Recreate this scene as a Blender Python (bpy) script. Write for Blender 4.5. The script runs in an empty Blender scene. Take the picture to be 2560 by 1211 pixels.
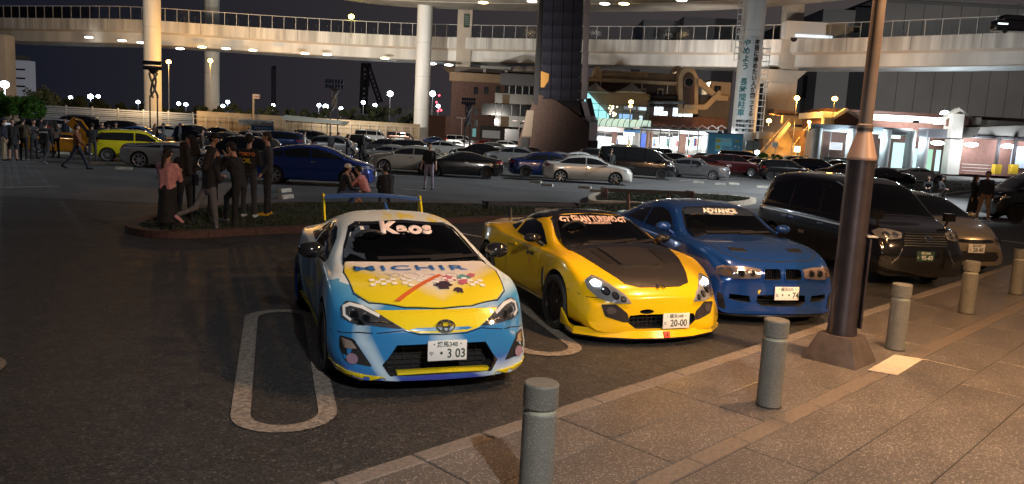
import bpy, bmesh, math, random
import numpy as np
from math import radians, sin, cos, pi, sqrt, atan2
from mathutils import Vector, Matrix
from mathutils.bvhtree import BVHTree

scene = bpy.context.scene
TMP = scene.collection
COL = bpy.data.collections.new('place')      # linked to the scene once everything is built
RND = random.Random(7)

# ------------------------------------------------------------------ camera
CAM_H, PITCH, ROLL, FPX = 2.15, radians(7.82), radians(3.05), 1922.0
_F = Vector((0, cos(PITCH), -sin(PITCH)))
_U0 = Vector((0, sin(PITCH), cos(PITCH)))
_R = Vector((1, 0, 0)) * cos(ROLL) + _U0 * sin(ROLL)
_U = _U0 * cos(ROLL) - Vector((1, 0, 0)) * sin(ROLL)
cam_data = bpy.data.cameras.new('camera')
cam_data.sensor_width = 36.0
cam_data.lens = 36.0 * FPX / 2560.0
cam_data.clip_start = 0.05
cam_data.clip_end = 5000
cam = bpy.data.objects.new('camera', cam_data)
TMP.objects.link(cam)
cam.matrix_world = Matrix(((_R.x, _U.x, -_F.x, 0), (_R.y, _U.y, -_F.y, 0), (_R.z, _U.z, -_F.z, CAM_H), (0, 0, 0, 1)))
scene.camera = cam

# ------------------------------------------------------------------ night sky
world = bpy.data.worlds.new('World')
scene.world = world
world.use_nodes = True
_nt = world.node_tree
_nt.nodes.clear()
_sky = _nt.nodes.new('ShaderNodeTexSky')
_sky.sky_type = 'NISHITA'
_sky.sun_disc = False
_sky.sun_elevation = radians(-4)
_sky.sun_rotation = radians(200)
_bg1 = _nt.nodes.new('ShaderNodeBackground')
_bg1.inputs['Strength'].default_value = 0.02
_nt.links.new(_sky.outputs[0], _bg1.inputs['Color'])
_bg2 = _nt.nodes.new('ShaderNodeBackground')          # light of the city on the low cloud
_bg2.inputs['Strength'].default_value = 1.0
_tc = _nt.nodes.new('ShaderNodeTexCoord')
_sep = _nt.nodes.new('ShaderNodeSeparateXYZ')
_nt.links.new(_tc.outputs['Generated'], _sep.inputs[0])
_mr = _nt.nodes.new('ShaderNodeMapRange')
_mr.inputs['From Min'].default_value = -0.55
_mr.inputs['From Max'].default_value = 0.35
_nt.links.new(_sep.outputs['X'], _mr.inputs['Value'])
_mx = _nt.nodes.new('ShaderNodeMix')
_mx.data_type = 'RGBA'
_nt.links.new(_mr.outputs[0], _mx.inputs['Factor'])
_mx.inputs['A'].default_value = (0.0075, 0.0088, 0.0155, 1)
_mx.inputs['B'].default_value = (0.058, 0.048, 0.048, 1)
_nt.links.new(_mx.outputs['Result'], _bg2.inputs['Color'])
_add = _nt.nodes.new('ShaderNodeAddShader')
_out = _nt.nodes.new('ShaderNodeOutputWorld')
_nt.links.new(_bg1.outputs[0], _add.inputs[0])
_nt.links.new(_bg2.outputs[0], _add.inputs[1])
_nt.links.new(_add.outputs[0], _out.inputs['Surface'])

_s = bpy.data.lights.new('moonlight', 'SUN')
_s.energy = 0.012
_s.angle = radians(10)
_s.color = (0.85, 0.9, 1.0)
_so = bpy.data.objects.new('moonlight', _s)
TMP.objects.link(_so)
_so.rotation_euler = (radians(40), 0, radians(200))

scene.view_settings.view_transform = 'Standard'
scene.view_settings.look = 'None'
scene.view_settings.exposure = 0.0
scene.view_settings.gamma = 1.0
scene.view_settings.use_curve_mapping = False
scene.render.engine = 'CYCLES'
scene.cycles.use_denoising = True
scene.cycles.max_bounces = 6
scene.cycles.transparent_max_bounces = 12
scene.cycles.sample_clamp_indirect = 4.0
scene.cycles.caustics_reflective = False
scene.cycles.caustics_refractive = False


def ray(x, y):
    return _F + _R * ((x - 1280) / FPX) - _U * ((y - 605.5) / FPX)


def G(x, y, z=0.0):
    """the point of the level ground (height z) that the survey pixel shows"""
    d = ray(x, y)
    t = (z - CAM_H) / d.z
    return Vector((d.x * t, d.y * t, z))


def AT(x, y, depth):
    """the point seen at a survey pixel, that far away along Y"""
    d = ray(x, y)
    t = depth / d.y
    return Vector((d.x * t, depth, CAM_H + d.z * t))


def GX(x, depth):
    """ground point under survey column x at a given distance along Y"""
    y0 = 341 + 0.0533 * (x - 1280)
    p = AT(x, y0 + CAM_H * FPX / depth, depth)
    return Vector((p.x, depth, 0))

# ------------------------------------------------------------------ materials
MATS = {}


def M(name, col=(.5, .5, .5), rough=.5, metal=0., coat=0., spec=.5, var=0., vs=8., bump=0., bs=40., emit=None, es=0., alpha=1., col2=None, detail=4., vm=None):
    if name in MATS:
        return MATS[name]
    m = bpy.data.materials.new(name)
    m.use_nodes = True
    nt = m.node_tree
    b = nt.nodes['Principled BSDF']
    b.inputs['Base Color'].default_value = (*col, 1)
    b.inputs['Roughness'].default_value = rough
    b.inputs['Metallic'].default_value = metal
    b.inputs['Coat Weight'].default_value = coat
    b.inputs['Coat Roughness'].default_value = .04
    b.inputs['Specular IOR Level'].default_value = spec
    if emit:
        b.inputs['Emission Color'].default_value = (*emit, 1)
        b.inputs['Emission Strength'].default_value = es
    if alpha < 1:
        b.inputs['Alpha'].default_value = alpha
    if var or bump or col2:
        tc = nt.nodes.new('ShaderNodeTexCoord')
        n = nt.nodes.new('ShaderNodeTexNoise')
        n.inputs['Scale'].default_value = vs
        n.inputs['Detail'].default_value = detail
        nt.links.new(tc.outputs['Object'], n.inputs['Vector'])
        if vm:
            mpn = nt.nodes.new('ShaderNodeMapping')
            mpn.inputs['Scale'].default_value = vm
            nt.links.new(tc.outputs['Object'], mpn.inputs[0])
            nt.links.new(mpn.outputs[0], n.inputs['Vector'])
        if var or col2:
            mx = nt.nodes.new('ShaderNodeMix')
            mx.data_type = 'RGBA'
            c2 = col2 or tuple(max(0, c * (1 - var)) for c in col)
            c1 = col if col2 else tuple(min(1, c * (1 + var)) for c in col)
            mr = nt.nodes.new('ShaderNodeMapRange')
            mr.inputs['From Min'].default_value = .35
            mr.inputs['From Max'].default_value = .65
            nt.links.new(n.outputs['Fac'], mr.inputs['Value'])
            nt.links.new(mr.outputs[0], mx.inputs['Factor'])
            mx.inputs['A'].default_value = (*c1, 1)
            mx.inputs['B'].default_value = (*c2, 1)
            nt.links.new(mx.outputs['Result'], b.inputs['Base Color'])
        if bump:
            n2 = nt.nodes.new('ShaderNodeTexNoise')
            n2.inputs['Scale'].default_value = bs
            n2.inputs['Detail'].default_value = 3
            nt.links.new(tc.outputs['Object'], n2.inputs['Vector'])
            bp = nt.nodes.new('ShaderNodeBump')
            bp.inputs['Strength'].default_value = bump
            bp.inputs['Distance'].default_value = .02
            nt.links.new(n2.outputs['Fac'], bp.inputs['Height'])
            nt.links.new(bp.outputs[0], b.inputs['Normal'])
    MATS[name] = m
    return m


def glow(name, col, st):
    """a surface that gives off light"""
    if name in MATS:
        return MATS[name]
    m = bpy.data.materials.new(name)
    m.use_nodes = True
    nt = m.node_tree
    nt.nodes.clear()
    e = nt.nodes.new('ShaderNodeEmission')
    e.inputs[0].default_value = (*col, 1)
    e.inputs[1].default_value = st
    o = nt.nodes.new('ShaderNodeOutputMaterial')
    nt.links.new(e.outputs[0], o.inputs[0])
    MATS[name] = m
    return m


def glassy(name, tint=(.25, .28, .28), refl=.06, rough=.02):
    """thin pane: tinted see-through plus a fresnel reflection"""
    if name in MATS:
        return MATS[name]
    m = bpy.data.materials.new(name)
    m.use_nodes = True
    nt = m.node_tree
    nt.nodes.clear()
    t = nt.nodes.new('ShaderNodeBsdfTransparent')
    t.inputs[0].default_value = (*tint, 1)
    g = nt.nodes.new('ShaderNodeBsdfGlossy')
    g.inputs['Roughness'].default_value = rough
    fr = nt.nodes.new('ShaderNodeFresnel')
    fr.inputs[0].default_value = 1.45 + refl * 2
    mx = nt.nodes.new('ShaderNodeMixShader')
    o = nt.nodes.new('ShaderNodeOutputMaterial')
    nt.links.new(fr.outputs[0], mx.inputs[0])
    nt.links.new(t.outputs[0], mx.inputs[1])
    nt.links.new(g.outputs[0], mx.inputs[2])
    nt.links.new(mx.outputs[0], o.inputs[0])
    MATS[name] = m
    return m


# ------------------------------------------------------------------ mesh helpers
def tag(o, label=None, cat=None, group=None, kind=None):
    if label:
        o['label'] = label
    if cat:
        o['category'] = cat
    if group:
        o['group'] = group
    if kind:
        o['kind'] = kind
    return o


def empty(name, loc=(0, 0, 0), rz=0., label=None, cat=None, group=None, kind=None):
    o = bpy.data.objects.new(name, None)
    COL.objects.link(o)
    o.empty_display_size = .3
    o.location = loc
    o.rotation_euler = (0, 0, rz)
    return tag(o, label, cat, group, kind)


def smooth(me, ang=35):
    n = len(me.polygons)
    if not n:
        return
    me.polygons.foreach_set('use_smooth', [True] * n)
    bm = bmesh.new()
    bm.from_mesh(me)
    lim = radians(ang)
    for e in bm.edges:
        if len(e.link_faces) == 2:
            e.smooth = e.calc_face_angle(0) < lim
        else:
            e.smooth = False
    bm.to_mesh(me)
    bm.free()


def link(name, me, mat=None, parent=None, sm=None, loc=None, rot=None):
    if mat is not None:
        idx = np.zeros(len(me.polygons), np.int32)
        me.polygons.foreach_get('material_index', idx)
        me.materials.clear()
        for m in (mat if isinstance(mat, (list, tuple)) else [mat]):
            me.materials.append(m)
        me.polygons.foreach_set('material_index', np.minimum(idx, len(me.materials) - 1))
    o = bpy.data.objects.new(name, me)
    COL.objects.link(o)
    if parent is not None:
        o.parent = parent
    if sm:
        smooth(me, sm)
    if loc is not None:
        o.location = loc
    if rot is not None:
        o.rotation_euler = rot
    return o


class MB:
    """collects simple shapes into one mesh"""

    def __init__(s):
        s.v, s.f, s.mi = [], [], []

    def add(s, vs, fs, mi=0):
        k = len(s.v)
        s.v += [tuple(v) for v in vs]
        s.f += [tuple(i + k for i in f) for f in fs]
        s.mi += [mi] * len(fs)
        return s

    def box(s, c, d, rz=0., mi=0, ry=0., rx=0.):
        x, y, z = d[0] / 2, d[1] / 2, d[2] / 2
        R = Matrix.Rotation(rz, 3, 'Z') @ Matrix.Rotation(ry, 3, 'Y') @ Matrix.Rotation(rx, 3, 'X')
        vs = [Vector(c) + R @ Vector((a * x, b * y, e * z)) for a in (-1, 1) for b in (-1, 1) for e in (-1, 1)]
        return s.add(vs, [(0, 1, 3, 2), (4, 6, 7, 5), (0, 4, 5, 1), (2, 3, 7, 6), (0, 2, 6, 4), (1, 5, 7, 3)], mi)

    def span(s, a, b, mi=0):
        return s.box(((a[0] + b[0]) / 2, (a[1] + b[1]) / 2, (a[2] + b[2]) / 2), (abs(b[0] - a[0]), abs(b[1] - a[1]), abs(b[2] - a[2])), 0, mi)

    def tube(s, pts, rad, n=8, mi=0, caps=True):
        pts = [Vector(p) for p in pts]
        if not isinstance(rad, (list, tuple)):
            rad = [rad] * len(pts)
        k = len(s.v)
        ref = None
        for i, p in enumerate(pts):
            t = (pts[min(i + 1, len(pts) - 1)] - pts[max(i - 1, 0)]).normalized()
            if ref is None:
                ref = Vector((0, 0, 1)) if abs(t.z) < .9 else Vector((1, 0, 0))
            u = t.cross(ref).normalized()
            w = u.cross(t).normalized()
            ref = w
            for j in range(n):
                a = 2 * pi * j / n
                s.v.append(tuple(p + (u * cos(a) + w * sin(a)) * rad[i]))
        for i in range(len(pts) - 1):
            for j in range(n):
                a, b = k + i * n + j, k + i * n + (j + 1) % n
                s.f.append((a, b, b + n, a + n))
                s.mi.append(mi)
        if caps:
            s.f.append(tuple(k + j for j in range(n))[::-1])
            s.f.append(tuple(k + (len(pts) - 1) * n + j for j in range(n)))
            s.mi += [mi, mi]
        return s

    def lathe(s, prof, n=24, c=(0, 0, 0), axis='Z', mi=0, close=False):
        """profile (r, h) turned round an axis"""
        k = len(s.v)
        m = len(prof)
        for r, h in prof:
            for j in range(n):
                a = 2 * pi * j / n
                p = (r * cos(a), r * sin(a), h) if axis == 'Z' else ((r * cos(a), h, r * sin(a)) if axis == 'Y' else (h, r * cos(a), r * sin(a)))
                s.v.append((p[0] + c[0], p[1] + c[1], p[2] + c[2]))
        for i in range(m if close else m - 1):
            for j in range(n):
                a, b = k + i * n + j, k + i * n + (j + 1) % n
                d = ((i + 1) % m - i) * n
                s.f.append((a, b, b + d, a + d))
                s.mi.append(mi)
        if not close:
            s.f.append(tuple(k + j for j in range(n))[::-1])
            s.f.append(tuple(k + (m - 1) * n + j for j in range(n)))
            s.mi += [mi, mi]
        return s

    def prism(s, poly, z0, z1, mi=0):
        """polygon in XY raised from z0 to z1"""
        n = len(poly)
        vs = [(p[0], p[1], z0) for p in poly] + [(p[0], p[1], z1) for p in poly]
        fs = [tuple(range(n))[::-1], tuple(range(n, 2 * n))] + [(i, (i + 1) % n, (i + 1) % n + n, i + n) for i in range(n)]
        return s.add(vs, fs, mi)

    def prism3(s, poly, d, mi=0):
        """any flat polygon of 3D points, thickened along d"""
        n = len(poly)
        d = Vector(d)
        vs = [Vector(p) for p in poly] + [Vector(p) + d for p in poly]
        fs = [tuple(range(n))[::-1], tuple(range(n, 2 * n))] + [(i, (i + 1) % n, (i + 1) % n + n, i + n) for i in range(n)]
        return s.add(vs, fs, mi)

    def ball(s, c, r, n=12, m=8, mi=0, sc=(1, 1, 1)):
        k = len(s.v)
        for i in range(1, m):
            t = pi * i / m
            for j in range(n):
                a = 2 * pi * j / n
                s.v.append((c[0] + r * sin(t) * cos(a) * sc[0], c[1] + r * sin(t) * sin(a) * sc[1], c[2] + r * cos(t) * sc[2]))
        s.v.append((c[0], c[1], c[2] + r * sc[2]))
        s.v.append((c[0], c[1], c[2] - r * sc[2]))
        T, B = len(s.v) - 2, len(s.v) - 1
        for i in range(m - 2):
            for j in range(n):
                a, b = k + i * n + j, k + i * n + (j + 1) % n
                s.f.append((a, a + n, b + n, b))
                s.mi.append(mi)
        for j in range(n):
            s.f.append((k + j, k + (j + 1) % n, T))
            s.f.append((k + (m - 2) * n + (j + 1) % n, k + (m - 2) * n + j, B))
            s.mi += [mi, mi]
        return s

    def mesh(s, name='m'):
        me = bpy.data.meshes.new(name)
        me.from_pydata(s.v, [], s.f)
        me.polygons.foreach_set('material_index', s.mi)
        bm = bmesh.new()
        bm.from_mesh(me)
        bmesh.ops.recalc_face_normals(bm, faces=bm.faces)
        bm.to_mesh(me)
        bm.free()
        return me

    def build(s, name, mat=None, parent=None, sm=None, loc=None, rot=None, bev=0.):
        me = s.mesh(name)
        if bev:
            bm = bmesh.new()
            bm.from_mesh(me)
            bmesh.ops.bevel(bm, geom=list(bm.edges), offset=bev, segments=2, affect='EDGES', profile=.6)
            bm.to_mesh(me)
            bm.free()
            sm = sm or 40
        return link(name, me, mat, parent, sm, loc, rot)


def copy_tree(o, parent=None, mats=None):
    c = o.copy()
    COL.objects.link(c)
    if parent is not None:
        c.parent = parent
    if mats and o.type == 'MESH':
        for i, sl in enumerate(o.material_slots):
            if sl.material and sl.material.name in mats:
                c.material_slots[i].link = 'OBJECT'
                c.material_slots[i].material = mats[sl.material.name]
    for ch in list(o.children):
        copy_tree(ch, c, mats)
    return c


def text_mesh(body, size=1., bold=0., align='CENTER', sx=1., shear=0., spacing=1.):
    cu = bpy.data.curves.new('txt', 'FONT')
    cu.body = body
    cu.size = size
    cu.align_x = align
    cu.align_y = 'CENTER'
    cu.offset = bold
    cu.shear = shear
    cu.space_character = spacing
    cu.resolution_u = 3
    o = bpy.data.objects.new('txt', cu)
    TMP.objects.link(o)
    dg = bpy.context.evaluated_depsgraph_get()
    me = bpy.data.meshes.new_from_object(o.evaluated_get(dg))
    bpy.data.objects.remove(o)
    bpy.data.curves.remove(cu)
    if sx != 1.:
        me.transform(Matrix.Diagonal((sx, 1, 1, 1)))
    return me


def thick(me, t):
    """give a flat mesh in XY a real thickness"""
    bm = bmesh.new()
    bm.from_mesh(me)
    r = bmesh.ops.extrude_face_region(bm, geom=list(bm.faces))
    for g in r['geom']:
        if isinstance(g, bmesh.types.BMVert):
            g.co.z += t
    bmesh.ops.recalc_face_normals(bm, faces=bm.faces)
    bm.to_mesh(me)
    bm.free()
    return me


def sign_text(name, body, size, mat, parent, origin, right, up, bold=0., align='CENTER', sx=1., shear=0., spacing=1., t=.01):
    """raised lettering on a flat board"""
    me = thick(text_mesh(body, size, bold, align, sx, shear, spacing), t)
    r, u = Vector(right).normalized(), Vector(up).normalized()
    n = r.cross(u)
    me.transform(Matrix(((r.x, u.x, n.x, origin[0]), (r.y, u.y, n.y, origin[1]), (r.z, u.z, n.z, origin[2]), (0, 0, 0, 1))))
    return link(name, me, mat, parent)


def point_light(name, loc, watt, col=(1, 1, 1), r=.12, spot=None, aim=None, blend=.4):
    l = bpy.data.lights.new(name, 'SPOT' if spot else 'POINT')
    l.energy = watt
    l.color = col
    l.shadow_soft_size = r
    if spot:
        l.spot_size = radians(spot)
        l.spot_blend = blend
    o = bpy.data.objects.new(name, l)
    COL.objects.link(o)
    o.location = loc
    if aim is not None:
        o.rotation_euler = (Vector(aim) - Vector(loc)).to_track_quat('-Z', 'Y').to_euler()
    return o

# ------------------------------------------------------------------ ground
def asphalt():
    m = bpy.data.materials.new('asphalt')
    m.use_nodes = True
    nt = m.node_tree
    b = nt.nodes['Principled BSDF']
    tc = nt.nodes.new('ShaderNodeTexCoord')

    def noise(s, d=4, r=.6):
        n = nt.nodes.new('ShaderNodeTexNoise')
        n.inputs['Scale'].default_value = s
        n.inputs['Detail'].default_value = d
        n.inputs['Roughness'].default_value = r
        nt.links.new(tc.outputs['Object'], n.inputs['Vector'])
        return n.outputs['Fac']

    def ramp(v, a, c, lo=0., hi=1.):
        n = nt.nodes.new('ShaderNodeMapRange')
        n.inputs['From Min'].default_value = a
        n.inputs['From Max'].default_value = c
        n.inputs['To Min'].default_value = lo
        n.inputs['To Max'].default_value = hi
        nt.links.new(v, n.inputs['Value'])
        return n.outputs[0]

    def mix(f, a, c):
        n = nt.nodes.new('ShaderNodeMix')
        n.data_type = 'RGBA'
        nt.links.new(f, n.inputs['Factor'])
        for k, v in (('A', a), ('B', c)):
            if isinstance(v, tuple):
                n.inputs[k].default_value = (*v, 1)
            else:
                nt.links.new(v, n.inputs[k])
        return n.outputs['Result']
    base = mix(ramp(noise(.35, 5), .35, .65), (.040, .040, .041), (.062, .060, .058))
    base = mix(ramp(noise(1.3, 6, .75), .56, .70, 0, .75), base, (.022, .021, .021))
    base = mix(ramp(noise(6, 5, .7), .60, .74, 0, .6), base, (.085, .080, .074))
    base = mix(ramp(noise(90, 2), .42, .62), base, (.030, .030, .031))
    chips = nt.nodes.new('ShaderNodeTexVoronoi')
    chips.inputs['Scale'].default_value = 62
    nt.links.new(tc.outputs['Object'], chips.inputs['Vector'])
    sc_ = nt.nodes.new('ShaderNodeSeparateColor')
    nt.links.new(chips.outputs['Color'], sc_.inputs[0])
    hs = nt.nodes.new('ShaderNodeHueSaturation')
    nt.links.new(ramp(sc_.outputs[0], 0., 1., .25, 1.0), hs.inputs['Value'])
    nt.links.new(base, hs.inputs['Color'])
    base = mix(ramp(sc_.outputs[1], .90, .97, 0, .8), hs.outputs[0], (.095, .09, .085))
    ck = nt.nodes.new('ShaderNodeTexVoronoi')
    ck.feature = 'DISTANCE_TO_EDGE'
    ck.inputs['Scale'].default_value = .13
    nt.links.new(tc.outputs['Object'], ck.inputs['Vector'])
    base = mix(ramp(ck.outputs['Distance'], .004, .0015), base, (.018, .018, .018))
    nt.links.new(base, b.inputs['Base Color'])
    nt.links.new(ramp(noise(3, 3), .3, .7, .55, .8), b.inputs['Roughness'])
    bp = nt.nodes.new('ShaderNodeBump')
    bp.inputs['Strength'].default_value = .5
    bp.inputs['Distance'].default_value = .006
    nt.links.new(chips.outputs['Distance'], bp.inputs['Height'])
    nt.links.new(bp.outputs[0], b.inputs['Normal'])
    return m


def aggregate(name, base, chip, sc=85, rough=.55, joint=False):
    """washed pebble concrete"""
    m = bpy.data.materials.new(name)
    m.use_nodes = True
    nt = m.node_tree
    b = nt.nodes['Principled BSDF']
    tc = nt.nodes.new('ShaderNodeTexCoord')
    oi = nt.nodes.new('ShaderNodeObjectInfo')
    vo = nt.nodes.new('ShaderNodeTexVoronoi')
    vo.inputs['Scale'].default_value = sc
    nt.links.new(tc.outputs['Object'], vo.inputs['Vector'])
    mr = nt.nodes.new('ShaderNodeMapRange')
    mr.inputs['From Min'].default_value = .46
    mr.inputs['From Max'].default_value = .16
    nt.links.new(vo.outputs['Distance'], mr.inputs['Value'])
    sepc = nt.nodes.new('ShaderNodeSeparateColor')
    nt.links.new(vo.outputs['Color'], sepc.inputs[0])
    pr = nt.nodes.new('ShaderNodeMapRange')
    pr.inputs['From Min'].default_value = .12
    pr.inputs['From Max'].default_value = .98
    nt.links.new(sepc.outputs[0], pr.inputs['Value'])
    mu = nt.nodes.new('ShaderNodeMath')
    mu.operation = 'MULTIPLY'
    nt.links.new(mr.outputs[0], mu.inputs[0])
    nt.links.new(pr.outputs[0], mu.inputs[1])
    mx = nt.nodes.new('ShaderNodeMix')
    mx.data_type = 'RGBA'
    nt.links.new(mu.outputs[0], mx.inputs['Factor'])
    mx.inputs['A'].default_value = (*base, 1)
    mx.inputs['B'].default_value = (*chip, 1)
    n = nt.nodes.new('ShaderNodeTexNoise')
    n.inputs['Scale'].default_value = 2.2
    n.inputs['Detail'].default_value = 4
    nt.links.new(tc.outputs['Object'], n.inputs['Vector'])
    ad = nt.nodes.new('ShaderNodeMath')
    ad.operation = 'MULTIPLY_ADD'
    nt.links.new(oi.outputs['Random'], ad.inputs[0])
    ad.inputs[1].default_value = .22
    nt.links.new(n.outputs['Fac'], ad.inputs[2])
    r2 = nt.nodes.new('ShaderNodeMapRange')
    r2.inputs['From Min'].default_value = .3
    r2.inputs['From Max'].default_value = .85
    r2.inputs['To Min'].default_value = .72
    r2.inputs['To Max'].default_value = 1.15
    nt.links.new(ad.outputs[0], r2.inputs['Value'])
    hs = nt.nodes.new('ShaderNodeHueSaturation')
    nt.links.new(r2.outputs[0], hs.inputs['Value'])
    nt.links.new(mx.outputs['Result'], hs.inputs['Color'])
    nt.links.new(hs.outputs[0], b.inputs['Base Color'])
    b.inputs['Roughness'].default_value = rough
    bp = nt.nodes.new('ShaderNodeBump')
    bp.inputs['Strength'].default_value = .8
    bp.inputs['Distance'].default_value = .004
    nt.links.new(mr.outputs[0], bp.inputs['Height'])
    nt.links.new(bp.outputs[0], b.inputs['Normal'])
    return m


ASPH = asphalt()
gr = MB().add([(-900, -60, 0), (900, -60, 0), (900, 1500, 0), (-900, 1500, 0)], [(0, 1, 2, 3)]).build('ground', ASPH)
tag(gr, kind='structure')

# paler drive lanes beyond the first island
LANE = M('asphalt_pale', (.084, .085, .085), .7, var=.22, vs=.5, bump=.35, bs=90, detail=9)
tag(MB().add([tuple(G(x, y) + Vector((0, 0, .004))) for x, y in ((-500, 470), (700, 522), (1700, 512), (3300, 600))] + [(600, 700, .004), (-600, 700, .004)], [(0, 1, 2, 3, 4, 5)]).build('road', LANE), kind='structure')

# kerb frame: s along the kerb, t towards the pavement
KA = Vector((-.154, 5.178, 0))
KD = Vector((cos(radians(45.3)), sin(radians(45.3)), 0))
KN = Vector((KD.y, -KD.x, 0))
PAV = .08


def K(s, t, z=0.):
    return KA + KD * s + KN * t + Vector((0, 0, z))


KROT = radians(45.3)
pave = MB().prism([tuple(K(s, t))[:2] for s, t in ((-12, .13), (70, .13), (70, 24), (-12, 24))], .0, PAV - .012)
pave = pave.build('pavement', M('pavement_bed', (.03, .028, .026), .9))
tag(pave, kind='structure')
SLAB = aggregate('washed_pebble_slab', (.105, .092, .082), (.46, .42, .38), 58, .30)
SLAB2 = aggregate('washed_pebble_slab_far', (.105, .092, .082), (.46, .42, .38), 58, .30)
KERB = M('kerb_granite', (.155, .135, .12), .7, var=.25, vs=30, bump=.3, bs=120)
STRIP = M('strip_granite', (.125, .102, .086), .65, var=.2, vs=24, bump=.25, bs=120)


def stone(name, s0, s1, t0, t1, z, mat, parent, cache={}):
    key = (round(s1 - s0, 3), round(t1 - t0, 3), mat.name)
    if key not in cache:
        m = MB().box((0, 0, -.03), (key[0] - .011, key[1] - .011, .06))
        me = m.mesh('stone')
        bm = bmesh.new()
        bm.from_mesh(me)
        ed = [e for e in bm.edges if all(v.co.z > -.01 for v in e.verts)]
        bmesh.ops.bevel(bm, geom=ed, offset=.006, segments=1, affect='EDGES')
        bm.to_mesh(me)
        bm.free()
        me.materials.append(mat)
        cache[key] = me
    o = bpy.data.objects.new(name, cache[key])
    COL.objects.link(o)
    o.parent = parent
    o.location = K((s0 + s1) / 2, (t0 + t1) / 2, z + RND.uniform(-.0015, .0015))
    o.rotation_euler = (RND.uniform(-.002, .002), RND.uniform(-.002, .002), KROT)
    return o


k = -3.6
while k < 22:
    stone('kerb_stone', k, k + .6, 0, .15, PAV, KERB, pave)
    if k < 14:
        stone('strip_stone', k + .2, k + .8, 1.17, 1.33, PAV + .001, STRIP, pave)
    k += .6
for row in range(2):
    for i in range(-3, 14):
        s0 = -.6 + 1.25 * i + (0 if row == 0 else .0)
        stone('paving_slab', s0, s0 + 1.25, .15 + .51 * row, .66 + .51 * row, PAV, SLAB, pave)
for row in range(11):
    for i in range(-3 + row // 4, 13):
        s0 = .03 + 1.25 * i + (.62 if row % 2 else 0)
        stone('paving_slab', s0, s0 + 1.25, 1.33 + .54 * row, 1.87 + .54 * row, PAV, SLAB, pave)
far = MB().prism([tuple(K(s, t))[:2] for s, t in ((16.4, .15), (60, .15), (60, 20), (16.4, 20))], .02, PAV - .003)
tag(far.build('paving_far', SLAB2, pave), kind='stuff')
WP = M('paint_white_worn', (.55, .52, .47), .75, var=.25, vs=14, bump=.3, bs=150, detail=8)
for a, c in (((4.05, 1.12), (4.92, 1.26)),):
    q = [K(4.05, 1.15), K(4.13, 1.40), K(4.98, 1.36), K(4.90, 1.11)]
    tag(MB().prism([tuple(p)[:2] for p in q], PAV + .004, PAV + .010).build('tactile_plate', M('plate_cream', (.50, .42, .33), .7, var=.1, vs=20)), 'pale rectangular plate set into the pavement beside the lamp post', 'plate')


# painted stall loops on the asphalt
def stadium(name, a, b, rad, w, mat, z=.009):
    a, b = Vector(a), Vector(b)
    d = (b - a).normalized()
    n = Vector((-d.y, d.x, 0))
    out, inn = [], []
    for c, sg in ((b, 1), (a, -1)):
        for k in range(13):
            t = -pi / 2 + pi * k / 12
            v = (d * cos(t) * sg + n * -sin(t) * sg)
            out.append(c + v * rad)
            inn.append(c + v * (rad - w))
    m = MB()
    n_ = len(out)
    m.add([(p.x, p.y, z) for p in out + inn], [(i, (i + 1) % n_, (i + 1) % n_ + n_, i + n_) for i in range(n_)])
    o = m.build(name, mat)
    return o


LOOP = M('loop_paint', (.30, .265, .225), .75, vs=26, bump=.35, bs=140, detail=12, col2=(.13, .115, .10))
c0, c1 = G(712, 1035), G(702, 795)
pv = G(1372, 872) - G(716, 1046)
for i in range(-1, 4):
    o = stadium('parking_loop_line', c0 + pv * i, c1 + pv * i, .385, .14, LOOP)
    tag(o, kind='structure')
for pts in (((920, 465), (1068, 478), .12), ((1000, 556), (1215, 596), .10), ((0, 470), (150, 466), .1), ((2340, 498), (2560, 500), .13), ((2380, 585), (2560, 610), .13), ((1700, 452), (2100, 438), .12), ((2180, 520), (2540, 548), .1)):
    a, b = G(*pts[0]), G(*pts[1])
    d = (b - a).normalized()
    n = Vector((-d.y, d.x, 0)) * pts[2] / 2
    tag(MB().add([tuple(p + Vector((0, 0, .009))) for p in (a - n, b - n, b + n, a + n)], [(0, 1, 2, 3)]).build('painted_line', M('line_paint', (.46, .46, .45), .75, var=.3, vs=5)), kind='structure')

# ------------------------------------------------------------------ planted islands
GRASS = M('grass_soil', (.020, .024, .011), .9, var=.4, vs=6, bump=.6, bs=60)
REDK = M('kerb_red_brick', (.055, .026, .022), .75, var=.25, vs=12, bump=.3, bs=60)
PALEK = M('kerb_pale_concrete', (.42, .36, .28), .75, var=.2, vs=6, bump=.25, bs=60)


def blade_cover(name, poly, z, parent, n, h=.05, seed=1):
    """short grass as real blades"""
    r = random.Random(seed)
    xs = [p[0] for p in poly]
    ys = [p[1] for p in poly]
    m = MB()

    def inside(x, y):
        c = False
        for i in range(len(poly)):
            (x1, y1), (x2, y2) = poly[i - 1], poly[i]
            if (y1 > y) != (y2 > y) and x < (x2 - x1) * (y - y1) / (y2 - y1) + x1:
                c = not c
        return c
    k = 0
    while k < n:
        x, y = r.uniform(min(xs), max(xs)), r.uniform(min(ys), max(ys))
        k += 1
        if not inside(x, y):
            continue
        for _ in range(3):
            a = r.uniform(0, 2 * pi)
            hh = h * r.uniform(.5, 1.3)
            w = .012 + .01 * r.random()
            dx, dy = cos(a), sin(a)
            b0 = (x + r.uniform(-.05, .05), y + r.uniform(-.05, .05))
            ln = r.uniform(-.04, .04)
            m.add([(b0[0] - dx * w, b0[1] - dy * w, z), (b0[0] + dx * w, b0[1] + dy * w, z), (b0[0] + dy * ln, b0[1] + dx * ln, z + hh)], [(0, 1, 2)])
    o = m.build(name, M('grass_blades', (.026, .036, .012), .8, var=.4, vs=3), parent)
    return tag(o, kind='stuff')


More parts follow.
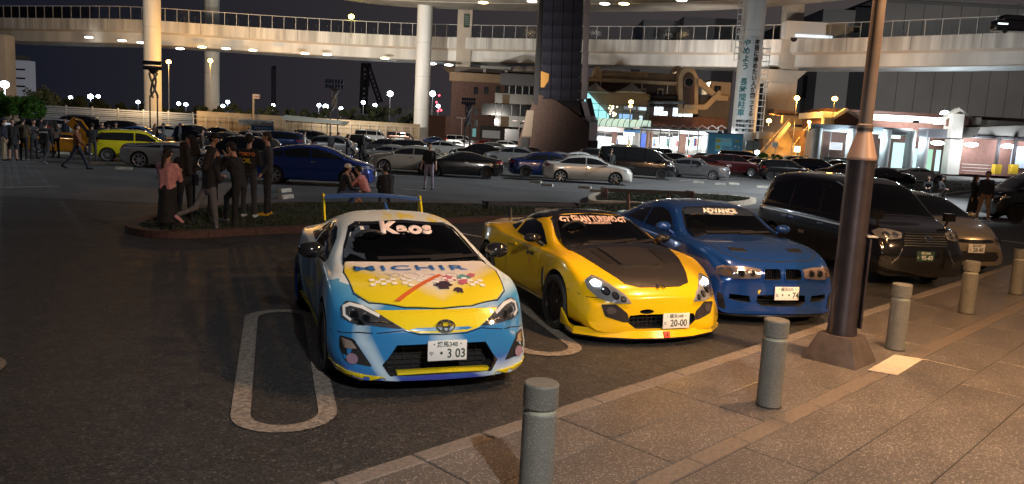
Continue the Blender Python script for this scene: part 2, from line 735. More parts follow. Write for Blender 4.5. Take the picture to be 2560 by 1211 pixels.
def smooth_poly(pts, n=5):
    """closed Catmull-Rom through the points"""
    out = []
    m = len(pts)
    for i in range(m):
        p0, p1, p2, p3 = (Vector(pts[(i + j - 1) % m]) for j in range(4))
        for k in range(n):
            t = k / n
            q = .5 * ((2 * p1) + (p2 - p0) * t + (2 * p0 - 5 * p1 + 4 * p2 - p3) * t * t + (-p0 + 3 * p1 - 3 * p2 + p3) * t**3)
            out.append((q.x, q.y))
    return out


def island(pts, h, kw, kmat, nblade, stone_len=.9):
    """raised bed: kerb stones round a grassed middle"""
    root = empty('planted_island', (0, 0, 0), kind='structure')
    P_ = smooth_poly(pts, 8)
    area = sum(P_[i - 1][0] * P_[i][1] - P_[i][0] * P_[i - 1][1] for i in range(len(P_)))
    if area < 0:
        P_ = P_[::-1]
    n = len(P_)
    inner = []
    for i in range(n):
        a, b = Vector(P_[i - 1]), Vector(P_[(i + 1) % n])
        t = (b - a).normalized()
        inner.append(tuple(Vector(P_[i]) + Vector((-t.y, t.x)) * kw))
    i = 0
    while i < n:
        j, L = i, 0
        while j < n and L < stone_len:
            L += (Vector(P_[(j + 1) % n]) - Vector(P_[j])).length
            j += 1
        o_ = [P_[k % n] for k in range(i, j + 1)]
        n_ = [inner[k % n] for k in range(i, j + 1)]
        poly = o_ + n_[::-1]
        c = Vector((sum(p[0] for p in poly) / len(poly), sum(p[1] for p in poly) / len(poly)))
        MB().prism([tuple(c + (Vector(p) - c) * .993) for p in poly], 0, h).build('kerb_stone', kmat, root)
        i = j
    MB().prism([tuple(p) for p in inner], .0, h - .02).build('grass_bed', GRASS, root)
    blade_cover('grass', inner, h - .02, root, nblade)
    return root


def gp(*px):
    return [tuple(G(*p))[:2] for p in px]


island(gp((312, 580), (420, 597), (640, 588), (900, 574), (1215, 556), (1500, 548), (1700, 540), (1640, 518), (1300, 520), (1000, 517), (700, 518), (520, 528), (390, 552)), .13, .22, REDK, 14000)
island(gp((1476, 512), (1560, 516), (1720, 522), (1866, 514), (1880, 503), (1760, 493), (1600, 488), (1490, 492)), .16, .25, PALEK, 6000)
island(gp((2210, 478), (2330, 492), (2460, 478), (2560, 470), (2640, 470), (2620, 462), (2480, 458), (2330, 456), (2230, 462)), .14, .25, M('kerb_grey', (.20, .20, .19), .8, var=.2), 6000)


# wheel stops
WS = M('stop_concrete', (.34, .32, .28), .8, var=.2, vs=8)
_ws = MB().prism3([(-.30, -.075, 0), (-.30, .075, 0), (-.30, .05, .12), (-.30, -.05, .12)], (.60, 0, 0)).mesh('stop')
_ws.materials.append(WS)
for px, py, rz, lab in ((1340, 458, -35, 'left of the white sedan, the rear one of its pair'), (1368, 466, -35, 'left of the white sedan, the front one of its pair'),
                        (1462, 472, -30, 'below the white sedan, the rear one of its pair'), (1492, 481, -30, 'below the white sedan, the front one of its pair'),
                        (1745, 458, -20, 'under the grey two-tone saloon, the left one'), (1800, 463, -20, 'under the grey two-tone saloon, the right one'),
                        (310, 425, 20, 'on the asphalt in front of the silver roadster'), (245, 412, 20, 'on the asphalt by the yellow hatchback'),
                        (158, 386, 20, 'under the orange sports car'), (712, 481, 75, 'beside the blue hatchback, the rear one'), (716, 497, 75, 'beside the blue hatchback, the front one'),
                        (1905, 470, -15, 'on the dark asphalt left of the taxi roof'), (1835, 462, -15, 'between the grey saloon and the taxi')):
    o = bpy.data.objects.new('wheel_stop', _ws)
    COL.objects.link(o)
    o.location = G(px, py)
    o.rotation_euler = (0, 0, radians(rz))
    tag(o, 'pale concrete wheel stop ' + lab, 'wheel stop', 'concrete wheel stops')

# ------------------------------------------------------------------ bollards and the near lamp post
GRAN = aggregate('bollard_granite', (.13, .13, .115), (.36, .35, .32), 110, .6)


def bollard(s, t, label):
    root = empty('bollard', K(s, t, PAV), 0, label, 'bollard', 'granite bollards along the kerb')
    MB().lathe([(.088, 0), (.097, .012), (.097, .55), (.092, .555)], 40).build('shaft', GRAN, root, 30)
    MB().lathe([(.103, -.004), (.103, .010), (.090, .011)], 40).build('foot_ring', M('ring_dark', (.02, .02, .02), .5), root, 30)
    MB().lathe([(.085, .555), (.085, .582)], 40).build('reflector_band', M('band_pale', (.42, .44, .36), .35, .3), root, 30)
    MB().lathe([(.093, .582), (.099, .589), (.099, .712), (.092, .722), (.001, .725)], 40).build('cap', GRAN, root, 30)


for (px, py), lab in zip(((1330, 1258), (1915, 1012), (2232, 872), (2410, 782), (2535, 735)),
                         ('nearest granite bollard, cut by the bottom edge of the picture', 'granite bollard on the pavement in front of the blue coupe', 'granite bollard just right of the dark lamp post', 'granite bollard in shadow, second from the right edge', 'farthest granite bollard, at the right edge of the picture')):
    g = G(px, py, PAV) - KA
    bollard(g.dot(KD), g.dot(KN) + .02, lab)

# ------------------------------------------------------------------ far structures
def put(o, root, world):
    o.parent = root
    o.location = Vector(world) - root.location
    return o


def Q(name, x0, y0, x1, y1, depth, thick_, mat, root, bev=0.):
    """upright block whose front face, that far off, spans the surveyed rectangle"""
    c = AT((x0 + x1) / 2, (y0 + y1) / 2, depth)
    w, h = abs(x1 - x0) / FPX * depth, abs(y1 - y0) / FPX * depth
    o = MB().box((0, thick_ / 2, 0), (w, thick_, h)).build(name, mat, root, bev=bev)
    o.location = Vector((c.x, c.y, c.z)) - root.location
    return o


def QP(name, px, depth, thick_, mat, root):
    """upright slab with a surveyed outline"""
    m = MB().prism3([AT(x, y, depth) - root.location for x, y in px], (0, thick_, 0))
    return m.build(name, mat, root)


CONC = M('viaduct_concrete', (.62, .61, .58), .8, var=.30, vs=1., bump=.1, bs=3, detail=9, vm=(.9, .9, .06))
CONC2 = M('viaduct_girder_paint', (.68, .68, .66), .6, var=.20, vs=1., detail=8, vm=(.35, .35, .05))
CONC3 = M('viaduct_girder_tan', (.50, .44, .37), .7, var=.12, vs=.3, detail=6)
STEEL = M('steel_grey', (.30, .31, .31), .5, .6)
DSTEEL = M('steel_dark', (.045, .045, .05), .55, .5)
WHITEP = M('paint_white', (.72, .72, .70), .55)


def sweep(name, path, prof, mat, root):
    """profile (outward, up) carried along a path of points; outward is towards the viewer side"""
    m = MB()
    n = len(prof)
    vs = []
    for i, p in enumerate(path):
        a, b = path[max(i - 1, 0)], path[min(i + 1, len(path) - 1)]
        t = Vector((b.x - a.x, b.y - a.y, 0)).normalized()
        o = Vector((t.y, -t.x, 0))
        vs += [p + o * u + Vector((0, 0, z)) - root.location for u, z in prof]
    fs = []
    for i in range(len(path) - 1):
        for j in range(n):
            fs.append((i * n + j, i * n + (j + 1) % n, (i + 1) * n + (j + 1) % n, (i + 1) * n + j))
    fs += [tuple(range(n)), tuple((len(path) - 1) * n + j for j in range(n))]
    m.add(vs, fs)
    return m.build(name, mat, root)


def spline(pts, n=6):
    out = []
    for i in range(len(pts) - 1):
        p0, p1, p2, p3 = pts[max(i - 1, 0)], pts[i], pts[i + 1], pts[min(i + 2, len(pts) - 1)]
        for k in range(n):
            t = k / n
            out.append(.5 * ((2 * p1) + (p2 - p0) * t + (2 * p0 - 5 * p1 + 4 * p2 - p3) * t * t + (-p0 + 3 * p1 - 3 * p2 + p3) * t**3))
    out.append(pts[-1])
    return out


def resample(path, step):
    out, acc, prev = [path[0].copy()], 0., path[0].copy()
    for p in path[1:]:
        seg = (p - prev).length
        while acc + seg >= step:
            prev = prev + (p - prev).normalized() * (step - acc)
            out.append(prev.copy())
            seg = (p - prev).length
            acc = 0.
        acc += seg
        prev = p.copy()
    return out


PANEL = glassy('barrier_panel', (.88, .90, .90), .0, .12)


def viaduct(ctrl, label, root_px, posts=True, back=True, lamps_every=0, deck_w=9., prof_h=(1.9, 2.35, 4.3), gm_=None):
    path = spline([AT(*c) for c in ctrl])
    root = empty('viaduct', (path[len(path) // 2].x, path[len(path) // 2].y, 0), 0, label, 'viaduct')
    h1, h2, h3 = prof_h
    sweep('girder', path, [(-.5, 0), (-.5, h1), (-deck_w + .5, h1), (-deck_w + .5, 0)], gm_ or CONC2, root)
    sweep('deck_edge', path, [(-.25, h1 + .002), (0, h2), (-deck_w, h2), (-deck_w + .25, h1 + .002)], CONC3, root)
    sweep('parapet', path, [(.04, h2 - .1), (.04, h3), (-.22, h3), (-.22, h2 + .003)], CONC, root)
    sweep('parapet_far', path, [(-deck_w + .2, h2 + .003), (-deck_w + .2, h3), (-deck_w - .04, h3), (-deck_w - .04, h2 - .1)], CONC, root)
    sweep('girder_flange', path, [(-.38, -.12), (-.38, -.003), (-.75, -.003), (-.75, -.12)], CONC3, root)
    for i, p in enumerate(resample(path, 9.)):
        if i:
            a_ = resample(path, 9.)[i - 1]
            t = p - a_
            o = MB().box((0, 0, (h2 + h3) / 2), (.05, .03, h3 - h2 + .1)).build('parapet_joint', M('joint_dark', (.16, .15, .14), .9), root)
            o.location = p + Vector((t.y, -t.x, 0)).normalized() * .05 - root.location
            o.rotation_euler = (0, 0, atan2(t.y, t.x))
    if posts:
        pts = resample(path, 2.2)
        pm = MB().box((0, 0, 1.15), (.07, .07, 2.3)).mesh('post')
        pm.materials.append(WHITEP)
        gm = MB().box((1.1, 0, 1.1), (2.1, .03, 2.0)).mesh('panel')
        gm.materials.append(PANEL)
        for side in ((-.1,) if not back else (-.1, -deck_w + .1)):
            for i, p in enumerate(pts[:-1]):
                t = (pts[i + 1] - p)
                th = atan2(t.y, t.x)
                o_ = Vector((t.y, -t.x, 0)).normalized() * side
                for nm, me in (('barrier_post', pm), ('barrier_panel', gm)):
                    if nm == 'barrier_panel' and side < -1:
                        continue
                    o = bpy.data.objects.new(nm, me)
                    COL.objects.link(o)
                    o.parent = root
                    o.location = p + o_ + Vector((0, 0, h3)) - root.location
                    o.rotation_euler = (0, 0, th)
        rail = sweep('barrier_rail', path, [(-.05, h3 + 2.28), (-.05, h3 + 2.36), (-.15, h3 + 2.36), (-.15, h3 + 2.28)], WHITEP, root)
    return root, path


# main ramp: (column, row of the girder's lower edge, distance)
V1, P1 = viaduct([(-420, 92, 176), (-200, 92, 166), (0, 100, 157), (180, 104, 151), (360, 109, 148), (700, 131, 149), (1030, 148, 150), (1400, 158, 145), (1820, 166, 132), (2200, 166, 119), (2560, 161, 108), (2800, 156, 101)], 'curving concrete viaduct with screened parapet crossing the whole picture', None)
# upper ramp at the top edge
V2, P2 = viaduct([(560, -60, 150), (860, -12, 142), (1075, 2, 136), (1400, 8, 130), (1700, 4, 122), (1950, -14, 112), (2400, -70, 96)], 'upper viaduct whose lit underside shows along the top edge', None, posts=False, back=False, gm_=M('soffit_shade', (.22, .21, .19), .8, var=.2, vs=.3))  # dim underside: shade put into a darker girder colour

# oval lamps under the decks
LUM = glow('under_deck_lamp_white', (1, .93, .80), 6.)
LUMW = glow('under_deck_lamp_warm', (1, .70, .30), 12.)


def deck_lamp(x, y, depth, m, lab):
    c = AT(x, y, depth)
    o = MB().ball((0, 0, 0), 1., 14, 6, sc=(.85, .4, .2)).build('deck_lamp', m, None, 60, c)
    tag(o, lab, 'lamp', 'lamps under the viaduct decks')


for i, (x, y, d, w, lab) in enumerate(((222, 94, 150, 0, 'left lamp of the row under the viaduct at far left'), (305, 102, 148, 0, 'middle lamp of the row under the viaduct at far left'), (353, 107, 147, 0, 'right lamp of the row under the viaduct at far left'),
        (450, 122, 147, 0, 'first lamp under the viaduct right of the tall left column'), (505, 118, 147, 1, 'second lamp under the viaduct right of the tall left column'), (565, 122, 147, 0, 'third lamp under the viaduct right of the tall left column'), (632, 126, 147, 1, 'fourth lamp under the viaduct right of the tall left column'),
        (762, 134, 147, 1, 'warm lamp under the viaduct above the shelter'), (818, 137, 147, 0, 'white lamp under the viaduct above the shelter'), (962, 146, 148, 1, 'warm lamp under the viaduct left of the centre column'), (1080, 160, 148, 0, 'white lamp under the viaduct right of the centre column'), (1122, 163, 147, 0, 'white lamp under the viaduct beside the pale pier'),
        (1208, 7, 132, 1, 'warm lamp under the upper viaduct left of the glass tower'), (1330, 4, 130, 0, 'white lamp under the upper viaduct touching the glass tower'), (1512, 10, 126, 0, 'white lamp under the upper viaduct right of the glass tower'), (1560, 10, 125, 1, 'warm lamp under the upper viaduct right of the glass tower'), (1704, 1, 120, 0, 'white lamp under the upper viaduct near the banner column'))):
    deck_lamp(x, y, d - 1.5, LUMW if w else LUM, lab)


def column(x, w, depth, ytop, label, mat=CONC2, rectangular=False, cap=False, ybot=None):
    b = GX(x, depth)
    top = AT(x, ytop, depth).z
    r = w / FPX * depth / 2
    root = empty('viaduct_column', b, 0, label, 'column')
    if rectangular:
        MB().prism([(-r, -r * .8), (r, -r * .8), (r, r * .8), (-r, r * .8)], 0, top).build('shaft', mat, root, bev=.15)
    else:
        MB().lathe([(r, 0), (r, top)], 32).build('shaft', mat, root, 30)
        for k in range(1, int(top / 6)):
            MB().lathe([(r + .012, k * 6.), (r + .012, k * 6. + .05)], 32).build('pour_joint', M('joint_grey', (.42, .41, .39), .8), root, 30)
    MB().box((0, 0, .35), (r * 2.5, r * 2.5, .7)).build('footing', CONC, root, bev=.05)
    if cap:
        MB().prism3([(-r * 2.4, -r, top), (r * 2.4, -r, top), (r * 1.2, -r, top - r * 1.2), (-r * 1.2, -r, top - r * 1.2)], (0, 2 * r, 0)).build('cap_beam', mat, root)
    return root


column(383, 40, 141, -40, 'tall round column in front of the viaduct at left')
column(530, 35, 166, -30, 'round column behind the viaduct, second from left')
column(1051, 37, 143, -40, 'tall pale round column in the middle of the car park')
column(1145, 36, 156, 172, 'short pale pier under the viaduct beside the brown building', CONC3, True, True)
column(8, 48, 150, 88, 'brown pier at the left edge under the viaduct', CONC3, True)
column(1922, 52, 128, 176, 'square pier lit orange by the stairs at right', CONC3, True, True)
column(1150, 36, 150, 10, 'pier rising from behind the viaduct deck left of the tower', CONC3, True)
column(1945, 44, 128, 8, 'upper pier above the viaduct right of the banner column', CONC3, True)
BC = column(1850, 56, 108, -40, 'round column carrying the white Japanese parking banner', CONC2)

# banner on the column
bn = empty('column_banner', GX(1838, 105.5), 0, 'tall white banner with Japanese lettering about long parking', 'banner')
top_, bot_ = AT(1845, 88, 105.6), AT(1830, 332, 105.6)
rb = 56 / FPX * 108 / 2 + .06
cb = GX(1850, 108)
vs, fs = [], []
angs = [radians(-165 + 125 * k / 16) for k in range(17)]
for z in (bot_.z, top_.z):
    for a in angs:
        vs.append((cb.x + rb * cos(a) - bn.location.x, cb.y + rb * sin(a) - bn.location.y, z))
fs = [(i, i + 1, i + 18, i + 17) for i in range(16)]
MB().add(vs, fs).build('cloth', M('banner_white', (.66, .68, .68), .6), bn, 40)


def banner_col(text, ang, z0, size, mat, pitch):
    for k, ch in enumerate(text):
        if ch == ' ':
            continue
        a = radians(ang)
        me = thick(text_mesh(ch, size, .02), .02)
        r_ = Vector((-sin(a), cos(a), 0))
        n_ = Vector((cos(a), sin(a), 0))
        o_ = Vector((cb.x, cb.y, 0)) + n_ * (rb + .03) + Vector((0, 0, z0 - k * pitch)) - bn.location
        me.transform(Matrix(((r_.x, 0, n_.x, o_.x), (r_.y, 0, n_.y, o_.y), (0, 1, 0, o_.z), (0, 0, 0, 1))))
        link('letter', me, mat, bn)


INKB = M('ink_black', (.03, .03, .035), .6)
INKT = M('ink_teal', (.03, .20, .22), .6)
H_ = top_.z - bot_.z
banner_col('本当に停めたい人が困ってる', -78, top_.z - .7, .80, INKB, H_ * .80 / 13)
banner_col('やめよう 長時間駐車', -124, top_.z - .9, 1.05, INKT, H_ * .80 / 10)
for k in range(3):
    a = radians(-100)
    me = thick(text_mesh(('神奈川県警察', '首都高速道路', '高速道路協会')[k], .42, .012), .02)
    r_, n_ = Vector((-sin(a), cos(a), 0)), Vector((cos(a), sin(a), 0))
    o_ = Vector((cb.x, cb.y, 0)) + n_ * (rb + .05) + Vector((0, 0, bot_.z + .9 + (2 - k) * .6 - .5)) - bn.location
    me.transform(Matrix(((r_.x, 0, n_.x, o_.x), (r_.y, 0, n_.y, o_.y), (0, 1, 0, o_.z), (0, 0, 0, 1))))
    link('small_print', me, INKB, bn)


def ladder(x, depth, y0, y1, wpx, label):
    b = GX(x, depth)
    root = empty('caged_ladder', b, 0, label, 'ladder')
    z0, z1 = AT(x, y1, depth).z, AT(x, y0, depth).z
    w = wpx / FPX * depth
    n = int((z1 - z0) / .85)
    for s in (-1, 1):
        MB().tube([(s * w / 2, 0, max(z0, 0)), (s * w / 2, 0, z1)], .05, 6).build('stile', WHITEP, root)
    MB().tube([(0, -.35, max(z0, 0)), (0, -.35, z1)], .03, 5).build('cage_bar', WHITEP, root)
    me = MB().box((0, 0, 0), (w, .05, .07)).box((0, -.35, 0), (w, .04, .1)).box((-w / 2, -.18, 0), (.05, .36, .1)).box((w / 2, -.18, 0), (.05, .36, .1)).mesh('hoop')
    me.materials.append(WHITEP)
    for k in range(n + 1):
        o = bpy.data.objects.new('hoop', me)
        COL.objects.link(o)
        o.parent = root
        o.location = (0, 0, max(z0, 0) + k * .85)


ladder(1819, 106, -10, 150, 15, 'white caged ladder up the left side of the banner column')
ladder(1889, 106, 115, 330, 17, 'white caged ladder down the right side of the banner column')

# ------------------------------------------------------------------ glass tower
tw = empty('glass_tower', GX(1400, 92), 0, 'dark glass tower on a slanted brick base in the middle', 'tower')
BRICK = M('brick_brown', (.075, .042, .032), .8, var=.18, vs=3, bump=.3, bs=20, detail=8)
TG = M('tower_glass', (.030, .030, .042), .08, .0, coat=.8, var=.35, vs=.35)
TPINK = M('tower_cladding', (.60, .50, .50), .45, var=.06, vs=1)
FRAME = M('mullion_black', (.008, .008, .010), .5)
D = 90.
QP('brick_base', [(1346, 236), (1390, 252), (1472, 303), (1472, 392), (1338, 392)], D, 9, BRICK, tw)
QP('brick_buttress', [(1334, 252), (1345, 238), (1340, 392), (1288, 392), (1303, 330)], D + .6, 7, BRICK, tw)
QP('buttress_cladding', [(1317, 276), (1335, 276), (1329, 342), (1304, 342)], D + .5, .08, M('cladding_tan', (.20, .15, .11), .7), tw)
Q('buttress_door', 1302, 345, 1321, 392, D + .4, .15, FRAME, tw)
QP('glass_skirt', [(1392, 250), (1449, 252), (1455, 296), (1470, 301)], D - .12, .10, M('skirt_glass', (.012, .012, .018), .1, coat=.6), tw)
Q('shaft_core', 1351, -260, 1456, 252, D + .15, 7.5, FRAME, tw)
xs_ = [1351, 1376.5, 1402, 1427, 1452]
rows_ = [-230 + 32.6 * k for k in range(15)] + [249]
for i in range(4):
    for j in range(len(rows_) - 1):
        if rows_[j] < -110:
            continue
        dx = (249 - (rows_[j] + rows_[j + 1]) / 2) * .028
        o = Q('pane', xs_[i] + dx + 1.2, rows_[j] + 1.2, xs_[i + 1] + dx - 1.2, rows_[j + 1] - 1.2, D, .06, TG, tw)
        o.rotation_euler = (RND.uniform(-.006, .006), 0, RND.uniform(-.006, .006))
for j in range(len(rows_) - 1):
    if rows_[j] < -110:
        continue
    dx = (249 - (rows_[j] + rows_[j + 1]) / 2) * .028
    Q('cladding_panel', 1454 + dx, rows_[j] + .6, 1468 + dx, rows_[j + 1] - .6, D - .25, .3, TPINK, tw)
    p = AT(1350 + dx, (rows_[j] + rows_[j + 1]) / 2, D)
    h = 31 / FPX * D
    for kk in range(3):
        o = MB().box((0, 1.2, 0), (.06, 2.3, h)).build('side_pane', M('side_glass', (.075, .085, .10), .15, coat=.5), tw)
        o.location = Vector((p.x - .04, p.y + .1 + kk * 2.45, p.z)) - tw.location
QP('cladding_foot', [(1454, 254), (1467, 254), (1478, 295), (1482, 304), (1470, 304), (1464, 296)], D - .3, .5, TPINK, tw)
QP('glass_fin', [(1470, 246), (1478, 246), (1490, 296), (1492, 305), (1481, 303)], D + .3, 3, TG, tw)
Q('pink_pier', 1473, 308, 1493, 351, D + .2, 4, TPINK, tw)
Q('pier_foot', 1474, 352, 1494, 392, D + .2, 4, M('pier_dark', (.03, .025, .025), .7), tw)
for x in (1470, 1484):
    c = AT(x, 297, D - .3)
    MB().ball((0, 0, 0), .32, 14, 10).build('ball_ornament', TPINK, tw, 60, c - tw.location)
QP('tent_decor', [(1352, 178), (1373, 185), (1371, 203), (1360, 219), (1352, 219)], D - .11, .04, M('decor_amber', (.55, .27, .06), .5), tw)

# ------------------------------------------------------------------ brown terrace building
TAN = M('render_tan', (.22, .145, .085), .75, var=.12, vs=.6)
DARKW = M('window_dark', (.010, .011, .014), .1, coat=.5)
tb = empty('terrace_building', GX(1250, 132), 0, 'brown brick terrace building left of the glass tower', 'building')
D = 130.
Q('brick_block', 1128, 205, 1345, 372, D, 14, M('brick_red', (.085, .042, .032), .85, var=.15, vs=2, bump=.2, bs=10), tb)
Q('roof_fascia', 1125, 184, 1256, 205, D - .6, 15, TAN, tb)
Q('penthouse', 1140, 172, 1345, 186, D + 3, 8, M('penthouse_brown', (.09, .07, .06), .8), tb)
Q('dark_loft', 1252, 186, 1345, 214, D - 1.2, 12, M('loft_navy', (.020, .020, .026), .4), tb)
Q('roof_frame', 1202, 166, 1276, 173, D + 1, 2, M('frame_pale', (.26, .25, .24), .7), tb)
for x in (1208, 1262):
    Q('roof_frame_leg', x, 173, x + 7, 182, D + 1, 1.5, M('frame_pale', (.26, .25, .24), .7), tb)
for x in (1298, 1327):
    c = AT(x, 180, D + 1)
    MB().lathe([(1.0, 0), (1.15, .3), (.8, .7), (.3, .95), (.01, 1.)], 16).build('roof_vent', M('vent_pale', (.26, .22, .19), .7), tb, 50, c - tb.location)
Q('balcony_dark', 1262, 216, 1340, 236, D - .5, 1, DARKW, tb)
for x in (1272, 1288, 1305, 1322):
    Q('balcony_post', x, 216, x + 2, 236, D - .7, .2, STEEL, tb)
Q('terrace_band', 1238, 236, 1340, 260, D - 2.2, 6, M('terrace_glass', (.10, .085, .065), .3, coat=.3), tb)
Q('terrace_tan_panel', 1256, 237, 1274, 259, D - 2.35, .12, TAN, tb)
Q('window_band', 1205, 262, 1336, 290, D - 1.1, 5, DARKW, tb)
for x in (1238, 1254, 1278, 1300):
    Q('window_mullion', x, 263, x + 2, 289, D - 1.25, .1, STEEL, tb)
Q('terrace_band', 1238, 291, 1340, 318, D - 2.6, 6, M('terrace_glass', (.10, .085, .065), .3, coat=.3), tb)
Q('terrace_tan_panel', 1252, 292, 1272, 317, D - 2.75, .12, TAN, tb)
for x, y in ((1184, 218), (1210, 218), (1240, 216), (1184, 270), (1185, 300)):
    w = Q('window', x, y, x + 10, y + 18, D - .12, .15, DARKW, tb)
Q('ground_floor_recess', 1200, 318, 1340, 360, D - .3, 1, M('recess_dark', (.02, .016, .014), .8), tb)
Q('shutter', 1206, 327, 1250, 346, D - .5, .2, M('shutter_grey', (.30, .30, .31), .5), tb)
Q('lit_door', 1181, 322, 1190, 342, D - .15, .15, glow('door_light_teal', (.35, .8, .75), .35), tb)
Q('shop_window', 1262, 324, 1296, 352, D - .5, .2, M('window_dim', (.05, .05, .06), .2, emit=(.8, .85, 1), es=.04), tb)

br = empty('brick_wall', GX(1100, 150), 0, 'dark red brick wall between the two pale columns', 'wall')
Q('wall', 1062, 290, 1130, 372, 150, 1.5, M('brick_red', (.085, .042, .032), .85, var=.15, vs=2, bump=.2, bs=10), br)

# ------------------------------------------------------------------ barrel vault building
vb = empty('vaulted_building', GX(1640, 122), 0, 'brown service building with barrel vault roof and round window', 'building')
D = 120.
CREAM = M('trim_cream', (.46, .35, .22), .7, var=.08, vs=.8)
BROWN = M('wall_brown', (.085, .050, .042), .8, var=.15, vs=2, bump=.15, bs=10)
Q('wall', 1465, 206, 1708, 310, D, 12, BROWN, vb)
Q('eave', 1460, 200, 1704, 208, D - .9, 13, CREAM, vb)
a0, a1 = AT(1497, 200, D), AT(1702, 200, D)
R_ = 30 / FPX * D
vs, fs = [], []
N = 14
for x in (a0.x, a1.x):
    for k in range(N + 1):
        t = pi * k / N
        vs.append((x - vb.location.x, a0.y + 4.2 - cos(t) * 4.2 - vb.location.y, a0.z + sin(t) * R_))
fs = [(k, k + 1, k + N + 2, k + N + 1) for k in range(N)] + [tuple(range(N + 1)), tuple(range(N + 1, 2 * N + 2))]
MB().add(vs, fs).build('vault_roof', M('vault_copper', (.20, .13, .075), .5, .3, var=.25, vs=.6), vb, 30)
for x in (1497, 1702):
    p = AT(x, 200, D)
    MB().tube([(p.x - vb.location.x, p.y + 4.2 - cos(pi * k / N) * 4.4 - vb.location.y, p.z + sin(pi * k / N) * (R_ + .15)) for k in range(N + 1)], .45, 8).build('vault_rib', CREAM, vb, 40)
for x in (1585, 1600, 1615):
    p = AT(x, 186, D)
    o = MB().box((0, 0, 0), (.8, .1, 1.0), rx=-.5).build('roof_light', M('rooflight_amber', (.35, .22, .10), .4), vb)
    o.location = p + Vector((0, .7, 0)) - vb.location
arch_o = [(1697, 285)] + [(1721 + 25 * cos(pi - pi * k / 16), 202 - 33 * sin(pi * k / 16)) for k in range(17)] + [(1745, 285)]
QP('arch_front', arch_o, D - 2.2, 3.2, CREAM, vb)
arch_i = [(1708, 272)] + [(1722 + 15 * cos(pi - pi * k / 16), 202 - 21 * sin(pi * k / 16)) for k in range(17)] + [(1736, 272)]
QP('arch_infill', arch_i, D - 2.35, .3, BROWN, vb)
c = AT(1723, 206, D - 2.45)
MB().lathe([(.62, -.1), (.74, -.1), (.74, .1), (.62, .1)], 28, (0, 0, 0), 'Y', close=True).build('round_window_rim', M('rim_brown', (.15, .11, .09), .5), vb, 40, c - vb.location)
MB().lathe([(.01, 0), (.63, 0), (.63, .05)], 28, (0, 0, 0), 'Y').build('round_window', DARKW, vb, 40, c - vb.location)
QP('stair_band', [(1745, 200), (1752, 198), (1800, 240), (1820, 240), (1820, 252), (1794, 252), (1745, 212)], D - 2.6, .6, CREAM, vb)
QP('stair_band_lower', [(1712, 262), (1762, 262), (1798, 226), (1808, 232), (1768, 274), (1710, 274)], D - 3., .5, CREAM, vb)
Q('stair_landing_block', 1778, 206, 1826, 240, D - 1, 6, CREAM, vb)
Q('landing_window', 1786, 215, 1802, 230, D - 1.15, .12, DARKW, vb)
Q('stair_wall', 1748, 240, 1822, 318, D - .5, 5, M('stair_wall_grey', (.13, .115, .10), .8), vb)
for x in (1586, 1606, 1650):
    Q('dormer_window', x - 6, 222, x + 8, 240, D - .5, .6, CREAM, vb)
    Q('dormer_glass', x - 4, 226, x + 6, 239, D - .62, .1, DARKW, vb)
for x in (1469, 1500, 1604, 1668):
    Q('down_pipe', x, 205, x + 2, 235, D - .4, .2, WHITEP, vb)
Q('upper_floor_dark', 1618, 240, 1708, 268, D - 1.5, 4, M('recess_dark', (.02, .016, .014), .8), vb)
QP('entrance_canopy', [(1616, 252), (1712, 254), (1712, 259), (1616, 257)], D - 4, 4, M('canopy_slate', (.05, .06, .07), .4), vb)
LITW = glow('window_light_cool', (.75, .92, 1.), 2.4)
for x0, x1, y0, y1 in ((1636, 1644, 268, 291), (1646, 1669, 279, 291), (1646, 1658, 268, 277), (1683, 1707, 271, 291), (1709, 1731, 283, 292)):
    Q('lit_window', x0, y0, x1, y1, D - 1.7, .15, LITW, vb)
for x in (1634, 1645, 1670, 1681, 1695, 1708):
    Q('window_mullion', x - .6, 267, x + .6, 292, D - 1.9, .12, FRAME, vb)
Q('brick_band', 1628, 293, 1812, 320, D - 3, 6, M('brick_band', (.13, .06, .045), .8, var=.15, vs=2), vb)
# glass hall to the left of it
gh = empty('glass_hall', GX(1545, 116), 0, 'glazed hall with lit escalator tube right of the glass tower', 'building')
D = 115.
Q('back_wall', 1466, 234, 1622, 320, D + 3, .5, M('hall_back', (.16, .15, .13), .8), gh)
Q('upper_screen', 1466, 232, 1620, 264, D + 1, .3, M('screen_taupe', (.17, .15, .13), .7), gh)
for x in (1488, 1578):
    MB().lathe([(2.4, 0), (1.2, .55), (.3, 1.2), (.02, 1.6)], 8).build('tent_roof', M('tent_cloth', (.36, .34, .30), .8), gh, None, AT(x, 232, D + 1) - gh.location)
QP('escalator_tube', [(1464, 232), (1472, 234), (1522, 288), (1522, 300), (1500, 300), (1464, 262)], D + .3, 2.5, M('tube_teal', (.25, .45, .45), .3, emit=(.35, .88, .90), es=1.1), gh)
for k in range(8):
    x = 1476 + 20 * k
    Q('mullion', x - .5, 262, x + .7, 320, D, .15, DSTEEL, gh)
for y in (262, 278, 298):
    Q('transom', 1466, y, 1624, y + 1.2, D - .02, .15, DSTEEL, gh)
for x0, x1, y0, y1, m in ((1548, 1580, 286, 304, 'hall_blue'), (1596, 1616, 264, 276, 'hall_white'), (1598, 1606, 290, 312, 'hall_white'), (1560, 1590, 266, 274, 'hall_dim')):
    col = {'hall_blue': ((.35, .62, 1.), 1.0), 'hall_white': ((.75, .92, 1.), 1.0), 'hall_dim': ((.6, .65, .7), .3)}[m]
    Q('lit_panel', x0, y0, x1, y1, D + 2.4, .2, glow(m, *col), gh)
hm = random.Random(4)
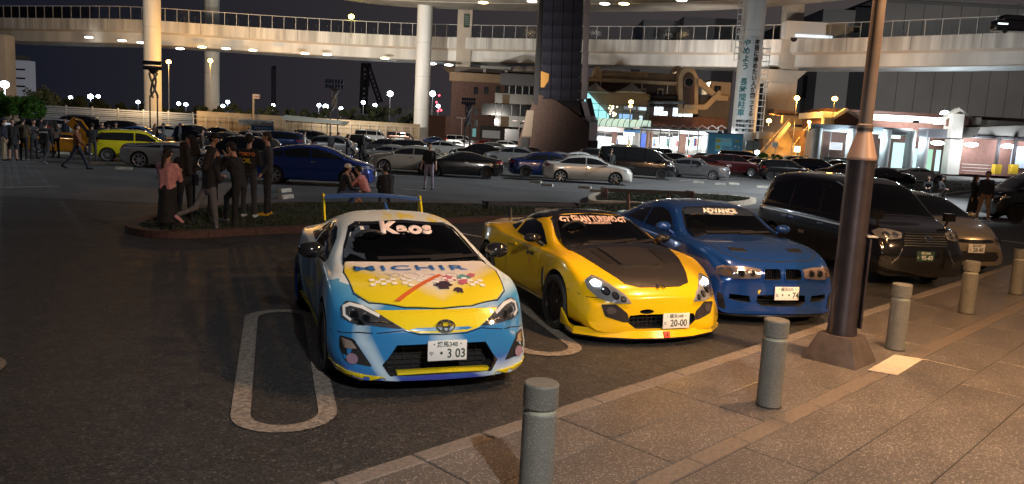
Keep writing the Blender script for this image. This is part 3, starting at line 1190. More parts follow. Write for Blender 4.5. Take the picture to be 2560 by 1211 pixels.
for k in range(26):
    x, y = 1518 + hm.gauss(12, 7), 236 + hm.random() * 58
    c = AT(x, y, D + 1.5)
    MB().ball((0, 0, 0), .13, 6, 5).build('fairy_lamp', glow('fairy_lamp_' + 'ab'[k % 2], ((1, .72, .35), (1, .95, .85))[k % 2], 5.), gh, None, c - gh.location)
for k in range(9):   # glazed walkway arches
    x = 1498 + 15 * k
    p0, p1 = AT(x, 318, D - 2), AT(x + 12, 318, D - 2)
    MB().tube([(p0.x + (p1.x - p0.x) * (1 - cos(t)) - gh.location.x, p0.y - gh.location.y - .0, p0.z + sin(t) * 1.3) for t in [pi * .5 * j / 6 for j in range(7)]], .05, 5).build('walkway_rib', DSTEEL, gh)
Q('walkway_glow', 1496, 299, 1626, 318, D - 1.5, .3, M('walkway_glass', (.40, .50, .40), .3, emit=(.65, .92, .80), es=.7), gh)

# ------------------------------------------------------------------ shop front under a white canopy
sf = empty('shop_front', GX(1650, 110), 0, 'brightly lit shop front below the vaulted building', 'building')
D = 110.
Q('back_wall', 1488, 330, 1815, 400, D + 4, 1, M('shop_wall', (.55, .52, .48), .7), sf)
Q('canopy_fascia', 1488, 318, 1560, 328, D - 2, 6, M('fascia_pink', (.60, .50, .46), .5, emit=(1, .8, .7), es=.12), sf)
SHOP = glow('shop_interior_light', (.92, .98, 1.), 4.)
SHOP2 = glow('shop_interior_dim', (.80, .95, 1.), 2.2)
for i, (x0, x1) in enumerate(((1494, 1512), (1514, 1528), (1545, 1560), (1562, 1580), (1632, 1646), (1648, 1664), (1666, 1680), (1683, 1698), (1716, 1732), (1734, 1750), (1758, 1770))):
    y0 = 334 + RND.uniform(0, 5)
    Q('lit_pane', x0, y0 + 6, x1, 374, D + 3.7, .2, SHOP if i % 3 else SHOP2, sf)
    Q('pane_header', x0, y0 - 2, x1, y0 + 5.2, D + 3.65, .2, M('header_dark', (.04, .035, .035), .5), sf)
for x0, x1 in ((1529, 1541), (1618, 1631), (1699, 1715)):
    Q('brick_pier', x0, 330, x1, 382, D + 3.2, 1, M('brick_pier', (.30, .17, .13), .8), sf)
Q('blue_sign', 1560, 331, 1586, 339, D + 1, .5, glow('sign_blue_white', (.62, .86, 1.), 3.2), sf)
Q('blue_banner', 1602, 334, 1614, 372, D + 2, .1, M('banner_blue', (.05, .10, .42), .5, emit=(.1, .25, 1), es=.25), sf)
Q('blue_fascia', 1538, 325, 1600, 331, D + .8, .6, M('fascia_blue', (.04, .14, .30), .5), sf)
r5 = random.Random(9)
for k in range(14):
    x = 1500 + 270 * r5.random()
    Q('poster', x, 346 + r5.random() * 14, x + 3 + 4 * r5.random(), 366, D + 3.5, .05, M('poster_' + 'abcd'[k % 4], ((.6, .12, .1), (.15, .25, .6), (.7, .5, .2), (.1, .3, .25))[k % 4], .5), sf)
cn = empty('white_canopy', GX(1700, 106), 0, 'white steel canopy on thin posts in front of the shops', 'canopy')
D = 106.
Q('canopy_roof', 1600, 322, 1808, 327, D, 6, M('canopy_white', (.70, .68, .66), .5), cn)
Q('canopy_soffit_light', 1700, 328, 1808, 337, D + .6, .4, glow('soffit_strip', (1, .97, .93), 3.0), cn)
for k in range(9):
    x = 1600 + 24 * k
    Q('canopy_post', x, 318, x + 2.4, 384, D - .1, .16, WHITEP, cn)
    p0, p1 = AT(x, 322, D - .2), AT(x + 12, 314, D - .2)
    p2 = AT(x + 24, 322, D - .2)
    MB().tube([p0 - cn.location, p1 - cn.location, p2 - cn.location], .06, 5).build('canopy_brace', WHITEP, cn)

ib = empty('information_board', GX(1812, 97), 0, 'big blue information board with a map under the banner column', 'sign')
D = 97.
BLUE = M('board_blue', (.035, .17, .30), .5, emit=(.12, .45, .7), es=.06)
Q('board', 1770, 336, 1856, 392, D, .8, BLUE, ib)
Q('map_panel', 1788, 346, 1829, 378, D - .06, .05, M('map_blue', (.12, .38, .50), .5, emit=(.2, .6, .8), es=.10), ib)
for x0, y0, x1, y1, c in ((1790, 348, 1802, 356, (.60, .52, .12)), (1790, 364, 1801, 373, (.62, .52, .08)), (1806, 350, 1826, 354, (.55, .65, .65)), (1806, 366, 1826, 376, (.10, .30, .45)), (1838, 352, 1848, 356, (.6, .7, .72)), (1836, 364, 1841, 368, (.7, .75, .75)), (1845, 366, 1849, 372, (.7, .75, .75)), (1838, 376, 1846, 384, (.6, .7, .72))):
    Q('map_field', x0, y0, x1, y1, D - .10, .04, M('mf%d' % int(c[0] * 100 + c[1] * 10), c, .5), ib)
Q('board_frame', 1768, 333, 1858, 336, D - .1, 1, M('board_edge', (.03, .10, .18), .5), ib)
Q('light_trough', 1800, 386, 1854, 391, D - .5, .3, glow('trough_cyan', (.4, .85, 1.), 1.6), ib)

# ------------------------------------------------------------------ orange lit stairs
st = empty('outdoor_stairs', GX(1975, 108), 0, 'wide outdoor stairs bathed in orange sodium light', 'stairs')
D = 106.
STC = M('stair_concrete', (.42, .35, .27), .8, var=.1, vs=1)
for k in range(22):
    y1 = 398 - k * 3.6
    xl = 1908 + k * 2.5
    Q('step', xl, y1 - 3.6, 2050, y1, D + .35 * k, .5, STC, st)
QP('stringer', [(1896, 398), (1908, 398), (1978, 312), (1972, 306)], D - .3, .4, STC, st)
for x0, y0, x1, y1 in ((1900, 380, 1975, 296), (1978, 372, 2030, 300)):
    MB().tube([AT(x0, y0, D - .4) - st.location, AT(x1, y1, D + 5) - st.location], .06, 6).build('handrail', M('rail_pale', (.6, .5, .38), .5), st)
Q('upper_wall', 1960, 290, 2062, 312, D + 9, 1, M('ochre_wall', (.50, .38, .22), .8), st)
Q('upper_roof', 1945, 283, 2070, 290, D + 8, 3, M('roof_brown', (.09, .05, .035), .8), st)
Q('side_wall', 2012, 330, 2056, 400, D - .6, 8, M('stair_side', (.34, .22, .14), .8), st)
Q('low_box', 1898, 330, 1934, 348, D - 1, 2, STC, st)
QP('gable_canopy', [(1935, 272), (1990, 280), (1996, 284), (1935, 284)], D + 7, 3, M('gable_tan', (.24, .16, .11), .7), st)

# ------------------------------------------------------------------ low white building at right
wb = empty('white_building', GX(2300, 104), 0, 'low white trimmed building with two gables and lit arcade at right', 'building')
D = 102.
WTR = M('trim_white', (.66, .66, .62), .6, var=.05, vs=1)
Q('brick_wall', 2058, 305, 2620, 440, D + 3.5, 8, M('brick_plum', (.16, .085, .07), .8, var=.12, vs=2), wb)
Q('cornice', 2062, 294, 2620, 309, D + 2.6, 9, WTR, wb)
Q('parapet_tile', 2070, 286, 2620, 293, D + 4, 7, M('tile_maroon', (.07, .03, .025), .6), wb)
for x in (2117, 2398):
    w = 56
    QP('gable', [(x - w, 312), (x - w, 294), (x - 35, 294), (x, 270), (x + 35, 294), (x + w, 294), (x + w, 312)], D + 2.2, 1, WTR, wb)
    QP('gable_brick', [(x - 31, 316), (x - 31, 300), (x, 280), (x + 31, 300), (x + 31, 316)], D + 2.0, .3, M('brick_plum', (.16, .085, .07), .8, var=.12, vs=2), wb)
Q('corner_pier', 2380, 286, 2408, 345, D + 1.2, 2, WTR, wb)
Q('arcade_beam', 2030, 316, 2280, 328, D + .2, 1.2, M('beam_blue_grey', (.42, .46, .52), .5), wb)
Q('arcade_ceiling', 2030, 329, 2280, 333, D + .6, 3, M('ceiling_white', (.7, .72, .72), .6), wb)
for x in (2034, 2120, 2205, 2266, 2300):
    c = GX(x, D + .4)
    h = AT(x, 320 + (x - 2034) * .02, D + .4).z
    MB().lathe([(.62, 0), (.62, h)], 20).build('round_pillar', M('pillar_pale', (.58, .60, .62), .5), wb, 30, Vector((c.x, c.y, 0)) - wb.location)
CYAN = glow('arcade_light_cool', (.62, .97, .95), 1.3)
GRN = glow('arcade_light_green', (.55, .98, .72), .9)
for x0, x1, y0, y1, m in ((2148, 2166, 346, 382, GRN), (2210, 2222, 350, 408, CYAN), (2232, 2262, 358, 420, CYAN), (2276, 2296, 372, 424, CYAN), (2312, 2330, 374, 426, GRN), (2340, 2350, 376, 428, CYAN)):
    Q('lit_recess', x0, y0, x1, y1, D + 3.3, .2, m, wb)
Q('notice_board', 2076, 357, 2106, 375, D + 1.5, .3, glow('notice_lit', (.95, .98, 1.), 1.0), wb)
for k in range(5):
    Q('notice_line', 2079, 359 + 3 * k, 2103, 360.3 + 3 * k, D + 1.45, .04, M('notice_ink', (.25, .28, .35), .6), wb)
for x in (2140, 2210, 2242):
    Q('hanging_sign', x - 11, 339, x + 9, 347, D + 1, .3, glow('sign_soft_white', (.85, 1, .98), 1.6), wb)
Q('fabric_screen', 2298, 322, 2368, 344, D - .2, .2, M('screen_grey', (.30, .31, .35), .5), wb)
QP('big_awning', [(2452, 318), (2620, 312), (2620, 352), (2438, 345)], D - 1.2, 5, M('awning_grey', (.24, .24, .23), .6), wb)
Q('awning_edge', 2438, 344, 2620, 349, D - 1.4, .4, M('awning_edge', (.05, .05, .06), .5), wb)
Q('pink_brick_wall', 2402, 352, 2620, 440, D + 2.2, 1, M('brick_pink', (.23, .125, .105), .8, var=.1, vs=2), wb)
Q('white_pier', 2372, 350, 2402, 436, D + 1.2, 1.5, WTR, wb)
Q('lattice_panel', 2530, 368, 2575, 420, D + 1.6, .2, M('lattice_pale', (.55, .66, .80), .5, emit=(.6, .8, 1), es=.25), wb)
for x, y in ((2344, 358), (2428, 362), (2520, 366), (2580, 368)):
    c = AT(x, y, D + .8)
    MB().ball((0, 0, 0), 1., 12, 8, sc=(.9, .6, .28)).build('ceiling_lamp', glow('arcade_lamp', (.95, .97, 1.), 22.), wb, 60, c - wb.location)
for x in (2496, 2538):
    Q('awning_post', x - 3, 345, x + 3, 415, D - 2, .3, DSTEEL, wb)
    Q('post_guard', x - 8, 412, x + 8, 436, D - 2.3, .8, M('guard_yellow', (.60, .40, .03), .5), wb)
for k in range(3):
    Q('hand_rail', 2405, 412 + k * 8, 2500, 413.5 + k * 8, D - 1.5, .08, WHITEP, wb)
Q('ledge', 2058, 396, 2180, 412, D - 1., .6, M('ledge_grey', (.26, .27, .27), .7), wb)

wh = empty('warehouse', GX(2400, 190), 0, 'huge plain grey warehouse behind the white building', 'building')
D = 185.
WHM = M('cladding_grey', (.30, .295, .29), .8, var=.08, vs=.12)
Q('main_wall', 2195, 22, 2900, 430, D, 40, WHM, wh)
Q('stair_core', 2118, 30, 2196, 400, D + 4, 30, M('cladding_dark', (.030, .033, .040), .8), wh)
Q('side_block', 2040, 34, 2118, 400, D + 2, 30, M('cladding_mid', (.24, .24, .24), .8), wh)
Q('lower_block', 1960, 62, 2042, 400, D + 8, 30, M('cladding_low', (.13, .135, .14), .8), wh)
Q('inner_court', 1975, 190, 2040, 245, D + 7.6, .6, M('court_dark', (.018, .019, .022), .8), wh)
Q('roof_line', 2195, 16, 2900, 22, D - .5, 40, M('roofline', (.20, .20, .20), .7), wh)
for k in range(14):
    Q('cladding_seam', 2240 + 46 * k, 22, 2241.2 + 46 * k, 430, D - .06, .1, M('seam_grey', (.10, .10, .10), .8), wh)

# far grey block seen between decks, behind the centre
fb = empty('far_block', GX(1750, 230), 0, 'faint grey industrial block behind the viaduct above the vaulted roof', 'building')
Q('wall', 1600, 58, 1700, 330, 235, 20, M('far_grey', (.40, .40, .42), .9), fb)
Q('wall_step', 1700, 52, 1830, 330, 230, 20, M('far_grey2', (.34, .34, .36), .9), fb)
Q('louvre', 1664, 80, 1690, 100, 228.5, .5, M('louvre_dark', (.015, .015, .017), .8), fb)

# white block far left
lb = empty('office_block', GX(50, 260), 0, 'white office block with dark window bands at far left', 'building')
D = 255.
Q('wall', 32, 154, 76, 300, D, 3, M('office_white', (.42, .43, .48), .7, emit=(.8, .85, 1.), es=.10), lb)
for y in (172, 194, 214):
    Q('window_band', 34, y, 62, y + 4, D - .2, .3, DARKW, lb)
Q('stair_tower', 28, 138, 48, 160, D + 6, 6, M('tower_grey', (.20, .20, .21), .8), lb)

# ------------------------------------------------------------------ cars
def pchip(pts):
    xs = np.array([p[0] for p in pts], float)
    ys = np.array([p[1] for p in pts], float)
    if len(xs) == 1:
        return lambda x: np.full(np.shape(x), ys[0])
    h = np.diff(xs)
    d = np.diff(ys) / h
    m = np.zeros_like(ys)
    for i in range(1, len(xs) - 1):
        if d[i - 1] * d[i] > 0:
            w1, w2 = 2 * h[i] + h[i - 1], h[i] + 2 * h[i - 1]
            m[i] = (w1 + w2) / (w1 / d[i - 1] + w2 / d[i])
    m[0], m[-1] = d[0], d[-1]

    def f(x):
        x = np.clip(np.asarray(x, float), xs[0], xs[-1])
        i = np.clip(np.searchsorted(xs, x) - 1, 0, len(xs) - 2)
        t = (x - xs[i]) / h[i]
        a, b = ys[i], ys[i + 1]
        return a * (2 * t**3 - 3 * t**2 + 1) + m[i] * h[i] * (t**3 - 2 * t**2 + t) + b * (-2 * t**3 + 3 * t**2) + m[i + 1] * h[i] * (t**3 - t**2)
    return f


def sstep(t):
    t = np.clip(t, 0, 1)
    return t * t * (3 - 2 * t)


def car_shell(S, nx=64, segs=(2, 2, 3, 5, 3, 7, 4, 5)):
    """closed skin of a car: x forward, y left, z up, origin on the ground midway between the axles"""
    x0, x1 = S['tail'], S['nose']
    C = {k: pchip(S[k]) for k in ('zb', 'w', 'zs', 'ws', 'zt', 'wt', 'zr')}
    u = np.linspace(0, 1, nx)
    u = .5 - .5 * np.cos(pi * u)
    u = .35 * u + .65 * np.linspace(0, 1, nx)
    xs = x0 + (x1 - x0) * u
    rings = []

    def section(x):
        zb, w, zs, ws, zt, wt, zr = (float(C[k](x)) for k in ('zb', 'w', 'zs', 'ws', 'zt', 'wt', 'zr'))
        cy = [0, .80 * w, .955 * w, w, ws + .45 * (w - ws), ws, wt, .62 * wt, 0]
        cz = [zb, zb, zb + .05, zb + S.get('wz', .42) * (zs - zb), zs - S.get('sh', .06), zs, zr, zt - .25 * (zt - zr), zt]
        k = np.arange(9.)
        t = np.concatenate([[i + j / n for j in range(n)] for i, n in enumerate(segs)] + [[8.]])
        return pchip(list(zip(k, cy)))(t), pchip(list(zip(k, cz)))(t)
    for x in xs:
        y, z = section(x)
        rings.append((np.full(len(y), x), y, z))
    NC = 9

    def cap(i, sgn):
        x, y, z = rings[i]
        zc = .5 * (z.min() + z.max())
        out = []
        for k in range(1, NC):
            s = 1 - k / NC
            out.append((x + sgn * .012 * (1 - s**3), y * s, zc + (z - zc) * s))
        return out, (float(x[0]) + sgn * .012, 0., zc)
    c0, p0 = cap(0, -1)
    c1, p1 = cap(-1, 1)
    rings = c0[::-1] + rings + c1
    m = len(rings[0][1])
    V = []
    for x, y, z in rings:
        V += [(x[i], y[i], z[i]) for i in range(m)]
        V += [(x[i], -y[i], z[i]) for i in range(m - 2, 0, -1)]
    n = 2 * m - 2
    V.append(p0)
    V.append(p1)
    V = np.array(V, float)
    W = max(p[1] for p in S['w'])
    X, Y, Z = V[:, 0].copy(), V[:, 1].copy(), V[:, 2].copy()
    sf = sstep((X - S.get('bf0', .9)) / (x1 - S.get('bf0', .9)))
    sr = sstep((S.get('br0', -.9) - X) / (S.get('br0', -.9) - x0))
    V[:, 0] += -sf * S.get('bow_f', .25) * np.abs(Y / W)**S.get('bp', 2.4) + sr * S.get('bow_r', .15) * np.abs(Y / W)**2.4
    if 'lean_f' in S:
        V[:, 0] += sf**3 * pchip(S['lean_f'])(Z)
    if 'lean_r' in S:
        V[:, 0] += sr**3 * pchip(S['lean_r'])(Z)
    for bx, amp, wd, zt in S.get('bulge', ()):
        g = np.exp(-((X - bx) / wd)**2) * np.clip((zt - Z) / .15, 0, 1)
        V[:, 1] += np.sign(Y) * amp * g * np.clip(np.abs(Y) / W * 2 - 1, 0, 1)
    F = []
    R = len(rings)
    for i in range(R - 1):
        for j in range(n):
            a, b = i * n + j, i * n + (j + 1) % n
            F.append((a, b, b + n, a + n))
    for j in range(n):
        F.append(((j + 1) % n, j, R * n))
        F.append(((R - 1) * n + j, (R - 1) * n + (j + 1) % n, R * n + 1))
    me = bpy.data.meshes.new('shell')
    me.from_pydata(V.tolist(), [], F)
    bm = bmesh.new()
    bm.from_mesh(me)
    bmesh.ops.recalc_face_normals(bm, faces=bm.faces)
    bm.to_mesh(me)
    bm.free()
    return me


def bvh_of(me):
    bm = bmesh.new()
    bm.from_mesh(me)
    t = BVHTree.FromBMesh(bm)
    bm.free()
    return t


def cut(me, cutters):
    """take real openings out of a closed mesh; the cut faces get material slot 1"""
    if not me.materials:
        me.materials.append(M('cavity', (.012, .012, .013), .8))
        me.materials.append(M('cavity', (.012, .012, .013), .8))
    a = bpy.data.objects.new('a', me)
    TMP.objects.link(a)
    tmp = [a]
    for cm in cutters:
        c = bpy.data.objects.new('c', cm)
        TMP.objects.link(c)
        tmp.append(c)
        md = a.modifiers.new('b', 'BOOLEAN')
        md.operation = 'DIFFERENCE'
        md.solver = 'EXACT'
        md.object = c
        md.material_mode = 'INDEX'
    dg = bpy.context.evaluated_depsgraph_get()
    out = bpy.data.meshes.new_from_object(a.evaluated_get(dg))
    for o in tmp:
        bpy.data.objects.remove(o)
    return out


def dark_mesh(mb):
    mb.mi = [1] * len(mb.f)
    me = mb.mesh('cutter')
    d = M('cavity', (.012, .012, .013), .8)
    me.materials.append(d)
    me.materials.append(d)
    return me


AXES = {'front': (Vector((1, 0, 0)), Vector((0, 1, 0)), Vector((0, 0, 1))),
        'rear': (Vector((-1, 0, 0)), Vector((0, 1, 0)), Vector((0, 0, 1))),
        'left': (Vector((0, 1, 0)), Vector((1, 0, 0)), Vector((0, 0, 1))),
        'right': (Vector((0, -1, 0)), Vector((1, 0, 0)), Vector((0, 0, 1))),
        'top': (Vector((0, 0, 1)), Vector((0, 1, 0)), Vector((1, 0, 0)))}


def drape(me, bvh, view, off, step, depth=.012):
    """lay a flat mesh (given in the two axes of a view) on the skin, as a sheet with thickness"""
    n, a, b = AXES[view]
    bm = bmesh.new()
    bm.from_mesh(me)
    if step:
        xs = [v.co.x for v in bm.verts]
        ys = [v.co.y for v in bm.verts]
        for ax, lo, hi in ((0, min(xs), max(xs)), (1, min(ys), max(ys))):
            k = int((hi - lo) / step)
            for i in range(1, k + 1):
                c = lo + (hi - lo) * i / (k + 1)
                co = (c, 0, 0) if ax == 0 else (0, c, 0)
                no = (1, 0, 0) if ax == 0 else (0, 1, 0)
                bmesh.ops.bisect_plane(bm, geom=bm.verts[:] + bm.edges[:] + bm.faces[:], plane_co=co, plane_no=no)
    for v in bm.verts:
        q = a * v.co.x + b * v.co.y
        hit = bvh.ray_cast(q + n * 6, -n)
        if hit[0] is None:
            hit = bvh.find_nearest(q + n * 1.5)
            loc = hit[0]
        else:
            loc = hit[0]
        nr = hit[1]
        if nr.dot(n) < 0:
            nr = -nr
        v.co = loc + (n * .5 + nr * .5) * off
    if depth:
        r = bmesh.ops.extrude_face_region(bm, geom=list(bm.faces))
        for g in r['geom']:
            if isinstance(g, bmesh.types.BMVert):
                g.co -= n * depth
    bmesh.ops.recalc_face_normals(bm, faces=bm.faces)
    bm.to_mesh(me)
    bm.free()
    return me


def rounded(poly, r=.015, n=3):
    """polygon with softened corners"""
    out = []
    m = len(poly)
    for i in range(m):
        p, q, s = Vector(poly[i - 1]), Vector(poly[i]), Vector(poly[(i + 1) % m])
        d1, d2 = (p - q), (s - q)
        k = min(r, d1.length * .45, d2.length * .45)
        a, b = q + d1.normalized() * k, q + d2.normalized() * k
        for j in range(n + 1):
            t = j / n
            out.append(tuple(a * (1 - t)**2 + q * 2 * t * (1 - t) + b * t * t))
    return out


def mirror(half):
    """half outline (y >= 0, bottom to top) -> whole outline"""
    return [(y, z) for y, z in half] + [(-y, z) for y, z in reversed(half) if y > 1e-6]


def flip(poly):
    return [(-p[0], p[1]) for p in poly][::-1]


def patch(name, poly, bvh, view, mat, parent, off=.004, step=.08, depth=.012, r=.015, sm=50):
    me = bpy.data.meshes.new(name)
    if r:
        poly = rounded(poly, r)
    me.from_pydata([(p[0], p[1], 0) for p in poly], [], [tuple(range(len(poly)))])
    bm = bmesh.new()
    bm.from_mesh(me)
    bmesh.ops.triangulate(bm, faces=bm.faces)
    bm.to_mesh(me)
    bm.free()
    drape(me, bvh, view, off, step, depth)
    return link(name, me, mat, parent, sm)


def band(name, path, width, bvh, view, mat, parent, off=.004, step=.08, depth=.008, closed=False):
    """a strip of constant width along a line, laid on the skin"""
    pts = [Vector((p[0], p[1])) for p in path]
    n = len(pts)
    L, Rr = [], []
    for i in range(n):
        a = pts[(i - 1) % n if closed else max(i - 1, 0)]
        b = pts[(i + 1) % n if closed else min(i + 1, n - 1)]
        t = (b - a).normalized()
        nn = Vector((-t.y, t.x)) * width / 2
        L.append(pts[i] + nn)
        Rr.append(pts[i] - nn)
    me = bpy.data.meshes.new(name)
    vs = [(p.x, p.y, 0) for p in L + Rr]
    fs = [(i, (i + 1) % n, (i + 1) % n + n, i + n) for i in range(n if closed else n - 1)]
    me.from_pydata(vs, [], fs)
    drape(me, bvh, view, off, step, depth)
    return link(name, me, mat, parent, 50)


def lettering(name, body, size, at, bvh, view, mat, parent, bold=0., sx=1., shear=0., off=.006, spacing=1., rot=0., depth=0.003):
    me = text_mesh(body, size, bold, 'CENTER', sx, shear, spacing)
    # AXES: on the front the reader sees +y on his right; on the right flank +x on his right
    if view == 'left':
        me.transform(Matrix.Diagonal((-1, 1, 1, 1)))
    if rot:
        me.transform(Matrix.Rotation(rot, 4, 'Z'))
    me.transform(Matrix.Translation((at[0], at[1], 0)))
    drape(me, bvh, view, off, size * .5, depth)
    return link(name, me, mat, parent)


def rect(y0, z0, y1, z1):
    return [(y0, z0), (y1, z0), (y1, z1), (y0, z1)]


def add_wheel(car, x, y, r, w, side, rim_mat, spokes=10, tyre=None, lip=.78, kind='spoke'):
    """tyre with its rim; side = +1 left, -1 right (outer face)"""
    s = side
    o = w / 2
    prof = [(r * .70, -o * .9), (r * .93, -o), (r, -o * .72), (r, o * .72), (r * .95, o), (r * lip, o * .96), (r * lip * .97, o * .6)]
    wh = MB().lathe([(a, b * s) for a, b in prof], 32, (0, 0, 0), 'Y').build('wheel', tyre or M('tyre_rubber', (.014, .014, .015), .75, bump=.2, bs=60), car, 40)
    wh.location = (x, y, r)
    m = MB()
    q = r * lip
    m.lathe([(q * .99, o * .98 * s), (q * .9, o * .9 * s), (q * .86, o * .2 * s), (q * .86, -o * .3 * s), (q * .98, -o * .4 * s)], 32, (0, 0, 0), 'Y', close=False)
    m.f = m.f[:-2]
    m.mi = m.mi[:-2]
    m.lathe([(.001, o * .80 * s), (q * .2, o * .80 * s), (q * .24, o * .62 * s), (q * .24, o * .2 * s)], 16, (0, 0, 0), 'Y')
    for k in range(spokes):
        a = 2 * pi * k / spokes
        wd = q * (1.5 / spokes if kind == 'spoke' else 2.2 / spokes)
        for t in ((0,) if kind != 'twin' else (-.13, .13)):
            ca, sa = cos(a + t), sin(a + t)
            i_, e_ = q * .18, q * .92
            px, pz = -sa * wd / 2, ca * wd / 2
            vs = []
            for rad, yy, f in ((i_, o * .74, 1.), (e_, o * .82, .75)):
                for sg in (-1, 1):
                    for dy in (0, -.018):
                        vs.append((ca * rad + sg * px * f, (yy + dy) * s, sa * rad + sg * pz * f))
            m.add(vs, [(0, 2, 6, 4), (1, 5, 7, 3), (0, 4, 5, 1), (2, 3, 7, 6), (0, 1, 3, 2), (4, 6, 7, 5)])
    rm = m.build('rim', rim_mat, wh, 40)
    bd = MB().lathe([(q * .62, o * .25 * s), (q * .62, o * .1 * s)], 24, (0, 0, 0), 'Y').build('brake_disc', M('brake_steel', (.10, .10, .105), .5, .8), wh, 40)
    return wh


def plate_on(car, c, n_dir, tilt, top, kana, num, bg, fg, name='number_plate'):
    """Japanese number plate, 330 x 165 mm, facing n_dir (+1 front, -1 rear)"""
    p = MB().box((0, 0, 0), (.012, .33, .165)).build(name, bg, car, bev=.003)
    p.location = c
    p.rotation_euler = (0, tilt, 0) if n_dir > 0 else (0, tilt, pi)
    sign_text('plate_region', top, .05, fg, p, (.0065, 0, .05), (0, 1, 0), (0, 0, 1), .0006, t=.001)
    sign_text('plate_kana', kana, .042, fg, p, (.0065, -.135, -.025), (0, 1, 0), (0, 0, 1), .0006, t=.001)
    sign_text('plate_number', num, .105, fg, p, (.0065, .03, -.027), (0, 1, 0), (0, 0, 1), .0016, sx=.86, t=.001)
    return p


def mirror_part(car, x, y, z, mat, sx=.16, sy=.2, sz=.13, stalk=.1):
    for s in (1, -1):
        m = MB().ball((0, 0, 0), .5, 14, 10, sc=(sx, sy, sz))
        m.tube([(-.02, -s * sy * .3, -sz * .3), (.02, -s * (sy * .5 + stalk), -sz * .9)], [.025, .03], 8)
        me = m.build('door_mirror', mat, car, 60)
        me.location = (x, s * y, z)


def seat_part(car, x, y, mat):
    m = MB()
    m.box((0, 0, .18), (.48, .46, .16), ry=-.12)
    m.box((-.27, 0, .50), (.14, .44, .60), ry=-.22)
    m.box((-.36, 0, .86), (.10, .24, .18), ry=-.22)
    o = m.build('seat', mat, car, bev=.03)
    o.location = (x, y, .25)


def steering(car, x, y, z, mat):
    m = MB()
    pts = [(0, .18 * cos(2 * pi * k / 24), .18 * sin(2 * pi * k / 24)) for k in range(25)]
    m.tube(pts, .016, 8)
    m.box((0, 0, 0), (.05, .14, .12))
    m.box((0, 0, 0), (.02, .34, .035))
    m.box((0, 0, -.09), (.02, .04, .16))
    o = m.build('steering_wheel', mat, car, 40)
    o.location = (x, y, z)
    o.rotation_euler = (0, .42, 0)
S86 = dict(tail=-2.12, nose=2.13,
    zt=[(-2.12,.80),(-2.05,.95),(-1.5,1.0),(-.75,1.225),(-.15,1.285),(.3,1.235),(1.02,.93),(1.5,.86),(1.9,.735),(2.06,.64),(2.13,.56)],
    zr=[(-2.12,.76),(-2.05,.91),(-1.5,.97),(-.75,1.15),(-.15,1.205),(.25,1.165),(1.0,.915),(1.3,.88),(1.6,.82),(1.9,.70),(2.06,.60),(2.13,.52)],
    wt=[(-2.12,.5),(-1.5,.55),(-.75,.52),(-.15,.57),(.3,.59),(1.0,.72),(1.5,.71),(1.9,.63),(2.13,.55)],
    zs=[(-2.12,.7),(-2.0,.86),(-1.3,.93),(0,.885),(.8,.87),(1.0,.86),(1.3,.845),(1.7,.75),(1.95,.62),(2.13,.45)],
    ws=[(-2.12,.66),(-1.8,.78),(-1.2,.82),(0,.80),(1,.80),(1.4,.82),(1.8,.78),(2.13,.62)],
    w=[(-2.12,.72),(-1.8,.84),(-1.25,.885),(0,.85),(.8,.86),(1.3,.885),(1.75,.88),(2.0,.85),(2.13,.78)],
    zb=[(-2.12,.35),(-1.9,.24),(-1.6,.16),(1.6,.14),(1.95,.13),(2.13,.14)],
    bow_f=.26, bf0=1.25, bp=2.8, sh=.03, bow_r=.15, lean_f=[(.13,.03),(.3,0.),(.5,-.02),(.7,-.03)],
    bulge=[(1.285,.02,.42,.8),(-1.285,.03,.45,.85)])
SS2 = dict(tail=-2.05, nose=2.05,
    zt=[(-2.05,.76),(-1.97,.92),(-1.25,.97),(-.85,1.09),(-.4,1.225),(0,1.25),(.16,1.215),(.78,.925),(1.2,.85),(1.7,.735),(1.95,.63),(2.05,.53)],
    zr=[(-2.05,.72),(-1.97,.89),(-1.25,.95),(-.85,1.03),(-.4,1.15),(0,1.175),(.16,1.15),(.78,.91),(1.2,.86),(1.7,.72),(1.95,.60),(2.05,.49)],
    wt=[(-2.05,.5),(-1.25,.6),(-.85,.52),(-.4,.52),(0,.54),(.2,.57),(.78,.70),(1.2,.70),(1.7,.68),(2.05,.62)],
    zs=[(-2.05,.66),(-1.9,.84),(-1.2,.91),(-.6,.86),(.3,.84),(.75,.84),(1.15,.84),(1.6,.745),(1.9,.60),(2.05,.45)],
    ws=[(-2.05,.66),(-1.8,.78),(-1.2,.83),(-.3,.80),(.7,.79),(1.2,.83),(1.7,.80),(2.05,.70)],
    w=[(-2.05,.70),(-1.8,.84),(-1.2,.90),(0,.85),(.7,.865),(1.2,.91),(1.65,.90),(1.95,.87),(2.05,.82)],
    zb=[(-2.05,.30),(-1.7,.18),(1.6,.16),(2.05,.15)],
    bow_f=.21, bf0=1.2, bp=3.2, sh=.03, bow_r=.18, lean_f=[(.13,.02),(.3,0.),(.5,-.02)],
    bulge=[(1.2,.03,.42,.78),(-1.2,.035,.45,.85)])
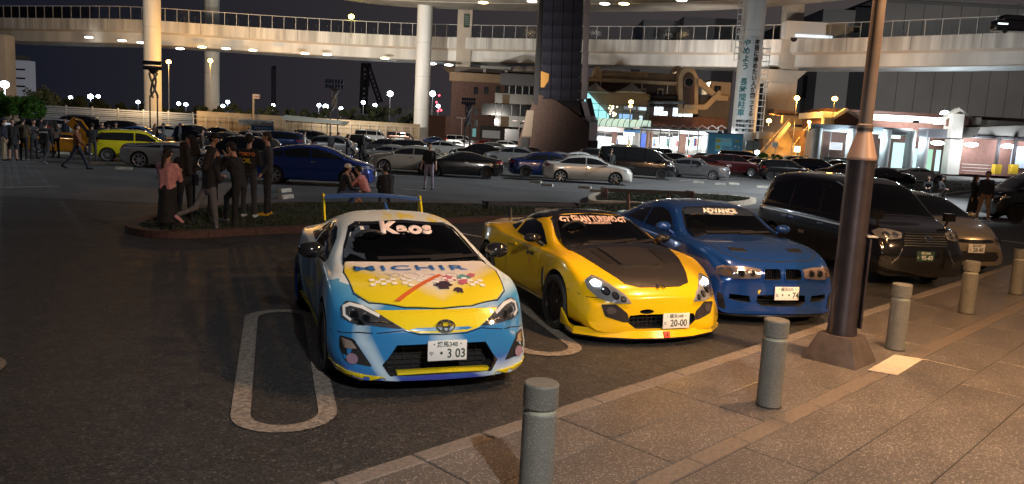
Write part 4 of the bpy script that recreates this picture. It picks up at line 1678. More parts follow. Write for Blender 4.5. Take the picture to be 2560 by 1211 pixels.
SM3 = dict(tail=-2.25, nose=2.2,
    zt=[(-2.25,.80),(-2.18,.98),(-1.55,1.04),(-.85,1.29),(-.2,1.36),(.25,1.325),(.95,.975),(1.5,.925),(2.0,.835),(2.13,.775),(2.2,.68)],
    zr=[(-2.25,.76),(-2.18,.95),(-1.55,1.015),(-.85,1.235),(-.2,1.305),(.25,1.27),(.95,.962),(1.5,.915),(2.0,.82),(2.13,.755),(2.2,.655)],
    wt=[(-2.25,.5),(-1.5,.62),(-.85,.55),(-.2,.58),(.3,.60),(.95,.73),(1.5,.735),(2.05,.69),(2.2,.64)],
    zs=[(-2.25,.72),(-2.1,.88),(-1.3,.95),(0,.925),(.9,.915),(1.3,.90),(1.8,.83),(2.05,.75),(2.2,.58)],
    ws=[(-2.25,.70),(-1.9,.79),(-1.3,.83),(0,.81),(.9,.80),(1.4,.81),(1.9,.78),(2.2,.68)],
    w=[(-2.25,.74),(-1.9,.85),(-1.35,.895),(0,.86),(.9,.87),(1.36,.895),(1.8,.88),(2.1,.86),(2.2,.83)],
    zb=[(-2.25,.32),(-1.9,.2),(1.7,.17),(2.2,.15)],
    bow_f=.19, bf0=1.5, bp=3.2, sh=.025, bow_r=.15, lean_f=[(.13,.03),(.35,0.),(.6,-.01),(.75,-.03)],
    bulge=[(1.365,.025,.42,.85),(-1.365,.03,.45,.9)])
STX = dict(tail=-2.2, nose=2.2, wz=.5,
    zt=[(-2.2,1.0),(-2.12,1.45),(-1.9,1.70),(-.9,1.77),(.3,1.75),(.70,1.67),(1.42,1.13),(1.6,1.06),(2.0,.98),(2.15,.90),(2.2,.75)],
    zr=[(-2.2,.95),(-2.12,1.38),(-1.9,1.60),(-.9,1.69),(.3,1.67),(.70,1.585),(1.42,1.11),(1.6,1.045),(2.0,.955),(2.15,.87),(2.2,.70)],
    wt=[(-2.2,.6),(-1.9,.62),(0,.64),(.55,.64),(1.35,.72),(2.0,.68),(2.2,.62)],
    zs=[(-2.2,.85),(-2.1,1.02),(-1,1.04),(.5,1.02),(1.3,1.0),(1.8,.92),(2.1,.80),(2.2,.62)],
    ws=[(-2.2,.74),(-1.9,.80),(0,.815),(1.3,.80),(1.9,.76),(2.2,.70)],
    w=[(-2.2,.78),(-1.9,.84),(0,.848),(1.4,.848),(1.9,.83),(2.2,.78)],
    zb=[(-2.2,.35),(-1.9,.22),(1.8,.2),(2.2,.2)],
    bow_f=.13, bf0=1.6, sh=.035, bow_r=.08, lean_f=[(.2,.0),(.5,0.02),(.9,-.02)], lean_r=[(.3,0.),(1.,0.),(1.7,.1)])
SSD = dict(tail=-2.3, nose=2.25,
    zt=[(-2.3,.85),(-2.2,1.02),(-1.6,1.07),(-.9,1.38),(-.2,1.46),(.4,1.41),(1.25,1.02),(1.7,.93),(2.05,.82),(2.2,.72),(2.25,.6)],
    zr=[(-2.3,.8),(-2.2,.98),(-1.6,1.04),(-.9,1.30),(-.2,1.375),(.4,1.33),(1.25,1.0),(1.7,.91),(2.05,.79),(2.2,.69),(2.25,.56)],
    wt=[(-2.3,.5),(-1.5,.58),(-.9,.54),(-.2,.57),(.4,.59),(1.25,.70),(1.7,.66),(2.25,.5)],
    zs=[(-2.3,.75),(-2.1,.92),(-1.3,.98),(0,.95),(1,.93),(1.5,.89),(1.9,.78),(2.1,.68),(2.25,.5)],
    ws=[(-2.3,.70),(-1.9,.78),(-1.3,.82),(0,.80),(1.0,.80),(1.5,.80),(1.9,.76),(2.25,.62)],
    w=[(-2.3,.74),(-1.9,.84),(-1.3,.87),(0,.86),(1,.87),(1.5,.875),(1.9,.86),(2.15,.82),(2.25,.76)],
    zb=[(-2.3,.35),(-1.9,.24),(1.7,.2),(2.25,.2)],
    bow_f=.28, bf0=1.2, bow_r=.15, lean_f=[(.2,.0),(.5,0.),(.8,-.04)])

# ------------------------------------------------------------------ the parked show cars
CAV = M('cavity', (.012, .012, .013), .8)
GLASS_F = glassy('windscreen_glass', (.42, .45, .45), .05)
GLASS_D = M('tinted_glass', (.008, .009, .010), .04, coat=.6, spec=.6)
BLACKP = M('black_plastic', (.018, .018, .019), .45)
GLOSSB = M('gloss_black', (.010, .010, .011), .12, coat=.6)
CHROME = M('chrome', (.75, .75, .76), .12, 1.)
LAMPG = M('lamp_glass', (.10, .10, .11), .08, .3, coat=1.)
LAMPC = M('lamp_chrome', (.62, .62, .64), .16, 1.)
PLATE_W = M('plate_white', (.78, .78, .75), .4)
PLATE_G = M('plate_ink_green', (.03, .06, .045), .5)
DECALW = M('decal_white', (.85, .84, .82), .5)
SEAT = M('seat_cloth', (.03, .03, .034), .8, bump=.2)
SEAM = M('panel_gap', (.006, .006, .006), .9)


def livery():
    """airbrushed wrap: blue below, white above, yellow and white sweeps"""
    m = bpy.data.materials.new('wrap_blue_white_yellow')
    m.use_nodes = True
    nt = m.node_tree
    b = nt.nodes['Principled BSDF']
    b.inputs['Roughness'].default_value = .30
    b.inputs['Coat Weight'].default_value = .25
    b.inputs['Coat Roughness'].default_value = .15
    tc = nt.nodes.new('ShaderNodeTexCoord')
    sp = nt.nodes.new('ShaderNodeSeparateXYZ')
    nt.links.new(tc.outputs['Object'], sp.inputs[0])
    nz = nt.nodes.new('ShaderNodeTexNoise')
    nz.inputs['Scale'].default_value = 2.2
    nz.inputs['Detail'].default_value = 3
    nt.links.new(tc.outputs['Object'], nz.inputs['Vector'])
    ad = nt.nodes.new('ShaderNodeMath')
    ad.operation = 'MULTIPLY_ADD'
    nt.links.new(nz.outputs['Fac'], ad.inputs[0])
    ad.inputs[1].default_value = .35
    nt.links.new(sp.outputs['Z'], ad.inputs[2])
    cr = nt.nodes.new('ShaderNodeValToRGB')
    cr.color_ramp.elements[0].position = .30
    cr.color_ramp.elements[0].color = (.045, .06, .36, 1)
    cr.color_ramp.elements[1].position = 1.18
    cr.color_ramp.elements[1].color = (.70, .78, .80, 1)
    for p, c in ((.45, (.025, .19, .46, 1)), (.80, (.03, .22, .50, 1)), (.93, (.06, .29, .54, 1)), (1.0, (.13, .38, .58, 1))):
        e = cr.color_ramp.elements.new(min(p, .999))
        e.color = c
    nt.links.new(ad.outputs[0], cr.inputs[0])
    wv = nt.nodes.new('ShaderNodeTexWave')
    wv.bands_direction = 'DIAGONAL'
    wv.inputs['Scale'].default_value = .75
    wv.inputs['Distortion'].default_value = 5.
    wv.inputs['Detail'].default_value = 2
    nt.links.new(tc.outputs['Object'], wv.inputs['Vector'])
    r1 = nt.nodes.new('ShaderNodeMapRange')
    r1.inputs['From Min'].default_value = .74
    r1.inputs['From Max'].default_value = 1.
    r1.inputs['To Max'].default_value = .8
    nt.links.new(wv.outputs['Fac'], r1.inputs['Value'])
    m1 = nt.nodes.new('ShaderNodeMix')
    m1.data_type = 'RGBA'
    nt.links.new(r1.outputs[0], m1.inputs['Factor'])
    nt.links.new(cr.outputs[0], m1.inputs['A'])
    m1.inputs['B'].default_value = (.55, .70, .78, 1)
    n2 = nt.nodes.new('ShaderNodeTexNoise')
    n2.inputs['Scale'].default_value = 1.5
    n2.inputs['Detail'].default_value = 4
    mp = nt.nodes.new('ShaderNodeMapping')
    mp.inputs['Scale'].default_value = (1.2, 2.5, 3.)
    mp.inputs['Location'].default_value = (3, 1, 2)
    nt.links.new(tc.outputs['Object'], mp.inputs[0])
    nt.links.new(mp.outputs[0], n2.inputs['Vector'])
    # yellow only behind the front wheels
    bk = nt.nodes.new('ShaderNodeMapRange')
    bk.inputs['From Min'].default_value = 1.1
    bk.inputs['From Max'].default_value = .3
    nt.links.new(sp.outputs['X'], bk.inputs['Value'])
    r2 = nt.nodes.new('ShaderNodeMapRange')
    r2.inputs['From Min'].default_value = .56
    r2.inputs['From Max'].default_value = .64
    nt.links.new(n2.outputs['Fac'], r2.inputs['Value'])
    mu = nt.nodes.new('ShaderNodeMath')
    mu.operation = 'MULTIPLY'
    nt.links.new(bk.outputs[0], mu.inputs[0])
    nt.links.new(r2.outputs[0], mu.inputs[1])
    m2 = nt.nodes.new('ShaderNodeMix')
    m2.data_type = 'RGBA'
    nt.links.new(mu.outputs[0], m2.inputs['Factor'])
    rf = nt.nodes.new('ShaderNodeMapRange')
    rf.inputs['From Min'].default_value = 1.02
    rf.inputs['From Max'].default_value = 1.24
    rf.inputs['To Max'].default_value = .85
    nt.links.new(sp.outputs['Z'], rf.inputs['Value'])
    m3 = nt.nodes.new('ShaderNodeMix')
    m3.data_type = 'RGBA'
    nt.links.new(rf.outputs[0], m3.inputs['Factor'])
    nt.links.new(m1.outputs['Result'], m3.inputs['A'])
    m3.inputs['B'].default_value = (.62, .70, .72, 1)
    nt.links.new(m3.outputs['Result'], m2.inputs['A'])
    m2.inputs['B'].default_value = (.72, .60, .04, 1)
    nt.links.new(m2.outputs['Result'], b.inputs['Base Color'])
    return m


def hood_wrap():
    """yellow bonnet wrap fading to white towards the windscreen"""
    m = bpy.data.materials.new('wrap_yellow_white')
    m.use_nodes = True
    nt = m.node_tree
    b = nt.nodes['Principled BSDF']
    b.inputs['Roughness'].default_value = .28
    b.inputs['Coat Weight'].default_value = .3
    b.inputs['Coat Roughness'].default_value = .12
    tc = nt.nodes.new('ShaderNodeTexCoord')
    sp = nt.nodes.new('ShaderNodeSeparateXYZ')
    nt.links.new(tc.outputs['Object'], sp.inputs[0])
    nz = nt.nodes.new('ShaderNodeTexNoise')
    nz.inputs['Scale'].default_value = 3.
    nt.links.new(tc.outputs['Object'], nz.inputs['Vector'])

    def math(op, a, bb, c=None):
        n = nt.nodes.new('ShaderNodeMath')
        n.operation = op
        for i, v in enumerate((a, bb, c)):
            if v is None:
                continue
            if isinstance(v, (int, float)):
                n.inputs[i].default_value = v
            else:
                nt.links.new(v, n.inputs[i])
        return n.outputs[0]
    ax = math('ABSOLUTE', math('ADD', sp.outputs['Y'], -.06), 0)
    d = math('MULTIPLY_ADD', ax, .9, math('ADD', sp.outputs['X'], math('MULTIPLY', nz.outputs['Fac'], .16)))
    mr = nt.nodes.new('ShaderNodeMapRange')
    mr.inputs['From Min'].default_value = 1.99
    mr.inputs['From Max'].default_value = 1.72
    nt.links.new(d, mr.inputs['Value'])
    mx = nt.nodes.new('ShaderNodeMix')
    mx.data_type = 'RGBA'
    nt.links.new(mr.outputs[0], mx.inputs['Factor'])
    mx.inputs['A'].default_value = (.74, .60, .015, 1)
    mx.inputs['B'].default_value = (.78, .74, .70, 1)
    nt.links.new(mx.outputs['Result'], b.inputs['Base Color'])
    return m


def scaled(poly, s):
    cx = sum(p[0] for p in poly) / len(poly)
    cy = sum(p[1] for p in poly) / len(poly)
    return [(cx + (p[0] - cx) * s, cy + (p[1] - cy) * s) for p in poly]


def cut_prism(poly, x0, x1):
    return dark_mesh(MB().prism3([(x0, p[0], p[1]) for p in poly], (x1 - x0, 0, 0)))


def arch(x, r, z=None, depth=.42, W=.92):
    out = []
    for s in (1, -1):
        m = MB()
        m.tube([(x, s * (W - depth), z or r), (x, s * (W + .25), z or r)], r, 36)
        out.append(dark_mesh(m))
    return out


def both(fn):
    fn(1)
    fn(-1)


def sgn(poly, s):
    return poly if s > 0 else flip(poly)


def side_set(car, b, windows, seams, mat=GLASS_D, handles=(), hmat=None):
    for s, v in ((1, 'left'), (-1, 'right')):
        for w in windows:
            patch('side_window', w, b, v, mat, car, .004, .1, .01, .03)
        for k in seams:
            band('panel_seam', k, .009, b, v, SEAM, car, .0015, .1, .004)
        for hx, hz in handles:
            patch('door_handle', rect(hx - .1, hz - .015, hx + .1, hz + .02), b, v, hmat or BLACKP, car, .022, .06, .03, .012)


CLEAR = glassy('clear_lens', (.93, .93, .93), .0, .01)


def cover(poly, b, hl, off=.03):
    patch('lens_cover', poly, b, 'front', CLEAR, hl, off, .05, 0, .012)


def oval(cx, cz, rx, rz, n=20):
    return [(cx + rx * cos(2 * pi * k / n), cz + rz * sin(2 * pi * k / n)) for k in range(n)]


def wiper(car, b, pts):
    for p in pts:
        band('wiper', p, .018, b, 'front', BLACKP, car, .02, .1, .012)


# --- blue, white and yellow wrapped coupe
def build_coupe():
    car = empty('wrapped_coupe', (-1.251, 8.136, 0), radians(-69.9), 'lowered coupe in blue, white and yellow wrap with KAOS on the windscreen', 'car', 'show cars parked nose to the kerb')
    sh = car_shell(S86, 76)
    b = bvh_of(sh)
    ws = mirror([(0, .93), (.4, .925), (.685, .918), (.625, 1.02), (.535, 1.165), (.46, 1.2), (0, 1.228)])
    mouth = mirror([(0, .185), (.42, .18), (.485, .265), (.455, .31), (.375, .43), (0, .442)])
    body = cut(sh, arch(1.285, .345, .32, .40) + arch(-1.285, .345, .32, .40) + [cut_prism(scaled(ws, .96), -.35, 1.06), cut_prism(mouth, 1.9, 2.4)])
    wrap = livery()
    link('body', body, [wrap, CAV], car, 38)
    yel = M('wrap_yellow', (.74, .60, .015), .28, coat=.3)
    blue = M('wrap_blue', (.03, .11, .42), .3, coat=.3)
    patch('windscreen', ws, b, 'front', GLASS_F, car, .004, .09, 0, .03)
    band('windscreen_seal', ws + [], .02, b, 'front', GLOSSB, car, .006, .1, .008, True)
    for q in ([(s_ * p[0], p[1]) for p in ((.86, .47), (.66, .505), (.33, .548), (.2, .515), (0, .51))] for s_ in (1, -1)):
        band('bumper_seam', q, .007, b, 'front', SEAM, car, .003, .06, .004)
    hood = patch('bonnet', [(0, 1.045), (.3, 1.04), (.66, 1.0), (.70, 1.3), (.665, 1.66), (.56, 1.80), (.29, 1.92), (0, 1.955), (-.29, 1.92), (-.56, 1.80), (-.665, 1.66), (-.70, 1.3), (-.66, 1.0), (-.3, 1.04)], b, 'top', hood_wrap(), car, .006, .07, .014, .03)
    patch('nose_panel', mirror([(0, .522), (.2, .526), (.315, .556), (.54, .676), (.3, .684), (0, .686)]), b, 'front', yel, car, .004, .06, .01, .02)
    band('bonnet_gap', [(.3, 1.03), (.665, .99), (.708, 1.3), (.672, 1.67), (.565, 1.81), (.29, 1.93), (0, 1.965), (-.29, 1.93), (-.565, 1.81), (-.672, 1.67), (-.708, 1.3), (-.665, .99), (-.3, 1.03)], .010, b, 'top', SEAM, car, .0035, .06, .004)
    hex_m = M('decal_line_grey', (.52, .50, .52), .4)
    for hx, hy, hr in ((1.46, -.38, .065), (1.46, -.14, .080), (1.50, .03, .07), (1.44, -.28, .05), (1.46, .24, .06)):
        band('hexagon_decal', [(hy + hr * cos(k * pi / 3), hx + hr * sin(k * pi / 3)) for k in range(6)], .008, b, 'top', hex_m, hood, .015, .05, .002, True)
    chk = MB()
    rr = random.Random(3)
    for k in range(22):
        for j in range(4):
            if (k + j) % 2 == 0 and rr.random() < .9 - .16 * j:
                y0, x0 = -.52 + .046 * k, 1.56 + .040 * (j - 1.2)
                chk.add([(y0, x0, 0), (y0 + .045, x0, 0), (y0 + .045, x0 + .039, 0), (y0, x0 + .039, 0)], [(0, 1, 2, 3)])
    cm = drape(chk.mesh(), b, 'top', .015, 0, .002)
    link('checker_decal', cm, DECALW, hood)
    me = text_mesh('MICHIR', .20, .001, sx=1.40, spacing=1.18)
    me.transform(Matrix.Diagonal((1, -1, 1, 1)))
    me.transform(Matrix.Translation((-.10, 1.25, 0)))
    link('bonnet_lettering', drape(me, b, 'top', .017, .04, .002), M('decal_blue', (.03, .16, .50), .4), hood)
    patch('stripe_decal', [(-.36, 1.86), (-.31, 1.87), (.14, 1.47), (.12, 1.44)], b, 'top', M('decal_orange', (.62, .13, .03), .4), hood, .0185, .05, .002, 0)
    rs = random.Random(8)
    for k, (cy, cx, rr_, c) in enumerate(((.20, 1.52, .10, 'pink'), (.33, 1.50, .075, 'teal'), (.10, 1.66, .09, 'dark'), (.30, 1.60, .07, 'pink'), (.22, 1.74, .06, 'dark'), (.42, 1.46, .06, 'pink'))):
        pl_ = [(cy + rr_ * f * cos(a), cx + rr_ * .8 * f * sin(a)) for a, f in [(2 * pi * j / 18, rs.uniform(.45, 1.15)) for j in range(18)]]
        patch('splash_decal', pl_, b, 'top', M('decal_' + c, {'pink': (.50, .13, .19), 'teal': (.10, .33, .36), 'dark': (.05, .03, .05)}[c], .4), hood, .014 + .0006 * k, .05, .002, .02)
    lettering('windscreen_lettering', 'Kaos', .120, (.0, 1.168), b, 'front', M('decal_pinkwhite', (.86, .72, .68), .5), car, .007, 2.0, .10, .022, 1.1)
    patch('inspection_sticker', rect(-.44, 1.155, -.405, 1.18), b, 'front', DECALW, car, .007, 0, .002, 0)
    patch('dash_glare', [(.12, .945), (.55, .94), (.56, .952), (.14, .957)], b, 'front', M('glare_paint', (.5, .47, .42), .8), car, -.02, .1, .004, 0)  # pale strip painted as glare on the dashboard
    wiper(car, b, [[(-.35, .945), (.1, .955), (.5, .965)], [(.15, .94), (.45, .955), (.64, .96)]])

    def lamps(s):
        hl = patch('headlight', sgn([(.33, .560), (.55, .680), (.665, .715), (.735, .716), (.785, .665), (.775, .59), (.70, .562), (.6, .572)], s), b, 'front', LAMPG, car, .006, .05, .02, .012)
        cover(sgn([(.33, .560), (.55, .680), (.665, .715), (.735, .716), (.785, .665), (.775, .59), (.70, .562), (.6, .572)], s), b, hl)
        band('light_strip', [(s * p[0], p[1]) for p in ((.50, .640), (.62, .688), (.71, .698), (.755, .675), (.757, .615), (.71, .585))], .022, b, 'front', M('lamp_strip', (.75, .74, .72), .25, emit=(1, .95, .9), es=.15), hl, .012, .05, .008)
        for cy, cz, r in ((.60, .622, .030), (.685, .632, .036)):
            p = patch('projector', [(s * q[0], q[1]) for q in oval(cy, cz, r, r)][::s], b, 'front', LAMPC, hl, .012, .03, .01, 0)
            patch('projector_lens', [(s * q[0], q[1]) for q in oval(cy, cz, r * .6, r * .6)][::s], b, 'front', GLOSSB, hl, .016, .03, .01, 0)
        band('led_row', [(s * .40, .597), (s * .52, .60), (s * .60, .592)], .010, b, 'front', LAMPC, hl, .012, .03, .006)
        fg = patch('fog_recess', sgn([(.80, .46), (.70, .455), (.565, .25), (.77, .275), (.805, .37)], s), b, 'front', BLACKP, car, .003, .05, .012, .02)
        patch('fog_lamp', [(s * q[0], q[1]) for q in oval(.715, .305, .043, .043)][::s], b, 'front', M('fog_glass', (.45, .30, .42), .1, .4, coat=1.), fg, .014, .03, .02, 0)
        patch('turn_lamp', sgn([(.785, .445), (.72, .44), (.68, .39), (.77, .375)], s), b, 'front', M('turn_glass', (.42, .33, .28), .15, .3, coat=1.), fg, .010, .04, .012, .01)
        patch('corner_lip', sgn([(.46, .13), (.62, .135), (.85, .18), (.87, .225), (.62, .185), (.47, .175)], s), b, 'front', yel, car, .02, .06, .04, .01)
        patch('mouth_winglet', sgn([(.455, .31), (.49, .27), (.43, .18), (.40, .18), (.455, .265)], s), b, 'front', GLOSSB, car, .006, .05, .02, .005)
    both(lamps)
    MB().box((2.06, 0.03, .185), (.10, .80, .035)).build('lower_lip', yel, car, bev=.012)
    g = MB()
    for k in range(5):
        g.box((1.92, 0, .22 + k * .045), (.02, .84 - k * .02, .007))
    for k in range(13):
        g.box((1.915, -.42 + k * .07, .31), (.012, .006, .24))
    g.build('grille_mesh', BLACKP, car)
    plate_on(car, (2.155, .03, .385), 1, -.06, '・練馬348・', 'や', '・3 03', PLATE_W, PLATE_G)
    em = MB()
    for rx, rz, oz in ((.075, .050, 0), (.030, .048, 0), (.055, .022, .012)):
        em.tube([(0, rx * cos(2 * pi * k / 28), oz + rz * sin(2 * pi * k / 28)) for k in range(29)], .007, 6)
    em.build('emblem', CHROME, car, 60, (2.115, .02, .582), (0, -.55, 0))
    side_set(car, b, [[(.72, .90), (-.05, .91), (-.30, .92), (-.35, 1.14), (-.1, 1.165), (.2, 1.135), (.45, 1.06)], [(-.38, .93), (-.85, .96), (-.45, 1.13)]],
             [[(.86, .30), (.86, .62), (.80, .86)], [(-.42, .30), (-.45, .60), (-.38, .90)], [(.86, .27), (-.42, .27)]], handles=[(-.27, .80)], hmat=wrap)
    patch('rear_window', mirror([(0, 1.02), (.5, 1.02), (.44, 1.16), (0, 1.2)]), b, 'rear', GLASS_D, car, .004, .1, .01, .03)
    for s in (1, -1):
        patch('tail_light', sgn([(.42, .80), (.66, .80), (.68, .90), (.45, .9)], s), b, 'rear', M('tail_red', (.20, .01, .012), .15, coat=1.), car, .006, .06, .015, .02)
        patch('side_skirt', [(.85, .15), (-.9, .15), (-.9, .215), (.85, .205)], b, 'left' if s > 0 else 'right', yel, car, .03, .12, .05, .01)
        add_wheel(car, 1.285, s * .775, .312, .235, s, M('rim_dark', (.05, .052, .06), .35, .9), 10, kind='twin')
        add_wheel(car, -1.285, s * .79, .318, .255, s, M('rim_blue', (.03, .09, .40), .3, .8), 10, kind='twin')
    mirror_part(car, .66, .93, .985, GLOSSB, .17, .25, .16, .08)
    w = MB()
    pts = [(-1.95, -.60 + 1.24 * t, 1.245 + .035 * sin(pi * t)) for t in [k / 12 for k in range(13)]]
    vs, fs = [], []
    for p in pts:
        for dx, dz in ((.14, 0), (0, .022), (-.14, .03), (-.14, .015), (0, -.008)):
            vs.append((p[0] + dx, p[1] + .06, p[2] + dz))
    for i in range(12):
        for j in range(5):
            fs.append((i * 5 + j, i * 5 + (j + 1) % 5, (i + 1) * 5 + (j + 1) % 5, (i + 1) * 5 + j))
    fs += [(0, 1, 2, 3, 4), tuple(60 + j for j in (4, 3, 2, 1, 0))]
    w.add(vs, fs)
    wg = w.build('rear_wing', blue, car, 40)
    for y in (-.55, .71):
        MB().prism3([(-1.75, y, .98), (-2.05, y, .98), (-2.12, y, 1.29), (-1.98, y, 1.30)], (0, .022, 0)).build('wing_endplate', yel, wg, bev=.006)
    MB().prism3([(-.42, -.012, 1.25), (-.66, -.012, 1.235), (-.62, -.012, 1.335)], (0, .024, 0)).build('antenna_fin', blue, car, bev=.008)
    for s in (1, -1):
        seat_part(car, -.05, s * .36, SEAT)
    steering(car, .52, -.36, 1.0, BLACKP)
    MB().tube([(.38, .05, 1.2), (.36, .05, 1.14)], .012, 6).box((.36, .05, 1.12), (.03, .24, .06)).build('rear_view_mirror', BLACKP, car)


# --- yellow roadster with carbon bonnet and hard top
def build_roadster():
    car = empty('yellow_roadster', (.929, 10.02, 0), radians(-69.0), 'yellow roadster with dark carbon bonnet, hard top and lettering across the windscreen', 'car', 'show cars parked nose to the kerb')
    sh = car_shell(SS2, 76)
    b = bvh_of(sh)
    ws = mirror([(0, .915), (.4, .91), (.675, .90), (.62, .99), (.545, 1.13), (.47, 1.165), (0, 1.195)])
    mouth = mirror([(0, .19), (.33, .195), (.42, .26), (.40, .335), (.28, .345), (0, .345)])
    slot = oval(-.20, .375, .085, .025)
    body = cut(sh, arch(1.2, .355, .335, .42, .94) + arch(-1.2, .355, .335, .42, .94) + [cut_prism(scaled(ws, .96), -.45, .86), cut_prism(mouth, 1.85, 2.3), cut_prism(rounded(slot, .005), 1.95, 2.3)])
    yel = M('paint_yellow', (.80, .50, .004), .22, coat=.9)
    link('body', body, [yel, CAV], car, 38)
    carb = M('carbon_fibre', (.017, .015, .015), .42, coat=.25, var=.5, vs=160, bump=.05, bs=300)
    patch('windscreen', ws, b, 'front', GLASS_F, car, .004, .09, 0, .03)
    band('windscreen_frame', ws, .045, b, 'front', GLOSSB, car, .012, .1, .02, True)
    hood = patch('bonnet', [(0, .92), (.35, .915), (.66, .86), (.665, 1.05), (.60, 1.35), (.50, 1.66), (.40, 1.88), (.25, 1.94), (0, 1.95), (-.25, 1.94), (-.40, 1.88), (-.50, 1.66), (-.60, 1.35), (-.665, 1.05), (-.66, .86), (-.35, .915)], b, 'top', carb, car, .006, .07, .014, .02)
    patch('bonnet_bulge', [(-.30, .98), (.30, .98), (.27, 1.52), (.14, 1.56), (-.14, 1.56), (-.27, 1.52)], b, 'top', carb, hood, .026, .07, .04, .04)
    patch('bonnet_scoop', [(-.25, 1.565), (.25, 1.565), (.27, 1.60), (-.27, 1.60)], b, 'top', BLACKP, hood, .014, .05, .01, .005)
    for s in (1, -1):
        patch('bonnet_vent', sgn([(.36, 1.05), (.44, 1.06), (.40, 1.50), (.33, 1.48)], s), b, 'top', M('vent_black', (.008, .008, .008), .5), hood, .012, .07, .01, .02)
    MB().prism3([(0, -.05, -.03), (0, -.025, -.03), (0, -.02, 0), (0, .02, 0), (0, .025, -.03), (0, .05, -.03), (0, .04, .03), (0, .024, .03), (0, .02, .012), (0, -.02, .012), (0, -.024, .03), (0, -.04, .03)], (.008, 0, 0)).build('emblem', CHROME, car, None, (1.955, 0, .625), (0, -1.1, 0))
    lm = M('decal_peach', (.88, .62, .52), .5)
    lettering('windscreen_lettering', 'GRAN TURISMO', .078, (.0, 1.158), b, 'front', lm, car, .004, 1.12, .0, .014)
    lettering('windscreen_small_print', 'THE REAL DRIVING SIMULATOR', .026, (0, 1.118), b, 'front', lm, car, .001, 1.05, 0., .014)
    for s in (-1, 1):
        me = MB()
        y0 = s * .40
        me.add([(y0 - .075, 1.135, 0), (y0 - .02, 1.125, 0), (y0 - .0, 1.15, 0), (y0 - .03, 1.15, 0), (y0 - .035, 1.14, 0), (y0 - .055, 1.145, 0), (y0 - .035, 1.165, 0), (y0 + .07, 1.17, 0), (y0 + .07, 1.178, 0), (y0 - .04, 1.176, 0), (y0 - .08, 1.15, 0)], [tuple(range(11))])
        me.add([(y0 + .025, 1.17, 0), (y0 + .04, 1.17, 0), (y0 + .03, 1.125, 0), (y0 + .01, 1.13, 0)], [(0, 1, 2, 3)])
        link('windscreen_emblem', drape(me.mesh(), b, 'front', .014, .04, .002), lm, car)
    patch('dash_paper', [(-.42, .915), (-.18, .928), (-.17, .94), (-.41, .928)], b, 'front', M('paper_pink', (.62, .46, .42), .8), car, -.015, .1, .004, 0)
    wiper(car, b, [[(-.30, .93), (.05, .935), (.40, .955)], [(.2, .92), (.45, .935), (.62, .945)]])
    for s_ in (1, -1):
        band('bumper_seam', [(s_ * p[0], p[1]) for p in ((.90, .53), (.80, .50), (.70, .505))], .008, b, 'front', SEAM, car, .003, .06, .004)
    top = patch('hard_top', [(-.56, .13), (.56, .13), (.60, -.2), (.58, -.6), (.62, -1.0), (.55, -1.16), (-.55, -1.16), (-.62, -1.0), (-.58, -.6), (-.60, -.2)], b, 'top', GLOSSB, car, .008, .08, .03, .06)

    def lamps(s):
        hl = patch('headlight', sgn([(.38, .465), (.44, .548), (.61, .68), (.69, .71), (.785, .66), (.785, .585), (.71, .50), (.55, .462)], s), b, 'front', M('lamp_bright', (.58, .60, .63), .12, .6, coat=1.), car, .008, .05, .02, .02)
        cover(sgn([(.38, .465), (.44, .548), (.61, .68), (.69, .71), (.785, .66), (.785, .585), (.71, .50), (.55, .462)], s), b, hl)
        for cy, cz, r in ((.47, .505, .030), (.545, .535, .036), (.63, .575, .042)):
            patch('projector', [(s * q[0], q[1]) for q in oval(cy, cz, r, r)][::s], b, 'front', GLOSSB, hl, .012, .03, .008, 0)
            patch('projector_lens', [(s * q[0], q[1]) for q in oval(cy, cz, r * .62, r * .62)][::s], b, 'front', LAMPC, hl, .018, .03, .008, 0)
        patch('position_lamp', sgn([(.64, .65), (.69, .675), (.745, .645), (.725, .61), (.67, .615)], s), b, 'front', glow('position_lamp_lit', (.8, .92, 1.), 16.), hl, .016, .03, .01, .01)
        dk = patch('bumper_duct', sgn([(.70, .445), (.55, .455), (.425, .36), (.40, .27), (.46, .262), (.66, .32)], s), b, 'front', M('smoked_cover', (.035, .03, .032), .15, coat=1.), car, .004, .05, .012, .02)
        patch('duct_lamp', [(s * q[0], q[1]) for q in oval(.60, .385, .05, .04)][::s], b, 'front', M('smoked_lamp', (.16, .14, .14), .2, .6, coat=1.), dk, .012, .03, .012, 0)
        MB().prism3([(1.45, s * .91, .135), (1.80, s * .90, .135), (1.66, s * .91, .17), (1.46, s * .915, .31)], (0, s * .025, 0)).build('canard', yel, car, bev=.006)
        v = 'left' if s > 0 else 'right'
        patch('fender_vent', [(.70, .62), (.745, .64), (.83, .36), (.78, .33), (.73, .46)], b, v, BLACKP, car, .006, .06, .012, .015)
        add_wheel(car, 1.2, s * .80, .315, .25, s, M('rim_black', (.02, .02, .022), .4, .7), 10, kind='twin')
        add_wheel(car, -1.2, s * .81, .322, .265, s, M('rim_black', (.02, .02, .022), .4, .7), 10, kind='twin')
    both(lamps)
    sp = MB()
    prof = [(1.50, .90), (1.78, .93), (1.98, .70), (2.11, .35), (2.14, 0)]
    poly = prof + [(x, -y) for x, y in prof[-2::-1]]
    sp.prism([(p[0], p[1]) for p in poly], .085, .10)
    sp.build('splitter', GLOSSB, car, bev=.004)
    lp = MB()
    inner = [(x - .05, y * .96) for x, y in poly]
    lp.add([(x, y, .102) for x, y in poly] + [(x - .035, y * .97, .175) for x, y in poly], [(i, i + 1, i + 1 + len(poly), i + len(poly)) for i in range(len(poly) - 1)])
    lp.build('front_lip', yel, car, 50)
    MB().box((2.128, .02, .135), (.012, .075, .07), ry=-.3).build('tow_tag', M('tag_red', (.65, .07, .03), .5), car, bev=.003)
